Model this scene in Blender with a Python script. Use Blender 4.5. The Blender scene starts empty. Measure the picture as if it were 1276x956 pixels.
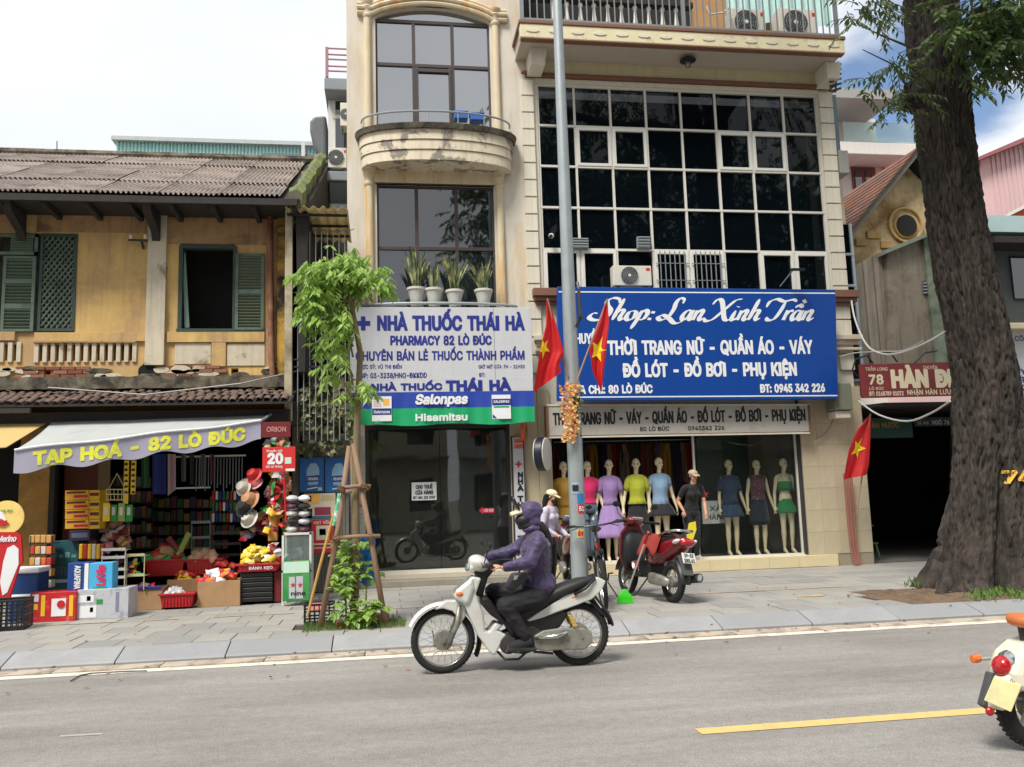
import bpy,bmesh,math,random
from mathutils import Vector,Matrix,noise as mnoise
RN=random.Random(11)
SC=bpy.context.scene
COL=SC.collection
PI=math.pi
rad=math.radians
PW,PH,PF=1276.0,956.0,1065.5
CAM_Z=1.55
CAM_R=Matrix.Rotation(-0.14887,3,'Z')@Matrix.Rotation(PI/2+0.13286,3,'X')@Matrix.Rotation(-0.03029,3,'Z')
cam=bpy.data.cameras.new('camera')
cam_o=bpy.data.objects.new('camera',cam)
COL.objects.link(cam_o)
cam.sensor_width=36.0
cam.lens=36.0*PF/PW
cam.clip_start=0.05
cam.clip_end=3000
cam_o.matrix_world=Matrix.Translation((0,0,CAM_Z))@CAM_R.to_4x4()
SC.camera=cam_o
def ray(px,py):
 return CAM_R@Vector(((px-PW/2)/PF,(PH/2-py)/PF,-1))
def P(px,py,Y):
 """surveyed point of the photograph on the vertical plane at distance Y -> X, Z in metres"""
 d=ray(px,py);t=Y/d.y
 return d.x*t,CAM_Z+d.z*t
def PV(px,py,Y):
 x,z=P(px,py,Y)
 return Vector((x,Y,z))
def G(px,py,z=0.14):
 d=ray(px,py);t=(z-CAM_Z)/d.z
 return d.x*t,d.y*t
SUN_EL,SUN_AZ=rad(56),rad(218)
world=bpy.data.worlds.new('World')
SC.world=world
world.use_nodes=True
wn=world.node_tree
wn.nodes.clear()
def N(nt,t,**kw):
 n=nt.nodes.new(t)
 for k,v in kw.items():
  if k=='inp':
   for kk,vv in v.items():n.inputs[kk].default_value=vv
  else:setattr(n,k,v)
 return n
def L(nt,a,b):nt.links.new(a,b)
sky=N(wn,'ShaderNodeTexSky',sky_type='NISHITA',sun_disc=False,sun_elevation=SUN_EL,sun_rotation=SUN_AZ,air_density=1.0,dust_density=1.2,ozone_density=1.6)
tc=N(wn,'ShaderNodeTexCoord')
mp=N(wn,'ShaderNodeMapping',inp={'Scale':(1,1,2.1),'Location':(0.4,0.1,0.3)})
L(wn,tc.outputs['Generated'],mp.inputs['Vector'])
n1=N(wn,'ShaderNodeTexNoise',inp={'Scale':2.6,'Detail':9.0,'Roughness':0.55,'Distortion':0.3})
L(wn,mp.outputs[0],n1.inputs['Vector'])
n2=N(wn,'ShaderNodeTexNoise',inp={'Scale':5.5,'Detail':6.0,'Roughness':0.5})
L(wn,mp.outputs[0],n2.inputs['Vector'])
gd=ray(1098,62).normalized()
vm=N(wn,'ShaderNodeVectorMath',operation='DOT_PRODUCT')
L(wn,tc.outputs['Generated'],vm.inputs[0]);vm.inputs[1].default_value=gd
gap=N(wn,'ShaderNodeMapRange',inp={'From Min':0.984,'From Max':0.9995,'To Min':0.0,'To Max':0.36})
L(wn,vm.outputs['Value'],gap.inputs['Value'])
sub=N(wn,'ShaderNodeMath',operation='SUBTRACT')
L(wn,n1.outputs['Fac'],sub.inputs[0]);L(wn,gap.outputs[0],sub.inputs[1])
cov=N(wn,'ShaderNodeMapRange',interpolation_type='SMOOTHSTEP',inp={'From Min':0.16,'From Max':0.34})
L(wn,sub.outputs[0],cov.inputs['Value'])
shade=N(wn,'ShaderNodeMix',data_type='RGBA')
shade.inputs[6].default_value=(5.0,5.3,5.7,1);shade.inputs[7].default_value=(6.4,6.5,6.7,1)
L(wn,n2.outputs['Fac'],shade.inputs[0])
mixc=N(wn,'ShaderNodeMix',data_type='RGBA')
L(wn,cov.outputs[0],mixc.inputs[0]);L(wn,sky.outputs[0],mixc.inputs[6]);L(wn,shade.outputs[2],mixc.inputs[7])
bg=N(wn,'ShaderNodeBackground',inp={'Strength':0.09})
L(wn,mixc.outputs[2],bg.inputs['Color'])
wo=N(wn,'ShaderNodeOutputWorld');L(wn,bg.outputs[0],wo.inputs['Surface'])
sun=bpy.data.lights.new('sun','SUN');sun.energy=2.5;sun.angle=rad(18);sun.color=(1.0,0.95,0.88)
sun_o=bpy.data.objects.new('sun',sun);COL.objects.link(sun_o)
sd=Vector((math.sin(SUN_AZ)*math.cos(SUN_EL),math.cos(SUN_AZ)*math.cos(SUN_EL),math.sin(SUN_EL)))
sun_o.rotation_euler=sd.to_track_quat('Z','Y').to_euler()
vs=SC.view_settings
vs.view_transform='Standard';vs.look='None';vs.gamma=1.0;vs.exposure=0.93;vs.use_curve_mapping=False
SC.cycles.max_bounces=8;SC.cycles.transparent_max_bounces=12
LOC={}
class MB:
 def __init__(s):s.v=[];s.f=[];s.mi=[];s.cur=0;s.M=None
 def add(s,vs_,fs):
  b=len(s.v)
  if s.M is not None:vs_=[s.M@Vector(v)for v in vs_]
  s.v.extend([tuple(v)for v in vs_])
  for f in fs:s.f.append([b+i for i in f]);s.mi.append(s.cur)
  return s
 def box(s,x0,x1,y0,y1,z0,z1):
  if x0>x1:x0,x1=x1,x0
  if y0>y1:y0,y1=y1,y0
  if z0>z1:z0,z1=z1,z0
  v=[(x,y,z)for x in(x0,x1)for y in(y0,y1)for z in(z0,z1)]
  return s.add(v,[(0,1,3,2),(4,6,7,5),(0,4,5,1),(2,3,7,6),(0,2,6,4),(1,5,7,3)])
 def obox(s,c,sz,rot=None):
  h=Vector(sz)/2;m=rot or Matrix.Identity(3);c=Vector(c)
  v=[c+m@Vector((a*h.x,b*h.y,d*h.z))for a in(-1,1)for b in(-1,1)for d in(-1,1)]
  return s.add(v,[(0,1,3,2),(4,6,7,5),(0,4,5,1),(2,3,7,6),(0,2,6,4),(1,5,7,3)])
 def hexa(s,a,b):
  """solid between two matching quads a (front) and b (back)"""
  return s.add(list(a)+list(b),[(0,1,2,3),(7,6,5,4),(0,4,5,1),(1,5,6,2),(2,6,7,3),(3,7,4,0)])
 def prism(s,poly,off):
  n=len(poly);off=Vector(off)
  v=[Vector(p)for p in poly]+[Vector(p)+off for p in poly]
  fs=[list(range(n)),list(range(2*n-1,n-1,-1))]+[(i,i+n,(i+1)%n+n,(i+1)%n)for i in range(n)]
  return s.add(v,fs)
 def xz(s,poly,y0,y1):
  return s.prism([(p[0],y0,p[1])for p in poly],(0,y1-y0,0))
 def tube(s,pts,r,n=8,caps=True,sq=1.0):
  pts=[Vector(p)for p in pts];k=len(pts)
  rs=r if isinstance(r,(list,tuple))else[r]*k
  v=[];up=None
  for i,p in enumerate(pts):
   t=(pts[min(i+1,k-1)]-pts[max(i-1,0)])
   if t.length<1e-9:t=Vector((0,0,1))
   t.normalize()
   if up is None:up=t.orthogonal().normalized()
   up=(up-t*up.dot(t))
   if up.length<1e-6:up=t.orthogonal()
   up.normalize();w=t.cross(up)
   for j in range(n):
    a=2*PI*j/n
    v.append(p+(up*math.cos(a)+w*math.sin(a)*sq)*rs[i])
  fs=[(i*n+j,i*n+(j+1)%n,(i+1)*n+(j+1)%n,(i+1)*n+j)for i in range(k-1)for j in range(n)]
  if caps:fs+=[list(range(n))[::-1],[(k-1)*n+j for j in range(n)]]
  return s.add(v,fs)
 def ring(s,c,R_,r,axis=(0,1,0),n=36,m=8,a0=0,a1=2*PI,sq=1.0):
  ax=Vector(axis).normalized();u=ax.orthogonal().normalized();w=ax.cross(u);c=Vector(c)
  full=abs(a1-a0-2*PI)<1e-6;k=n if full else n+1
  v=[]
  for i in range(k):
   a=a0+(a1-a0)*i/n;d=u*math.cos(a)+w*math.sin(a)
   for j in range(m):
    b=2*PI*j/m
    v.append(c+d*(R_+r*math.cos(b))+ax*r*sq*math.sin(b))
  fs=[(i*m+j,((i+1)%k)*m+j,((i+1)%k)*m+(j+1)%m,i*m+(j+1)%m)for i in range(n)for j in range(m)]
  return s.add(v,fs)
 def lathe(s,prof,c=(0,0,0),n=16,axis=(0,0,1),sx=1,a0=0,a1=2*PI):
  ax=Vector(axis).normalized();c=Vector(c)
  u=Vector((1,0,0))if abs(ax.z)>.9 else ax.orthogonal().normalized();w=ax.cross(u)
  full=abs(a1-a0-2*PI)<1e-6;k=n if full else n+1
  v=[]
  for r,z in prof:
   for j in range(k):
    a=a0+(a1-a0)*j/n
    v.append(c+ax*z+(u*math.cos(a)*sx+w*math.sin(a))*r)
  fs=[(i*k+j,i*k+(j+1)%k,(i+1)*k+(j+1)%k,(i+1)*k+j)for i in range(len(prof)-1)for j in range(n)]
  if full:fs+=[list(range(k))[::-1],[(len(prof)-1)*k+j for j in range(k)]]
  return s.add(v,fs)
 def ell(s,c,r,n=12,m=8,rot=None):
  c=Vector(c);mm=rot or Matrix.Identity(3);v=[c+mm@Vector((0,0,-r[2]))]
  for i in range(1,m):
   t=-PI/2+PI*i/m
   for j in range(n):
    a=2*PI*j/n
    v.append(c+mm@Vector((r[0]*math.cos(t)*math.cos(a),r[1]*math.cos(t)*math.sin(a),r[2]*math.sin(t))))
  v.append(c+mm@Vector((0,0,r[2])));e=len(v)-1
  fs=[(0,1+(j+1)%n,1+j)for j in range(n)]+[(e,e-n+j,e-n+(j+1)%n)for j in range(n)]
  fs+=[(1+i*n+j,1+i*n+(j+1)%n,1+(i+1)*n+(j+1)%n,1+(i+1)*n+j)for i in range(m-2)for j in range(n)]
  return s.add(v,fs)
 def loft(s,rings,closed=True,caps=True):
  n=len(rings[0]);v=[p for r in rings for p in r]
  fs=[(i*n+j,i*n+(j+1)%n,(i+1)*n+(j+1)%n,(i+1)*n+j)for i in range(len(rings)-1)for j in range(n if closed else n-1)]
  if caps:fs+=[list(range(n))[::-1],[(len(rings)-1)*n+j for j in range(n)]]
  return s.add(v,fs)
 def grid(s,fn,nu,nv):
  v=[fn(i/nu,j/nv)for i in range(nu+1)for j in range(nv+1)];k=nv+1
  return s.add(v,[(i*k+j,(i+1)*k+j,(i+1)*k+j+1,i*k+j+1)for i in range(nu)for j in range(nv)])
 def build(s,name,mats,parent=None,smooth=False,local=False,bev=0,label=None,fixn=True):
  me=bpy.data.meshes.new(name)
  off=Vector((0,0,0))
  if parent is not None and not local:off=LOC.get(parent.name,off)
  vs_=s.v if off.length==0 else[(a-off.x,b-off.y,c-off.z)for a,b,c in s.v]
  me.from_pydata(vs_,[],s.f)
  if not isinstance(mats,(list,tuple)):mats=[mats]
  for m in mats:me.materials.append(m)
  if len(mats)>1:me.polygons.foreach_set('material_index',s.mi)
  if fixn:
   bm=bmesh.new();bm.from_mesh(me);bmesh.ops.recalc_face_normals(bm,faces=bm.faces);bm.to_mesh(me);bm.free()
  if smooth:
   me.polygons.foreach_set('use_smooth',[True]*len(me.polygons))
   if smooth!='full':
    try:me.set_sharp_from_angle(angle=rad(38))
    except Exception:pass
  me.update()
  return link(name,me,parent,bev,label)
def link(name,me,parent=None,bev=0,label=None):
 o=bpy.data.objects.new(name,me);COL.objects.link(o)
 if parent is not None:
  o.parent=parent;LOC[o.name]=LOC.get(parent.name,Vector((0,0,0)))
 else:LOC[o.name]=Vector((0,0,0))
 if bev:
  b=o.modifiers.new('bevel','BEVEL');b.width=bev;b.segments=2;b.limit_method='ANGLE';b.angle_limit=rad(40)
 if label:o['label']=label
 return o
def thing(name,label,cat,loc=(0,0,0),group=None):
 o=bpy.data.objects.new(name,None);COL.objects.link(o);o.location=loc;o.empty_display_size=.1
 o['label']=label;o['category']=cat
 if group:o['group']=group
 LOC[o.name]=Vector(loc)
 return o
def tag(o,label,cat,group=None):
 o['label']=label;o['category']=cat
 if group:o['group']=group
 return o
def struct(o):o['kind']='structure';return o
def stuff(o):o['kind']='stuff';return o
def place(o,loc,rz=0,rx=0,ry=0):
 o.location=loc;o.rotation_euler=(rx,ry,rz);return o
def copy_tree(o,parent=None):
 c=o.copy();COL.objects.link(c)
 if parent is not None:c.parent=parent
 LOC[c.name]=LOC.get(o.name,Vector((0,0,0)))
 for ch in list(o.children):copy_tree(ch,c)
 return c
MC={}
def rgb(r,g,b):
 f=lambda c:(c/255/12.92)if c/255<=.04045 else((c/255+.055)/1.055)**2.4
 return(f(r),f(g),f(b))
def mat(name,col,rough=.7,var=.12,scale=6,bump=0,metal=0,spec=.5,col2=None,amt=.5,sharp=.1,s2=None,stretch=(1,1,1),streak=0,trans=0,emit=None,coat=0,bscale=None,alpha=1.0,sheen=0):
 """generic procedural surface: base colour with noise variation, optional second colour in patches, streaks, bump"""
 if name in MC:return MC[name]
 m=bpy.data.materials.new(name);m.use_nodes=True;nt=m.node_tree
 b=nt.nodes['Principled BSDF']
 b.inputs['Roughness'].default_value=rough;b.inputs['Metallic'].default_value=metal
 b.inputs['Specular IOR Level'].default_value=spec
 if coat:b.inputs['Coat Weight'].default_value=coat;b.inputs['Coat Roughness'].default_value=.08
 if sheen:b.inputs['Sheen Weight'].default_value=sheen
 t=N(nt,'ShaderNodeTexCoord');mp_=N(nt,'ShaderNodeMapping',inp={'Scale':stretch});L(nt,t.outputs['Object'],mp_.inputs[0])
 nz=N(nt,'ShaderNodeTexNoise',inp={'Scale':scale,'Detail':6.0,'Roughness':.62});L(nt,mp_.outputs[0],nz.inputs['Vector'])
 mr=N(nt,'ShaderNodeMapRange',inp={'From Min':.25,'From Max':.75,'To Min':1-var,'To Max':1+var});L(nt,nz.outputs['Fac'],mr.inputs['Value'])
 vm_=N(nt,'ShaderNodeVectorMath',operation='SCALE');vm_.inputs[0].default_value=col;L(nt,mr.outputs[0],vm_.inputs['Scale'])
 out=vm_.outputs[0]
 if col2 is not None:
  n2_=N(nt,'ShaderNodeTexNoise',inp={'Scale':s2 or scale*.35,'Detail':8.0,'Roughness':.68,'Distortion':.4});L(nt,mp_.outputs[0],n2_.inputs['Vector'])
  th=N(nt,'ShaderNodeMapRange',inp={'From Min':1-amt-sharp,'From Max':1-amt+sharp});L(nt,n2_.outputs['Fac'],th.inputs['Value'])
  mx=N(nt,'ShaderNodeMix',data_type='RGBA');L(nt,th.outputs[0],mx.inputs[0]);L(nt,out,mx.inputs[6]);mx.inputs[7].default_value=(*col2,1)
  out=mx.outputs[2]
 if streak:
  m3=N(nt,'ShaderNodeMapping',inp={'Scale':(5,5,.35)});L(nt,t.outputs['Object'],m3.inputs[0])
  n3=N(nt,'ShaderNodeTexNoise',inp={'Scale':2.2,'Detail':7.0,'Roughness':.6});L(nt,m3.outputs[0],n3.inputs['Vector'])
  t3=N(nt,'ShaderNodeMapRange',inp={'From Min':.5,'From Max':.72,'To Min':0,'To Max':streak});L(nt,n3.outputs['Fac'],t3.inputs['Value'])
  mx3=N(nt,'ShaderNodeMix',data_type='RGBA',blend_type='MIX');L(nt,t3.outputs[0],mx3.inputs[0]);L(nt,out,mx3.inputs[6])
  mx3.inputs[7].default_value=(col[0]*.38,col[1]*.34,col[2]*.32,1);out=mx3.outputs[2]
 L(nt,out,b.inputs['Base Color'])
 if bump:
  nb=N(nt,'ShaderNodeTexNoise',inp={'Scale':bscale or scale*4,'Detail':5.0,'Roughness':.6});L(nt,mp_.outputs[0],nb.inputs['Vector'])
  bp=N(nt,'ShaderNodeBump',inp={'Strength':.6,'Distance':bump});L(nt,nb.outputs['Fac'],bp.inputs['Height']);L(nt,bp.outputs[0],b.inputs['Normal'])
 if trans:
  tl=N(nt,'ShaderNodeBsdfTranslucent');L(nt,out,tl.inputs['Color'])
  ms=N(nt,'ShaderNodeMixShader',inp={'Fac':trans});L(nt,b.outputs[0],ms.inputs[1]);L(nt,tl.outputs[0],ms.inputs[2])
  L(nt,ms.outputs[0],nt.nodes['Material Output'].inputs['Surface'])
 if emit:
  b.inputs['Emission Color'].default_value=(*col,1);b.inputs['Emission Strength'].default_value=emit
 MC[name]=m
 return m
def glass(name,tint=(.8,.85,.85),refl=1.0,clear=.85,rough=.02,body=(.01,.012,.014),f0=None):
 """thin window pane: fresnel mirror over a tinted see-through (clear) / dark body mix"""
 if name in MC:return MC[name]
 m=bpy.data.materials.new(name);m.use_nodes=True;nt=m.node_tree;nt.nodes.clear()
 tr=N(nt,'ShaderNodeBsdfTransparent');tr.inputs['Color'].default_value=(*tint,1)
 df=N(nt,'ShaderNodeBsdfDiffuse');df.inputs['Color'].default_value=(*body,1)
 m1=N(nt,'ShaderNodeMixShader',inp={'Fac':clear});L(nt,df.outputs[0],m1.inputs[1]);L(nt,tr.outputs[0],m1.inputs[2])
 gl=N(nt,'ShaderNodeBsdfGlossy',inp={'Roughness':rough})
 fr=N(nt,'ShaderNodeFresnel',inp={'IOR':1.5})
 mu=N(nt,'ShaderNodeMath',operation='MULTIPLY_ADD',use_clamp=True,inp={1:refl,2:f0 or 0.0});L(nt,fr.outputs[0],mu.inputs[0])
 m2=N(nt,'ShaderNodeMixShader');L(nt,mu.outputs[0],m2.inputs[0]);L(nt,m1.outputs[0],m2.inputs[1]);L(nt,gl.outputs[0],m2.inputs[2])
 o=N(nt,'ShaderNodeOutputMaterial');L(nt,m2.outputs[0],o.inputs['Surface'])
 t=N(nt,'ShaderNodeTexCoord');nb=N(nt,'ShaderNodeTexNoise',inp={'Scale':1.3,'Detail':1.0});L(nt,t.outputs['Object'],nb.inputs['Vector'])
 bp=N(nt,'ShaderNodeBump',inp={'Strength':.25,'Distance':.01});L(nt,nb.outputs['Fac'],bp.inputs['Height']);L(nt,bp.outputs[0],gl.inputs['Normal'])
 MC[name]=m
 return m
def flat(name,r,g,b,rough=.55,var=.04,**k):return mat(name,rgb(r,g,b),rough,var,**k)
cream=mat('cream_paint',rgb(210,204,186),.75,.06,5,bump=.002,streak=.16)
cream_old=mat('weathered_cream',rgb(206,199,186),.8,.12,3,bump=.003,col2=rgb(198,176,138),amt=.41,sharp=.12,s2=1.4,streak=.22,stretch=(1,1,.35))
col_old=mat('column_paint',rgb(206,192,162),.75,.12,6,bump=.003,col2=rgb(204,160,100),amt=.43,sharp=.08,s2=2.2,stretch=(1.5,1.5,.3))
cream_peel=mat('peeling_cream',rgb(214,202,178),.8,.10,7,bump=.004,col2=rgb(134,126,116),amt=.45,sharp=.03,s2=2.6,streak=.4)
mould=mat('mouldy_concrete',rgb(116,108,92),.9,.35,9,bump=.01,col2=rgb(52,48,40),amt=.5,sharp=.12,s2=4)
soffit=mat('soffit_paint',rgb(180,170,158),.8,.05,3,streak=.1)
brown_trim=mat('brown_trim',rgb(120,84,66),.6,.12,8)
tilewall=mat('beige_wall_tile',rgb(190,178,150),.45,.05,3,spec=.4)
sill_m=mat('cream_stone_sill',rgb(206,192,154),.5,.07,5)
ochre=mat('ochre_plaster',rgb(206,172,108),.88,.12,4,bump=.004,col2=rgb(176,144,104),amt=.49,sharp=.10,s2=.9,streak=.35)
ochre_d=mat('dull_ochre_plaster',rgb(170,136,98),.9,.14,5,bump=.005,col2=rgb(104,84,66),amt=.42,sharp=.1,s2=1.6,streak=.5)  # duller and darker than the main ochre
white_old=mat('dirty_whitewash',rgb(196,186,164),.88,.10,6,bump=.004,col2=rgb(128,112,92),amt=.38,sharp=.06,s2=2.4,streak=.35)
brick_m=mat('old_brick',rgb(128,74,54),.9,.25,14,bump=.006,col2=rgb(160,132,104),amt=.40,s2=7)
shutter=mat('green_shutter_paint',rgb(88,106,90),.6,.14,9,bump=.001,col2=rgb(52,62,52),amt=.40)
dgreen=mat('dark_green_wood',rgb(50,66,58),.65,.18,9)
oldwood=mat('blackened_wood',rgb(46,42,40),.85,.3,9,bump=.004)
fibro=mat('fibre_cement_roof',rgb(164,152,144),.9,.16,4,bump=.004,col2=rgb(104,94,88),amt=.46,sharp=.12,s2=1.4)
redtile=mat('old_red_roof_tile',rgb(142,84,64),.9,.3,7,bump=.006,col2=rgb(92,80,70),amt=.5,s2=3)
moss=mat('green_moss',rgb(96,92,74),.95,.3,14,bump=.012,col2=rgb(104,124,58),amt=.5,sharp=.05,s2=3)
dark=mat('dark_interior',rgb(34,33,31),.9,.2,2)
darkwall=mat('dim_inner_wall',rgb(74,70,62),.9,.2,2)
alu=mat('white_aluminium',rgb(206,204,194),.4,.06,9,spec=.5)
brownalu=mat('bronze_aluminium',rgb(66,56,54),.45,.1,8)
steel=mat('galvanised_steel',rgb(158,166,168),.42,.10,7,metal=.35,bump=.001)
greysteel=mat('grey_painted_steel',rgb(126,132,134),.5,.1,7)
darksteel=mat('dark_steel',rgb(46,46,46),.5,.2,7)
blackp=mat('black_plastic',rgb(26,26,27),.45,.12,9)
rubber=mat('tyre_rubber',rgb(30,30,30),.85,.2,20,bump=.002)
whitep=mat('white_plastic',rgb(212,210,202),.45,.05,6)
gr_pane=glass('black_tinted_glass',tint=(.1,.1,.1),refl=.55,clear=.4,body=(.003,.006,.009))
sky_pane=glass('reflective_window_film',tint=(.1,.1,.1),refl=1.3,clear=.2,body=(.03,.035,.045),f0=.40)
mid_pane=glass('grey_window_glass',tint=(.2,.2,.2),refl=1.3,clear=.3,body=(.015,.02,.025),f0=.10)
shop_glass=glass('shop_front_glass',tint=(.96,.98,.97),refl=.45,clear=.985,body=(.3,.32,.3),f0=.004)
pharm_glass=glass('pharmacy_door_glass',tint=(.62,.68,.62),refl=1.3,clear=.94,body=(.2,.22,.2),f0=.03)
clear_glass=glass('clear_rail_glass',tint=(.8,.9,.88),refl=1.2,clear=.8,body=(.5,.6,.6))
def rect(mb,xl,yt,xr,yb,Y,th=.02,grow=0):
 """box on plane Y covering photo rectangle"""
 a,zt=P((xl+xr)/2,yt,Y);_,zb=P((xl+xr)/2,yb,Y)
 x0,_=P(xl,(yt+yb)/2,Y);x1,_=P(xr,(yt+yb)/2,Y)
 mb.box(x0-grow,x1+grow,Y,Y+th,zb-grow,zt+grow)
 return x0,x1,zb,zt
try:FONT=bpy.data.fonts.load(bpy.utils.system_resource('DATAFILES')+'/fonts/Inter.woff2')
except Exception:FONT=None
_gl={}
TS=bpy.data.scenes.new('workbench')
def bake(o):
 TS.collection.objects.link(o);TS.view_layers[0].update();dg=TS.view_layers[0].depsgraph
 return bpy.data.meshes.new_from_object(o.evaluated_get(dg))
def _bb(s):
 c=bpy.data.curves.new('t','FONT');c.body=s;c.size=1.0;c.resolution_u=3
 if FONT:c.font=FONT
 o=bpy.data.objects.new('t',c);me=bake(o)
 v=[(p.co.x,p.co.y)for p in me.vertices];f=[list(p.vertices)for p in me.polygons]
 ed={}
 for p in f:
  for a,b in zip(p,p[1:]+p[:1]):
   k=(min(a,b),max(a,b));ed[k]=ed.get(k,0)+1
 be=[k for k,n in ed.items()if n==1]
 bpy.data.objects.remove(o);bpy.data.curves.remove(c);bpy.data.meshes.remove(me)
 return v,f,be
SPECIAL={'Đ':('D','b'),'Ờ':('Ò','h'),'Ơ':('O','h'),'Ữ':('Ũ','h'),'Ử':('Ủ','h'),'Ư':('U','h'),'Ở':('Ỏ','h'),'Ố':('Ố',''),'Ợ':('Ọ','h'),'Ớ':('Ó','h'),'Ự':('Ụ','h')}
def glyph(c):
 if c in _gl:return _gl[c]
 base,ex=SPECIAL.get(c,(c,''))
 if c in 'IỈỊ' and 'cap' in _gl:
  h=_gl['cap'];v=[(.06,0),(.165,0),(.165,h),(.06,h)];ext={'I':[],'Ỉ':[((.07,h*1.12),(.14,h*1.22)),((.14,h*1.22),(.10,h*1.34))],'Ị':[((.10,-h*.22),(.12,-h*.22))]}[c]
  _gl[c]=(v,[[0,1,2,3]],[(0,1),(1,2),(2,3),(3,0)],.235,ext);return _gl[c]
 if c==' ':_gl[c]=([],[],[],.28,[]);return _gl[c]
 w=lambda s:(lambda v:max(p[0]for p in v)-min(p[0]for p in v))(_bb(s)[0])
 if 'HH' not in _gl:_gl['HH']=w('HH');v=_bb('H')[0];_gl['cap']=max(p[1]for p in v)
 adv=w('H'+base+'H')-_gl['HH']
 v,f,be=_bb(base);cap=_gl['cap'];bars=[]
 x1=max(p[0]for p in v)
 if ex=='b':x0=min(p[0]for p in v);bars.append(((x0-.07,cap*.52),(x0+.24,cap*.52)))
 if ex=='h':bars+=[((x1-.10,cap*.93),(x1+.02,cap*.98)),((x1+.02,cap*.98),(x1+.06,cap*1.16))];adv+=.04
 _gl[c]=(v,f,be,adv,bars)
 return _gl[c]
def lettering(s,X0,X1,Z0,Z1,Y,m,parent,bold=.035,shear=0,name='lettering',rot=None,track=0,slope=0,label=None,frame=None):
 """one line of writing between X0..X1 with its capitals from Z0 to Z1; frame maps (x, z, out) to the world"""
 x=0;items=[]
 for ch in s:
  g=glyph(ch);items.append((g,x));x+=g[3]+track
 cap=_gl['cap'];sz=(Z1-Z0)/cap;tot=x-track;sx=(X1-X0)/(tot+1e-6)
 mb=MB();k=0;bw=bold
 for g,ox in items:
  v,f,be,adv,bars=g
  def T(p,lift):
   xx=(p[0]+ox)*sx+p[1]*shear*sz;zz=p[1]*sz
   if frame:return frame(X0+xx,Z0+zz,.003+lift)
   return(X0+xx,Y-.003-lift,Z0+zz+slope*xx)
  if f:mb.add([T(p,0)for p in v],f)
  ar=sz/sx
  for(a,b)in[(v[a],v[b])for a,b in be]*(1 if bold>0 else 0)+bars:
   dx,dz=(b[0]-a[0])/ar,b[1]-a[1];l=math.hypot(dx,dz)
   if l<1e-6:continue
   hw=bw/2 if(a,b)not in bars else .055+bw/2
   ux,uz=dx/l,dz/l;e=hw*.7 if(a,b)not in bars else 0
   q=[((a[0]/ar)-ux*e-uz*hw,a[1]-uz*e+ux*hw),((a[0]/ar)-ux*e+uz*hw,a[1]-uz*e-ux*hw),((b[0]/ar)+ux*e+uz*hw,b[1]+uz*e-ux*hw),((b[0]/ar)+ux*e-uz*hw,b[1]+uz*e+ux*hw)]
   k+=1
   mb.add([T((p[0]*ar,p[1]),.0002+(k%70)*.00005)for p in q],[(0,1,2,3)])
 return mb.build(name,m,parent,fixn=False,label=label)
def text_px(s,xl,xr,yt,yb,Y,m,parent,**k):
 ym=(yt+yb)/2;xm=(xl+xr)/2
 X0=P(xl,ym,Y)[0];X1=P(xr,ym,Y)[0];Z1=P(xm,yt,Y)[1];Z0=P(xm,yb,Y)[1]
 return lettering(s,X0,X1,Z0,Z1,Y,m,parent,**k)
# ============ SETTING
asphalt=mat('asphalt',rgb(140,137,132),.88,.10,1.3,bump=.006,bscale=120,col2=rgb(118,113,108),amt=.47,sharp=.14,s2=.45,stretch=(.5,1.4,1))
_nt=asphalt.node_tree;_b=_nt.nodes['Principled BSDF']
_t=N(_nt,'ShaderNodeTexCoord');_v=N(_nt,'ShaderNodeTexNoise',inp={'Scale':85,'Detail':3.0,'Roughness':.7});L(_nt,_t.outputs['Object'],_v.inputs['Vector'])
_r=N(_nt,'ShaderNodeMapRange',inp={'From Min':.3,'From Max':.7,'To Min':.55,'To Max':1.45});L(_nt,_v.outputs['Fac'],_r.inputs['Value'])
_s=N(_nt,'ShaderNodeVectorMath',operation='SCALE');_src=_b.inputs['Base Color'].links[0].from_socket
_m2=N(_nt,'ShaderNodeMapping',inp={'Scale':(.12,2.2,1)});L(_nt,_t.outputs['Object'],_m2.inputs[0]);_v2=N(_nt,'ShaderNodeTexNoise',inp={'Scale':1.6,'Detail':5.0});L(_nt,_m2.outputs[0],_v2.inputs['Vector'])
_v3=N(_nt,'ShaderNodeTexNoise',inp={'Scale':14,'Detail':4.0,'Roughness':.7});L(_nt,_t.outputs['Object'],_v3.inputs['Vector'])
_r2=N(_nt,'ShaderNodeMapRange',inp={'From Min':.3,'From Max':.7,'To Min':.90,'To Max':1.10});L(_nt,_v2.outputs['Fac'],_r2.inputs['Value']);_r3=N(_nt,'ShaderNodeMapRange',inp={'From Min':.3,'From Max':.7,'To Min':.86,'To Max':1.14});L(_nt,_v3.outputs['Fac'],_r3.inputs['Value'])
_x1=N(_nt,'ShaderNodeMath',operation='MULTIPLY');L(_nt,_r2.outputs[0],_x1.inputs[0]);L(_nt,_r3.outputs[0],_x1.inputs[1]);_x2=N(_nt,'ShaderNodeMath',operation='MULTIPLY');L(_nt,_x1.outputs[0],_x2.inputs[0]);L(_nt,_r.outputs[0],_x2.inputs[1])
L(_nt,_src,_s.inputs[0]);L(_nt,_x2.outputs[0],_s.inputs['Scale']);L(_nt,_s.outputs[0],_b.inputs['Base Color'])
gutter_m=mat('gutter_concrete',rgb(176,164,148),.85,.12,8,bump=.004,col2=rgb(120,108,94),amt=.42,s2=3)
granite=mat('grey_granite',rgb(136,138,139),.7,.07,30,bump=.001,col2=rgb(120,126,132),amt=.45,sharp=.2,s2=2)
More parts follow.
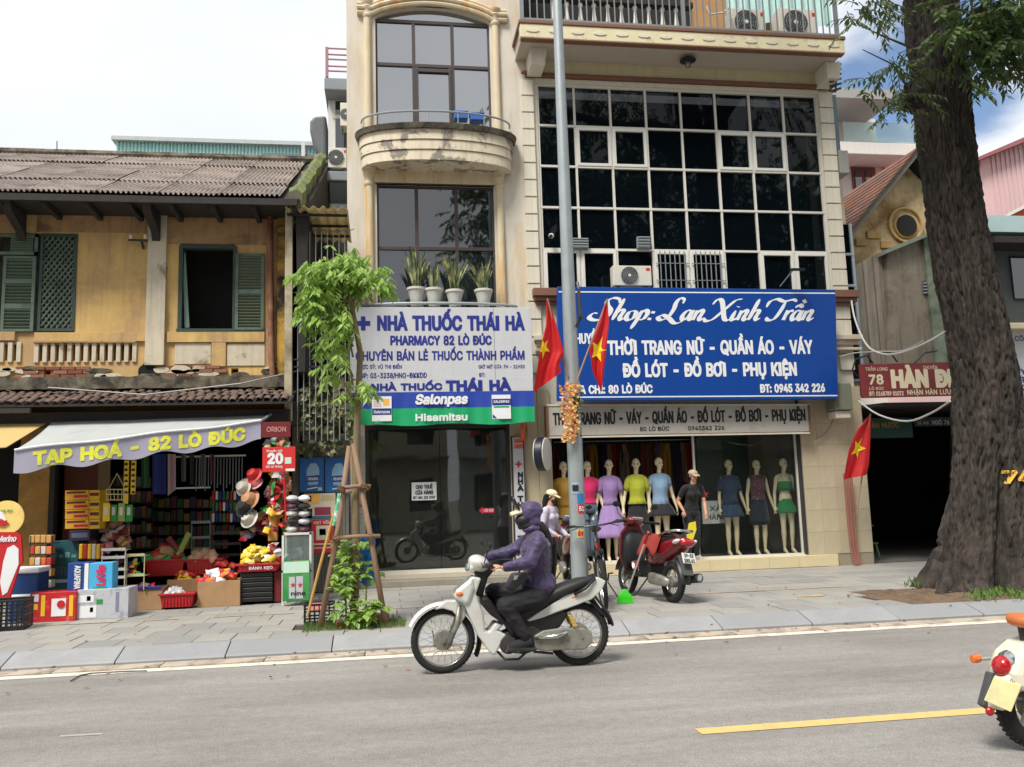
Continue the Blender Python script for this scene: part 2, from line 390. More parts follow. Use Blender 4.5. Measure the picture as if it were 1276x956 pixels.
def piece_mat(name,c1,c2,rough=.75,scale=22):
 m=mat(name,c1,rough,.08,scale,bump=.0015,col2=tuple(x*.78 for x in c1),amt=.44,sharp=.16,s2=1.7)
 nt=m.node_tree;b=nt.nodes['Principled BSDF'];src=b.inputs['Base Color'].links[0].from_socket
 oi=N(nt,'ShaderNodeObjectInfo');mx=N(nt,'ShaderNodeMix',data_type='RGBA',blend_type='MIX')
 mr=N(nt,'ShaderNodeMapRange',inp={'From Min':.35,'From Max':1.0,'To Max':.8});L(nt,oi.outputs['Random'],mr.inputs['Value'])
 L(nt,mr.outputs[0],mx.inputs[0]);L(nt,src,mx.inputs[6]);mx.inputs[7].default_value=(*c2,1);L(nt,mx.outputs[2],b.inputs['Base Color'])
 return m
paver_m=piece_mat('pavement_stone',rgb(156,153,146),rgb(132,132,130))
kerb_m=piece_mat('kerb_granite',rgb(150,151,152),rgb(134,136,138),.65)
soil=mat('dry_soil',rgb(112,92,72),.95,.3,14,bump=.02,col2=rgb(84,70,54),amt=.45)
white_line=mat('worn_white_paint',rgb(214,208,194),.7,.10,9,col2=rgb(168,160,150),amt=.42,s2=5)
yellow_line=mat('yellow_road_paint',rgb(206,176,112),.7,.08,12,col2=rgb(178,158,114),amt=.36,s2=8)
joint_m=mat('joint_dirt',rgb(70,66,60),.95,.2,10)
mb=MB();mb.add([(-900,-500,-.02),(900,-500,-.02),(900,900,-.02),(-900,900,-.02)],[(0,1,2,3)])
struct(mb.build('ground',mat('far_ground',rgb(120,116,106),.95,.2,.2)))
mb=MB();mb.grid(lambda u,v:(-70+140*u,-9+18.1*v,0),40,8)
road=struct(mb.build('road',asphalt))
mb=MB();mb.grid(lambda u,v:(-70+140*u,8.92+.17*v+.012*math.sin(u*60),.004),120,1)
struct(mb.build('road_edge_line',white_line))
mb=MB()
for a,b in((873,1222),(1420,1800)):
 xa,xb=G(a,900,0)[0],G(b,900,0)[0]
 xa=2.0 if a==873 else 6.6;xb=xa+3.0
 mb.add([(xa,5.53,.004),(xb,5.53,.004),(xb,5.67,.004),(xa,5.67,.004)],[(0,1,2,3)])
for k in range(-4,0):mb.add([(2.0+4.6*k,5.53,.004),(5.0+4.6*k-1.6,5.53,.004),(5.0+4.6*k-1.6,5.67,.004),(2.0+4.6*k,5.67,.004)],[(0,1,2,3)])if k<-1 else None
struct(mb.build('lane_marking',yellow_line))
g=MB();g.box(-70,70,9.1,9.36,-.05,.004);gut=struct(g.build('gutter',joint_m))
me0=None
for i in range(18):
 if me0 is None:
  m_=MB();m_.box(0,.985,9.098,9.34,-.03,.016);o=m_.build('gutter_slab',gutter_m,gut,bev=.004);me0=o.data
 else:
  o=link('gutter_slab',me0,gut,bev=.004)
 o.location=(-5.2+i*.995,RN.uniform(-.004,.004),RN.uniform(-.004,.002))
kb=MB();kb.box(-70,70,9.36,9.72,-.05,.02);kb.box(-70,70,9.6,9.74,.0,.10);kerb=struct(kb.build('kerb',joint_m))
me0=None
for i in range(17):
 if me0 is None:
  m_=MB();m_.prism([(0,9.35,-.02),(0,9.35,.035),(0,9.37,.05),(0,9.665,.134),(0,9.715,.142),(0,9.715,-.02)],(1.055,0,0));o=m_.build('kerb_stone',kerb_m,kerb,bev=.005);me0=o.data
 else:o=link('kerb_stone',me0,kerb,bev=.005)
 o.location=(-5.9+i*1.066,RN.uniform(-.004,.004),RN.uniform(-.003,.003))
pv=MB()
PIT1=(-.95,.30,9.98,10.95)
PIT2=(6.2,10.2,9.74,11.25)
def outside(x,y):
 for a,b,c,d in(PIT1,PIT2):
  if a<x<b and c<y<d:return False
 return True
pv.box(-70,70,9.715,22,-.1,.122)
pave=struct(pv.build('pavement',joint_m))
me0=None;nrow=0
Y0=9.722;rows=[(.30,1.0,0)]*0
y=Y0;r=0;tiles=[]
while y<15.2:
 if y<11.6:w,h=.395,.50
 else:w,h=.60,.40
 x=-6.4+(r%2)*w/2+RN.uniform(-.02,.02)
 while x<10.6:
  tiles.append((x,y,w,h));x+=w
 y+=h;r+=1
tmesh={};rest=MB();cnt=0
for x,y,w,h in tiles:
 cx,cy=x+w/2,y+h/2
 if not outside(cx,cy):continue
 if y<13.4:
  key=(w,h)
  if key not in tmesh:
   m_=MB();m_.box(.004,w-.004,.004,h-.004,-.03,0);o=m_.build('paving_stone',paver_m,pave,bev=.003);tmesh[key]=o.data
  else:o=link('paving_stone',tmesh[key],pave,bev=.003)
  o.location=(x,y,.14+RN.uniform(-.003,.003));o.rotation_euler=(RN.uniform(-.003,.003),RN.uniform(-.004,.004),0);cnt+=1
 else:rest.box(x+.004,x+w-.004,y+.004,y+h-.004,.11,.14+RN.uniform(-.002,.002))
stuff(rest.build('paving_stones_by_the_walls',paver_m,pave))
far=MB();far.box(-70,-6.9,9.73,15,.12,.139);far.box(10.9,70,9.73,15,.12,.139);far.build('paving_sheet',paver_m,pave)
print('pavers',cnt)
mb=MB()
for a,b,w in((-5.2,-1.2,.045),(-.1,2.0,.045),(3.5,6.9,.05)):
 mb.grid(lambda u,v:(a+(b-a)*u,11.72+w*v+.01*math.sin(u*9),.1465),30,1)
mb.grid(lambda u,v:(5.35+.40*u+.03*v,10.83+.17*v+.03*math.sin(u*8),.1465),8,1)
struct(mb.build('pavement_paint_line',mat('worn_yellow_paint',rgb(190,164,108),.75,.12,12,col2=rgb(160,148,124),amt=.5,s2=9)))
mb=MB()
def bumpy(a,b,c,d,z,amp,nu=40,nv=16,seed=0):
 mb.grid(lambda u,v:(a+(b-a)*u,c+(d-c)*v,z-.03+min(1,14*min(u,1-u,v,1-v))*.03+min(1,8*min(u,1-u,v,1-v))*amp*mnoise.noise(Vector((u*9+seed,v*5,seed)))+min(1,8*min(u,1-u,v,1-v))*amp*.6*mnoise.noise(Vector((u*30,v*18,seed)))),nu,nv)
bumpy(PIT1[0],PIT1[1],PIT1[2],PIT1[3],.135,.03)
bumpy(PIT2[0],PIT2[1],PIT2[2]-.01,PIT2[3],.15,.05,60,24,4)
struct(mb.build('soil',soil,smooth=True))
def wall(mb,x0,x1,z0,z1,ops,Y,th=.25):
 xs=sorted({x0,x1,*[v for o in ops for v in o[:2]]});zs=sorted({z0,z1,*[v for o in ops for v in o[2:]]})
 xs=[v for v in xs if x0<=v<=x1];zs=[v for v in zs if z0<=v<=z1]
 for i in range(len(xs)-1):
  for j in range(len(zs)-1):
   cx,cz=(xs[i]+xs[i+1])/2,(zs[j]+zs[j+1])/2
   if any(o[0]<cx<o[1]and o[2]<cz<o[3]for o in ops):continue
   a,b,c,d=xs[i],xs[i+1],zs[j],zs[j+1]
   mb.add([(a,Y,c),(b,Y,c),(b,Y,d),(a,Y,d)],[(0,1,2,3)])
   mb.add([(a,Y+th,c),(a,Y+th,d),(b,Y+th,d),(b,Y+th,c)],[(0,1,2,3)])
 for a,b,c,d in list(ops)+[(x0,x1,z0,z1)]:
  mb.add([(a,Y,c),(b,Y,c),(b,Y,d),(a,Y,d),(a,Y+th,c),(b,Y+th,c),(b,Y+th,d),(a,Y+th,d)],[(0,1,5,4),(1,2,6,5),(2,3,7,6),(3,0,4,7)])
def prect(xl,yt,xr,yb,Y):
 a=P(xl,(yt+yb)/2,Y)[0];b=P(xr,(yt+yb)/2,Y)[0]
 return a,b,P((xl+xr)/2,yb,Y)[1],P((xl+xr)/2,yt,Y)[1]
def corrugated(mb,x0,x1,y0,z0,y1,z1,pitch=.076,amp=.02,seg=6,th=.006):
 n=int((x1-x0)/pitch*seg);nx=max(n,8)
 f=lambda u,v:(x0+(x1-x0)*u,y0+(y1-y0)*v,z0+(z1-z0)*v+amp*math.cos(2*PI*(x1-x0)*u/pitch))
 mb.grid(f,nx,1);mb.grid(lambda u,v:tuple(a+b for a,b in zip(f(u,v),(0,0,-th))),nx,1)
# ============ CLOTHES SHOP BUILDING (right of centre)
YF=15.0
shopb=thing('shop_building','tall cream building with a big grid window above the blue clothes shop sign','building',(5.8,YF,.14))
gx=[669.5,711,756.5,801,845,888.5,931.5,974.5,1016.5]
gX=[P(x,111+.04*(x-840)+3,YF)[0]for x in gx]
x0_,x1_=gX[0],gX[-1];gX=[x0_+(x1_-x0_)*i/8 for i in range(9)]
gz=[P(845,y,YF)[1]for y in(112.5,160,210,261,312)]
dz=(gz[0]-gz[4])/4;gz=[gz[0]-dz*i for i in range(5)]+[gz[0]-dz*5-.12]
SX0,SX1=2.68,P(1035,118,YF)[0]
wx0,wx1,wz0,wz1=gX[0]-.02,gX[-1]+.02,gz[5],gz[0]+.02
op_shop=(P(688,620,YF)[0],P(1000,620,YF)[0],.36,P(850,541,YF)[1]+.25)
mb=MB();wall(mb,SX0,SX1-.02,.14,9.98,[(wx0,wx1,wz0,wz1),op_shop],YF,.3)
mb.build('wall',cream,shopb)
print('shop',SX0,SX1,wx0,wx1,wz0,wz1,op_shop)
clad=MB();clad.box(SX0,op_shop[0],YF-.06,YF-.001,.14,3.45)
grout=mat('grout',rgb(150,140,120),.8,.05,5);lw=clad.build('tiled_wall',grout,shopb);clad=MB();clad.box(op_shop[1]+.02,SX1+.05,YF-.06,YF-.001,.14,3.45);lw2=clad.build('tiled_wall',grout,shopb)
tm={}
def wtile(x,z,w,h,par,m=tilewall,Y=YF-.07,nm='wall_tile'):
 k=(round(w,3),round(h,3),m.name)
 if k not in tm:
  t_=MB();t_.box(0,w-.003,0,.012,0,h-.003);o=t_.build(nm,m,par,local=True,bev=.0015);tm[k]=o.data
 else:o=link(nm,tm[k],par,bev=.0015)
 o.location=Vector((x,Y+RN.uniform(-.0012,.0012),z))-LOC[par.name]
 return o
tile_rnd=piece_mat('beige_wall_tile_varied',rgb(188,176,148),rgb(180,168,142),.4,4)
zz=.36
while zz<3.4:
 hh=min(.40,3.45-zz)
 for a,b in((SX0,op_shop[0]),(op_shop[1]+.02,SX1+.05)):
  n=max(1,round((b-a)/.3));w=(b-a)/n
  for i in range(n):wtile(a+i*w,zz,w,hh,lw if a==SX0 else lw2,tile_rnd)
 zz+=.40
mb=MB();mb.box(op_shop[0]-.3,op_shop[1]+.55,YF-.12,YF+.4,.14,.355)
pl=mb.build('plinth',sill_m,shopb,bev=.006)
for i in range(9):
 mb=MB();a=op_shop[0]+i*.56;mb.box(a,min(a+.556,op_shop[1]+.5),YF-.13,YF-.12,.15,.345);mb.build('plinth_slab',sill_m,pl,bev=.002)
mb=MB()
xa,xb=op_shop[0]-.05,op_shop[1]+.05
mb.add([(xa,YF+.3,.35),(xb,YF+.3,.35),(xb,19,.35),(xa,19,.35)],[(0,1,2,3)])
mb.build('shop_floor',mat('shop_floor_tile',rgb(120,112,98),.4,.1,3),shopb)
mb=MB();mb.box(xa-.05,xa,YF+.3,19,.35,3.5);mb.box(xb,xb+.05,YF+.3,19,.35,3.5);mb.box(xa,xb,19,19.1,.35,3.5)
mb.build('shop_inner_wall',mat('shop_inner_wall',rgb(96,90,76),.85,.1,1),shopb)
mb=MB();mb.box(xa-.05,xb+.05,YF+.3,19.1,3.45,3.55);mb.build('shop_ceiling',darkwall,shopb)
mb=MB();mb.box(P(938,620,15.9)[0],xb-.01,15.95,16.0,.35,3.44);mb.build('display_partition',mat('olive_partition',rgb(84,78,62),.7,.08,2),shopb)
mb=MB();mb.box(P(872,620,16.4)[0],P(938,620,16.4)[0],16.4,16.45,.35,3.44);mb.build('display_partition',mat('dark_green_panel',rgb(24,58,46),.6,.1,2),shopb)
fr=MB();Zt=op_shop[3]-.22
for x in(op_shop[0],P(868,620,YF)[0],op_shop[1]-.05):fr.box(x,x+.035,YF+.06,YF+.11,.36,Zt+.2)
fr.box(op_shop[0],op_shop[1],YF+.055,YF+.115,.356,.39);fr.box(op_shop[0],op_shop[1],YF+.055,YF+.115,Zt+.12,Zt+.2)
fr.build('shop_front_frame',alu,shopb,bev=.003)
mb=MB();mb.box(P(871,620,YF)[0],op_shop[1]-.05,YF+.08,YF+.086,.39,Zt+.12);mb.build('shop_pane',shop_glass,shopb)
mb=MB();mb.box(op_shop[1]-.01,op_shop[1]+.09,YF-.03,YF+.3,.36,3.2);mb.build('shutter_guide',darksteel,shopb,bev=.004)
qz0=P(1050,357,YF)[1];qz=9.02
def quoins(xl,xr,z0,z1,par,Y):
 n=round((z1-z0)/.335);h=(z1-z0)/n
 me_=None
 for i in range(n):
  if me_ is None:
   q=MB();q.box(0,xr-xl,-.06,.0,.012,h-.012);o=q.build('quoin_block',cream,par,local=True,bev=.008);me_=o.data
  else:o=link('quoin_block',me_,par,bev=.008)
  o.location=Vector((xl,Y,z0+i*h))-LOC[par.name]
ql=(P(652,200,YF)[0],P(667,200,YF)[0]);qr=(P(1020,140,YF)[0],P(1035,120,YF)[0])
for a,b in(ql,qr):quoins(a,b,3.75,wz1+.05,shopb,YF)
for a,b in((SX0-.02,P(700,370,YF)[0]),(P(1030,370,YF)[0],SX1+.13)):
 mb=MB();z=P(1050,372,YF)[1]
 mb.box(a,b,YF-.22,YF-.062,z-.02,z+.12);mb.box(a+.03,b-.03,YF-.17,YF-.062,z-.10,z-.022);mb.box(a+.06,b-.06,YF-.12,YF-.062,z-.17,z-.102)
 mb.build('pilaster_cornice',brown_trim,shopb,bev=.006)
 mb=MB();z=P(1050,425,YF)[1]
 mb.box(a,b,YF-.2,YF-.062,z,z+.09);mb.box(a+.04,b-.04,YF-.13,YF-.062,z-.09,z-.002);mb.box(a+.02,b-.02,YF-.17,YF-.062,z-.2,z-.15)
 mb.build('pilaster_cornice',cream_old,shopb,bev=.006)
SOF=9.73
mb=MB();mb.box(SX0,SX1,YF-.05,YF-.002,wz1+.12,SOF);mb.build('frieze',mat('frieze_cream',rgb(204,194,158),.7,.07,3,streak=.2),shopb)
mb=MB();mb.box(SX0,SX1,YF-.11,YF-.003,wz1+.10,wz1+.17);mb.box(ql[0],ql[1],YF-.12,YF-.052,wz1+.14,wz1+.19);mb.build('moulding',brown_trim,shopb,bev=.008)
mb=MB();mb.box(wx0-.02,wx1+.02,YF-.03,YF-.001,wz1+.01,wz1+.09);mb.build('window_head',cream,shopb,bev=.004)
for a in(SX0+.02,SX1-.34):
 mb=MB();mb.xz([(a,SOF),(a+.30,SOF),(a+.30,SOF-.12),(a+.27,SOF-.24),(a+.27,SOF-.34),(a,SOF-.34)],YF-.52,YF-.053)
 mb.build('corbel',cream,shopb,bev=.01)
YB=14.2
bal=MB();bx0,bx1=P(650,47,YB)[0],P(1050,68,YB)[0]
bal.box(bx0,bx1,YB,YF+.2,SOF,SOF+.30)
bo=bal.build('balcony_slab',soffit,shopb)
mb=MB();mb.box(bx0-.03,bx1+.03,YB-.05,YB+.10,SOF+.0,SOF+.26);mb.build('fascia',mat('fascia_cream',rgb(216,206,170),.7,.07,6,col2=rgb(150,140,120),amt=.34,s2=3),bo,bev=.01)
mb=MB();mb.box(bx0-.05,bx1+.05,YB-.07,YF,SOF+.262,SOF+.33);mb.box(bx0-.01,bx1+.01,YB-.06,YB+.08,SOF-.035,SOF-.001);mb.build('fascia_moulding',brown_trim,bo,bev=.01)
for i in range(15):
 mb=MB();c=bx0+.2+i*(bx1-bx0-.4)/14;pts=[]
 for k in range(16):
  a=2*PI*k/16;pts.append((c+.12*math.cos(a)*(1 if abs(math.cos(a))>.3 else .9),SOF+.13+.035*math.sin(a)))
 mb.xz(pts,YB-.064,YB-.049);mb.build('fascia_ornament',cream,bo,bev=.006)
mb=MB();mb.box(bx0+.02,SX1+.2,YF+.9,YF+1.1,SOF+.3,12.4)
mb.build('upper_wall',mat('upper_floor_ochre',rgb(176,136,92),.8,.12,2),shopb)
mb=MB();mb.box(bx0+.1,P(858,20,YF+.9)[0],YF+.80,YF+.898,SOF+.3,12.4);mb.build('upper_opening',dark,shopb)  # near-black panel stands in for the shade of the recess behind the railing
br=thing('balcony_rail','grey vertical bar railing along the top balcony','railing',(bx0+.1,YB+.08,SOF+.33))
mb=MB();zt_=11.15
for z in(SOF+.40,zt_):mb.box(bx0+.02,bx1-.02,YB+.05,YB+.09,z,z+.035)
mb.build('rail',greysteel,br)
n=46;pm=None
for i in range(n+1):
 x=bx0+.05+(bx1-bx0-.1)*i/n
 if pm is None:
  q=MB();q.box(-.01,.01,-.01,.01,0,zt_-SOF-.36);o=q.build('bar',greysteel,br,local=True);pm=o.data
 else:o=link('bar',pm,br)
 o.location=Vector((x,YB+.07,SOF+.34))-LOC[br.name]
for x in(bx0+.03,P(853,20,YB)[0],bx1-.04):
 mb=MB();mb.box(x-.03,x+.03,YB+.03,YB+.1,SOF+.331,zt_+.05);mb.build('post',greysteel,br)
ob=thing('stone_balustrade','row of white turned stone balusters behind the top balcony railing','balustrade',(bx0+.4,YF-.2,SOF+.33))
prof=[(.035,0),(.05,.02),(.05,.05),(.03,.07),(.055,.2),(.06,.28),(.035,.45),(.028,.6),(.05,.64),(.05,.68),(.035,.7)]
pm=None
for i in range(10):
 x=P(690+i*17,30,YF-.2)[0]
 if pm is None:
  q=MB();q.lathe(prof,n=12);o=q.build('baluster',whitep,ob,local=True,smooth=True);pm=o.data
 else:o=link('baluster',pm,ob)
 o.location=Vector((x,YF-.2,SOF+.42))-LOC[ob.name]
mb=MB();mb.box(bx0+.3,P(858,20,YF)[0],YF-.3,YF-.1,SOF+.331,SOF+.42);mb.box(bx0+.3,P(858,20,YF)[0],YF-.28,YF-.12,SOF+1.12,SOF+1.22)
mb.build('coping',oldwood,ob,bev=.01)
mb=MB();q0,q1=P(905,10,YF+.5)[0],P(1035,10,YF+.5)[0]
mb.grid(lambda u,v:(q0+(q1-q0)*u,YF+.5+.03*math.sin(u*60),SOF+1.35+1.3*v),120,1)
tag(mb.build('curtain',mat('pale_teal_curtain',rgb(176,210,206),.8,.05,3)),'pale teal sheet curtain hung behind the top balcony units','curtain')
win=MB()
for i,x in enumerate(gX):win.box(x-.02,x+.02,YF+.02,YF+.10,wz0,wz1)
for z in gz:win.box(wx0,wx1,YF+.014,YF+.104,z-.02,z+.02)
wf=win.build('window_frame',alu,shopb)
CASE={(1,1),(2,1),(5,1),(6,1),(0,4),(1,4),(3,4),(4,4),(6,4),(7,4)}
for i in range(8):
 for j in range(5):
  a,b,c,d=gX[i]+.02,gX[i+1]-.02,gz[j+1]+.02,gz[j]-.02
  if(i,j)==(2,4):pass
  mb=MB();e=RN.uniform(-.006,.006);f_=RN.uniform(-.007,.007)
  mb.add([(a,YF+.06+e,c),(b,YF+.06-e,c),(b,YF+.06-e+f_,d),(a,YF+.06+e+f_,d)],[(0,1,2,3)])
  mb.build('pane',gr_pane,wf)
  if(i,j)in CASE:
   q=MB();t=.055
   q.box(a,a+t,YF+.0,YF+.05,c,d);q.box(b-t,b,YF+.0,YF+.05,c,d);q.box(a+t,b-t,YF+.001,YF+.049,c,c+t);q.box(a+t,b-t,YF+.001,YF+.049,d-t,d)
   q.build('casement',whitep,wf,bev=.004)
  if(i,j)in((3,4),(4,4)):
   q=MB()
   for k in range(1,7):xx=a+(b-a)*k/7;q.box(xx-.008,xx+.008,YF-.03,YF-.014,c,d)
   for k in(.35,.72):q.box(a,b,YF-.034,YF-.018,c+(d-c)*k,c+(d-c)*k+.012)
   q.build('security_bars',greysteel,wf)
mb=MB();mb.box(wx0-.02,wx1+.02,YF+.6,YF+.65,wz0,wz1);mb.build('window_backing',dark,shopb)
for xl,yt,xr,yb in((713,296,734,309),(795,294,811,309)):
 t=thing('vent_hood','small grey louvred vent on the glass, %s of the two'%('left' if xl<750 else 'right'),'vent',(*P((xl+xr)/2,yb,14.9)[:1],14.9,P((xl+xr)/2,yb,14.9)[1]))
 a,b,c,d=prect(xl,yt,xr,yb,14.9);mb=MB();mb.box(a,b,14.93,15.02,c,d);mb.build('hood',greysteel,t,bev=.01)
 mb=MB()
 for k in range(4):z=c+(d-c)*(k+.5)/4;mb.obox(((a+b)/2,14.915,z),(b-a-.02,.04,.012),Matrix.Rotation(-.5,3,'X'))
 mb.build('louvre',steel,t)
t=thing('security_camera','white round security camera on the upper glass beside the lamp pole','camera',PV(687,300,14.9))
mb=MB();mb.lathe([(.0,-.08),(.045,-.07),(.05,.02),(.04,.06)],PV(687,294,14.85),16,(-.3,-1,-.35));mb.build('housing',whitep,t,smooth=True)
mb=MB();mb.lathe([(.0,0),(.032,.0),(.034,.012)],PV(687,294.6,14.85)+Vector((-.02,-.058,-.02)),14,(-.3,-1,-.35));mb.build('lens',blackp,t)
t=thing('flood_lamp','black flood lamp on an angled arm above the blue sign','lamp',PV(973,357,14.5))
mb=MB();mb.tube([PV(972,357,14.6),PV(988,337,14.2)],.014,6);mb.build('arm',greysteel,t)
mb=MB();c=PV(994,336,14.15);mb.obox(c,(.22,.16,.05),Matrix.Rotation(.25,3,'X'));mb.build('lamp_head',blackp,t,bev=.01)
t=thing('ceiling_lamp','black disc lamp with glass bulb under the top balcony','lamp',(P(857,75,14.55)[0],14.55,SOF))
c=Vector((P(857,75,14.55)[0],14.55,SOF))
mb=MB();mb.lathe([(.03,0),(.03,-.06),(.15,-.075),(.155,-.09),(.06,-.11)],c,20);mb.build('shade',blackp,t,smooth=True)
mb=MB();mb.lathe([(.05,-.11),(.062,-.15),(.045,-.21),(.0,-.22)],c,14);mb.build('bulb',clear_glass,t,smooth=True)
sd_=MB();sx=SX1
sd_.box(sx+.001,sx+.30,YF+.35,YF+2.0,.14,9.2);sd_.build('side_wall',cream_old,shopb)
sw=MB();zs_=[P(1058,y,YF+.3)[1]for y in(280,318,357)]
a,b=sx+.02,P(1063,300,YF+.25)[0]
for z0,z1 in((zs_[1],zs_[0]),(zs_[2],zs_[1]),(3.6,zs_[2])):
 sw.box(a,a+.04,YF+.25,YF+.33,z0,z1);sw.box(b-.05,b,YF+.25,YF+.33,z0,z1);sw.box(a,b,YF+.245,YF+.335,z0-.02,z0+.03)
sf=sw.build('side_window_frame',mat('blue_grey_frame',rgb(150,164,172),.5,.05,5),shopb,bev=.004)
mb=MB();mb.box(a+.04,b-.05,YF+.29,YF+.295,3.6,zs_[0]);mb.build('side_pane',gr_pane,sf)
mb=MB();q0=P(1033,150,YF)[0];mb.box(P(1036,150,YF)[0],P(1048,150,YF)[0],YF+.1,YF+.2,P(1040,190,YF)[1],P(1040,115,YF)[1]);mb.build('steel_post',mat('blue_steel_post',rgb(104,122,134),.5,.1,4),shopb,bev=.006)
# ============ PHARMACY BUILDING
ph=thing('pharmacy_building','narrow weathered cream building with bowed balcony above the white pharmacy sign','building',(1.0,YF,.14))
PX0,PX1=P(432.4,200,YF)[0],SX0-.005
d1=(P(456,620,YF)[0],P(637,620,YF)[0],.33,P(548,529,YF)[1])
w2=(P(470,300,YF)[0],P(617,300,YF)[0],4.9,P(544,231,YF)[1])
w1=(P(468,80,YF)[0],P(611,80,YF)[0],P(540,170,YF)[1],P(540,26,YF)[1])
print('ph',PX0,PX1,d1,w2,w1)
AR=P(540,10,YF)[1]-w1[3]
mb=MB();wall(mb,PX0,PX1,.14,w1[3]+AR+.02,[d1,w2,(w1[0],w1[1],w1[2],w1[3]+AR+.001)],YF,.3)
wall(mb,PX0,PX1,w1[3]+AR+.02,12.6,[],YF,.3)
def archz(u,z0=w1[3],r=AR):return z0+r*(math.cos((u-.5)*PI)**.75 if 0<u<1 else 0)
na=20
for i in range(na):
 u0,u1=i/na,(i+1)/na;xa_,xb_=w1[0]+(w1[1]-w1[0])*u0,w1[0]+(w1[1]-w1[0])*u1;zt2=w1[3]+AR+.02
 mb.add([(xa_,YF,archz(u0)),(xb_,YF,archz(u1)),(xb_,YF,zt2),(xa_,YF,zt2)],[(0,1,2,3)])
 mb.add([(xa_,YF,archz(u0)),(xb_,YF,archz(u1)),(xb_,YF+.25,archz(u1)),(xa_,YF+.25,archz(u0))],[(0,1,2,3)])
mb.box(PX0,PX0+.2,YF+.301,YF+8,.14,12.6)
pw=mb.build('wall',cream_old,ph)
mo=MB()
for off,rr,yy in((.06,.05,-.04),(.15,.045,-.07),(.23,.04,-.05)):
 pts=[]
 for i in range(-3,28):
  u=i/24;x=w1[0]-.05+(w1[1]-w1[0]+.10)*u
  pts.append((x,YF+yy,archz(min(max(u,0),1))+off-(0 if 0<=u<=1 else 0)))
 mo.tube(pts,rr,8)
mo.build('arch_moulding',col_old,ph,smooth=True)
def halfcol(x,z0,z1,r=.085):
 q=MB();q.lathe([(r*.9,z0),(r*.86,z0+.6),(r*.84,z1-.32)],(x,YF-.02,0),16)
 c_=q.build('half_column',col_old,ph,smooth=True)
 q=MB();q.lathe([(r*.86,z1-.33),(r*1.1,z1-.30),(r*1.1,z1-.27),(r*.9,z1-.25),(r*.95,z1-.16),(r*1.25,z1-.12),(r*1.05,z1-.09),(r*1.4,z1-.05),(r*1.5,z1)],(x,YF-.02,0),18)
 q.build('capital',col_old,c_,smooth=True)
zc1=P(459,2,YF)[1]
halfcol(P(458,80,YF)[0],w1[2]-.1,zc1-.02);halfcol(P(618,80,YF)[0],w1[2]-.1,zc1-.05)
zc2=P(540,212,YF)[1]
halfcol(P(461,300,YF)[0],4.9,zc2-.02);halfcol(P(624,300,YF)[0],4.9,zc2-.02)
def grid_window(op,cols,rows,pane,frame,name='window',par=ph,dy=.12,t=.035,extra=None):
 q=MB();a,b,c,d=op
 xs=[a+(b-a)*u for u in cols];zs=[c+(d-c)*v for v in rows]
 for i,x in enumerate(xs):q.box(x-t*(.9 if 0<i<len(xs)-1 else 1),x+t*(.9 if 0<i<len(xs)-1 else 1),YF+dy-.05,YF+dy,c,d)
 for z in zs:q.box(a,b,YF+dy-.054,YF+dy+.004,z-t*.9,z+t*.9)
 if extra:extra(q,xs,zs)
 f=q.build(name+'_frame',frame,par,bev=.004)
 for i in range(len(xs)-1):
  for j in range(len(zs)-1):
   m_=MB();e=RN.uniform(-.004,.004)
   m_.add([(xs[i],YF+dy-.02+e,zs[j]),(xs[i+1],YF+dy-.02-e,zs[j]),(xs[i+1],YF+dy-.02-e,zs[j+1]),(xs[i],YF+dy-.02+e,zs[j+1])],[(0,1,2,3)])
   m_.build('pane',pane,f)
 return f
def ex1(q,xs,zs):
 a,b=xs[1]+.03,xs[2]-.03;q.box(a,a+.05,YF+.05,YF+.09,zs[0],zs[1]-.04);q.box(b-.05,b,YF+.05,YF+.09,zs[0],zs[1]-.04);q.box(a,b,YF+.048,YF+.092,zs[1]-.13,zs[1]-.06)
f=grid_window(w1,(0,.33,.67,1),(0,.62,1),sky_pane,brownalu,extra=ex1)
m_=MB();pts=[(w1[0],w1[3])]+[(w1[0]+(w1[1]-w1[0])*i/20,archz(i/20))for i in range(1,20)]+[(w1[1],w1[3])]
m_.add([(x,YF+.1,z)for x,z in pts],[list(range(len(pts)))]);m_.build('arched_pane',sky_pane,f)
grid_window(w2,(0,.335,.675,1),(0,.42,.735,1)[:1]+(.50,1),mid_pane,brownalu)
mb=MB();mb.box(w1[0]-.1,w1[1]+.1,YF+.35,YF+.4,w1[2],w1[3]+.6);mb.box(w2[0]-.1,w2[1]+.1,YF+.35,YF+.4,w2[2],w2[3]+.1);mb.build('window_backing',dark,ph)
bx0_,bx1_=P(449,170,YF)[0],P(636,170,YF)[0];cxb=(bx0_+bx1_)/2;hwb=(bx1_-bx0_)/2;proj=.62
def bow(u,k=0.0,s=1.0):return cxb+(hwb+k)*math.cos(PI*(1-u)),YF-.03-(proj+k)*math.sin(PI*u)**.8
def band(z0,z1,k0,k1,m,name,par,sm=True):
 q=MB();n_=36
 ring=lambda z,k:[(*bow(i/n_,k),z)for i in range(n_+1)]
 q.loft([ring(z0,k0),ring(z1,k1)],closed=False,caps=False)
 for z,k in((z0,k0),(z1,k1)):
  r_=ring(z,k);q.add(r_,[list(range(len(r_)))])
 return q.build(name,m,par,smooth=True)
Yb=YF-proj
zl=P(545,159,Yb)[1];zb_=P(545,199,Yb)[1];zn=lambda f_:zb_+(zl-zb_)*f_
bb=band(zb_,zn(.30),-.02,-.02,cream_peel,'bowed_balcony',ph)
band(zn(.32),zn(.60),.0,.0,cream_peel,'balcony_band',bb);band(zn(.62),zl-.04,.02,.02,cream_peel,'balcony_band',bb)
band(zn(.29),zn(.33),-.035,-.035,brown_trim,'balcony_groove',bb);band(zn(.59),zn(.63),-.02,-.02,brown_trim,'balcony_groove',bb)
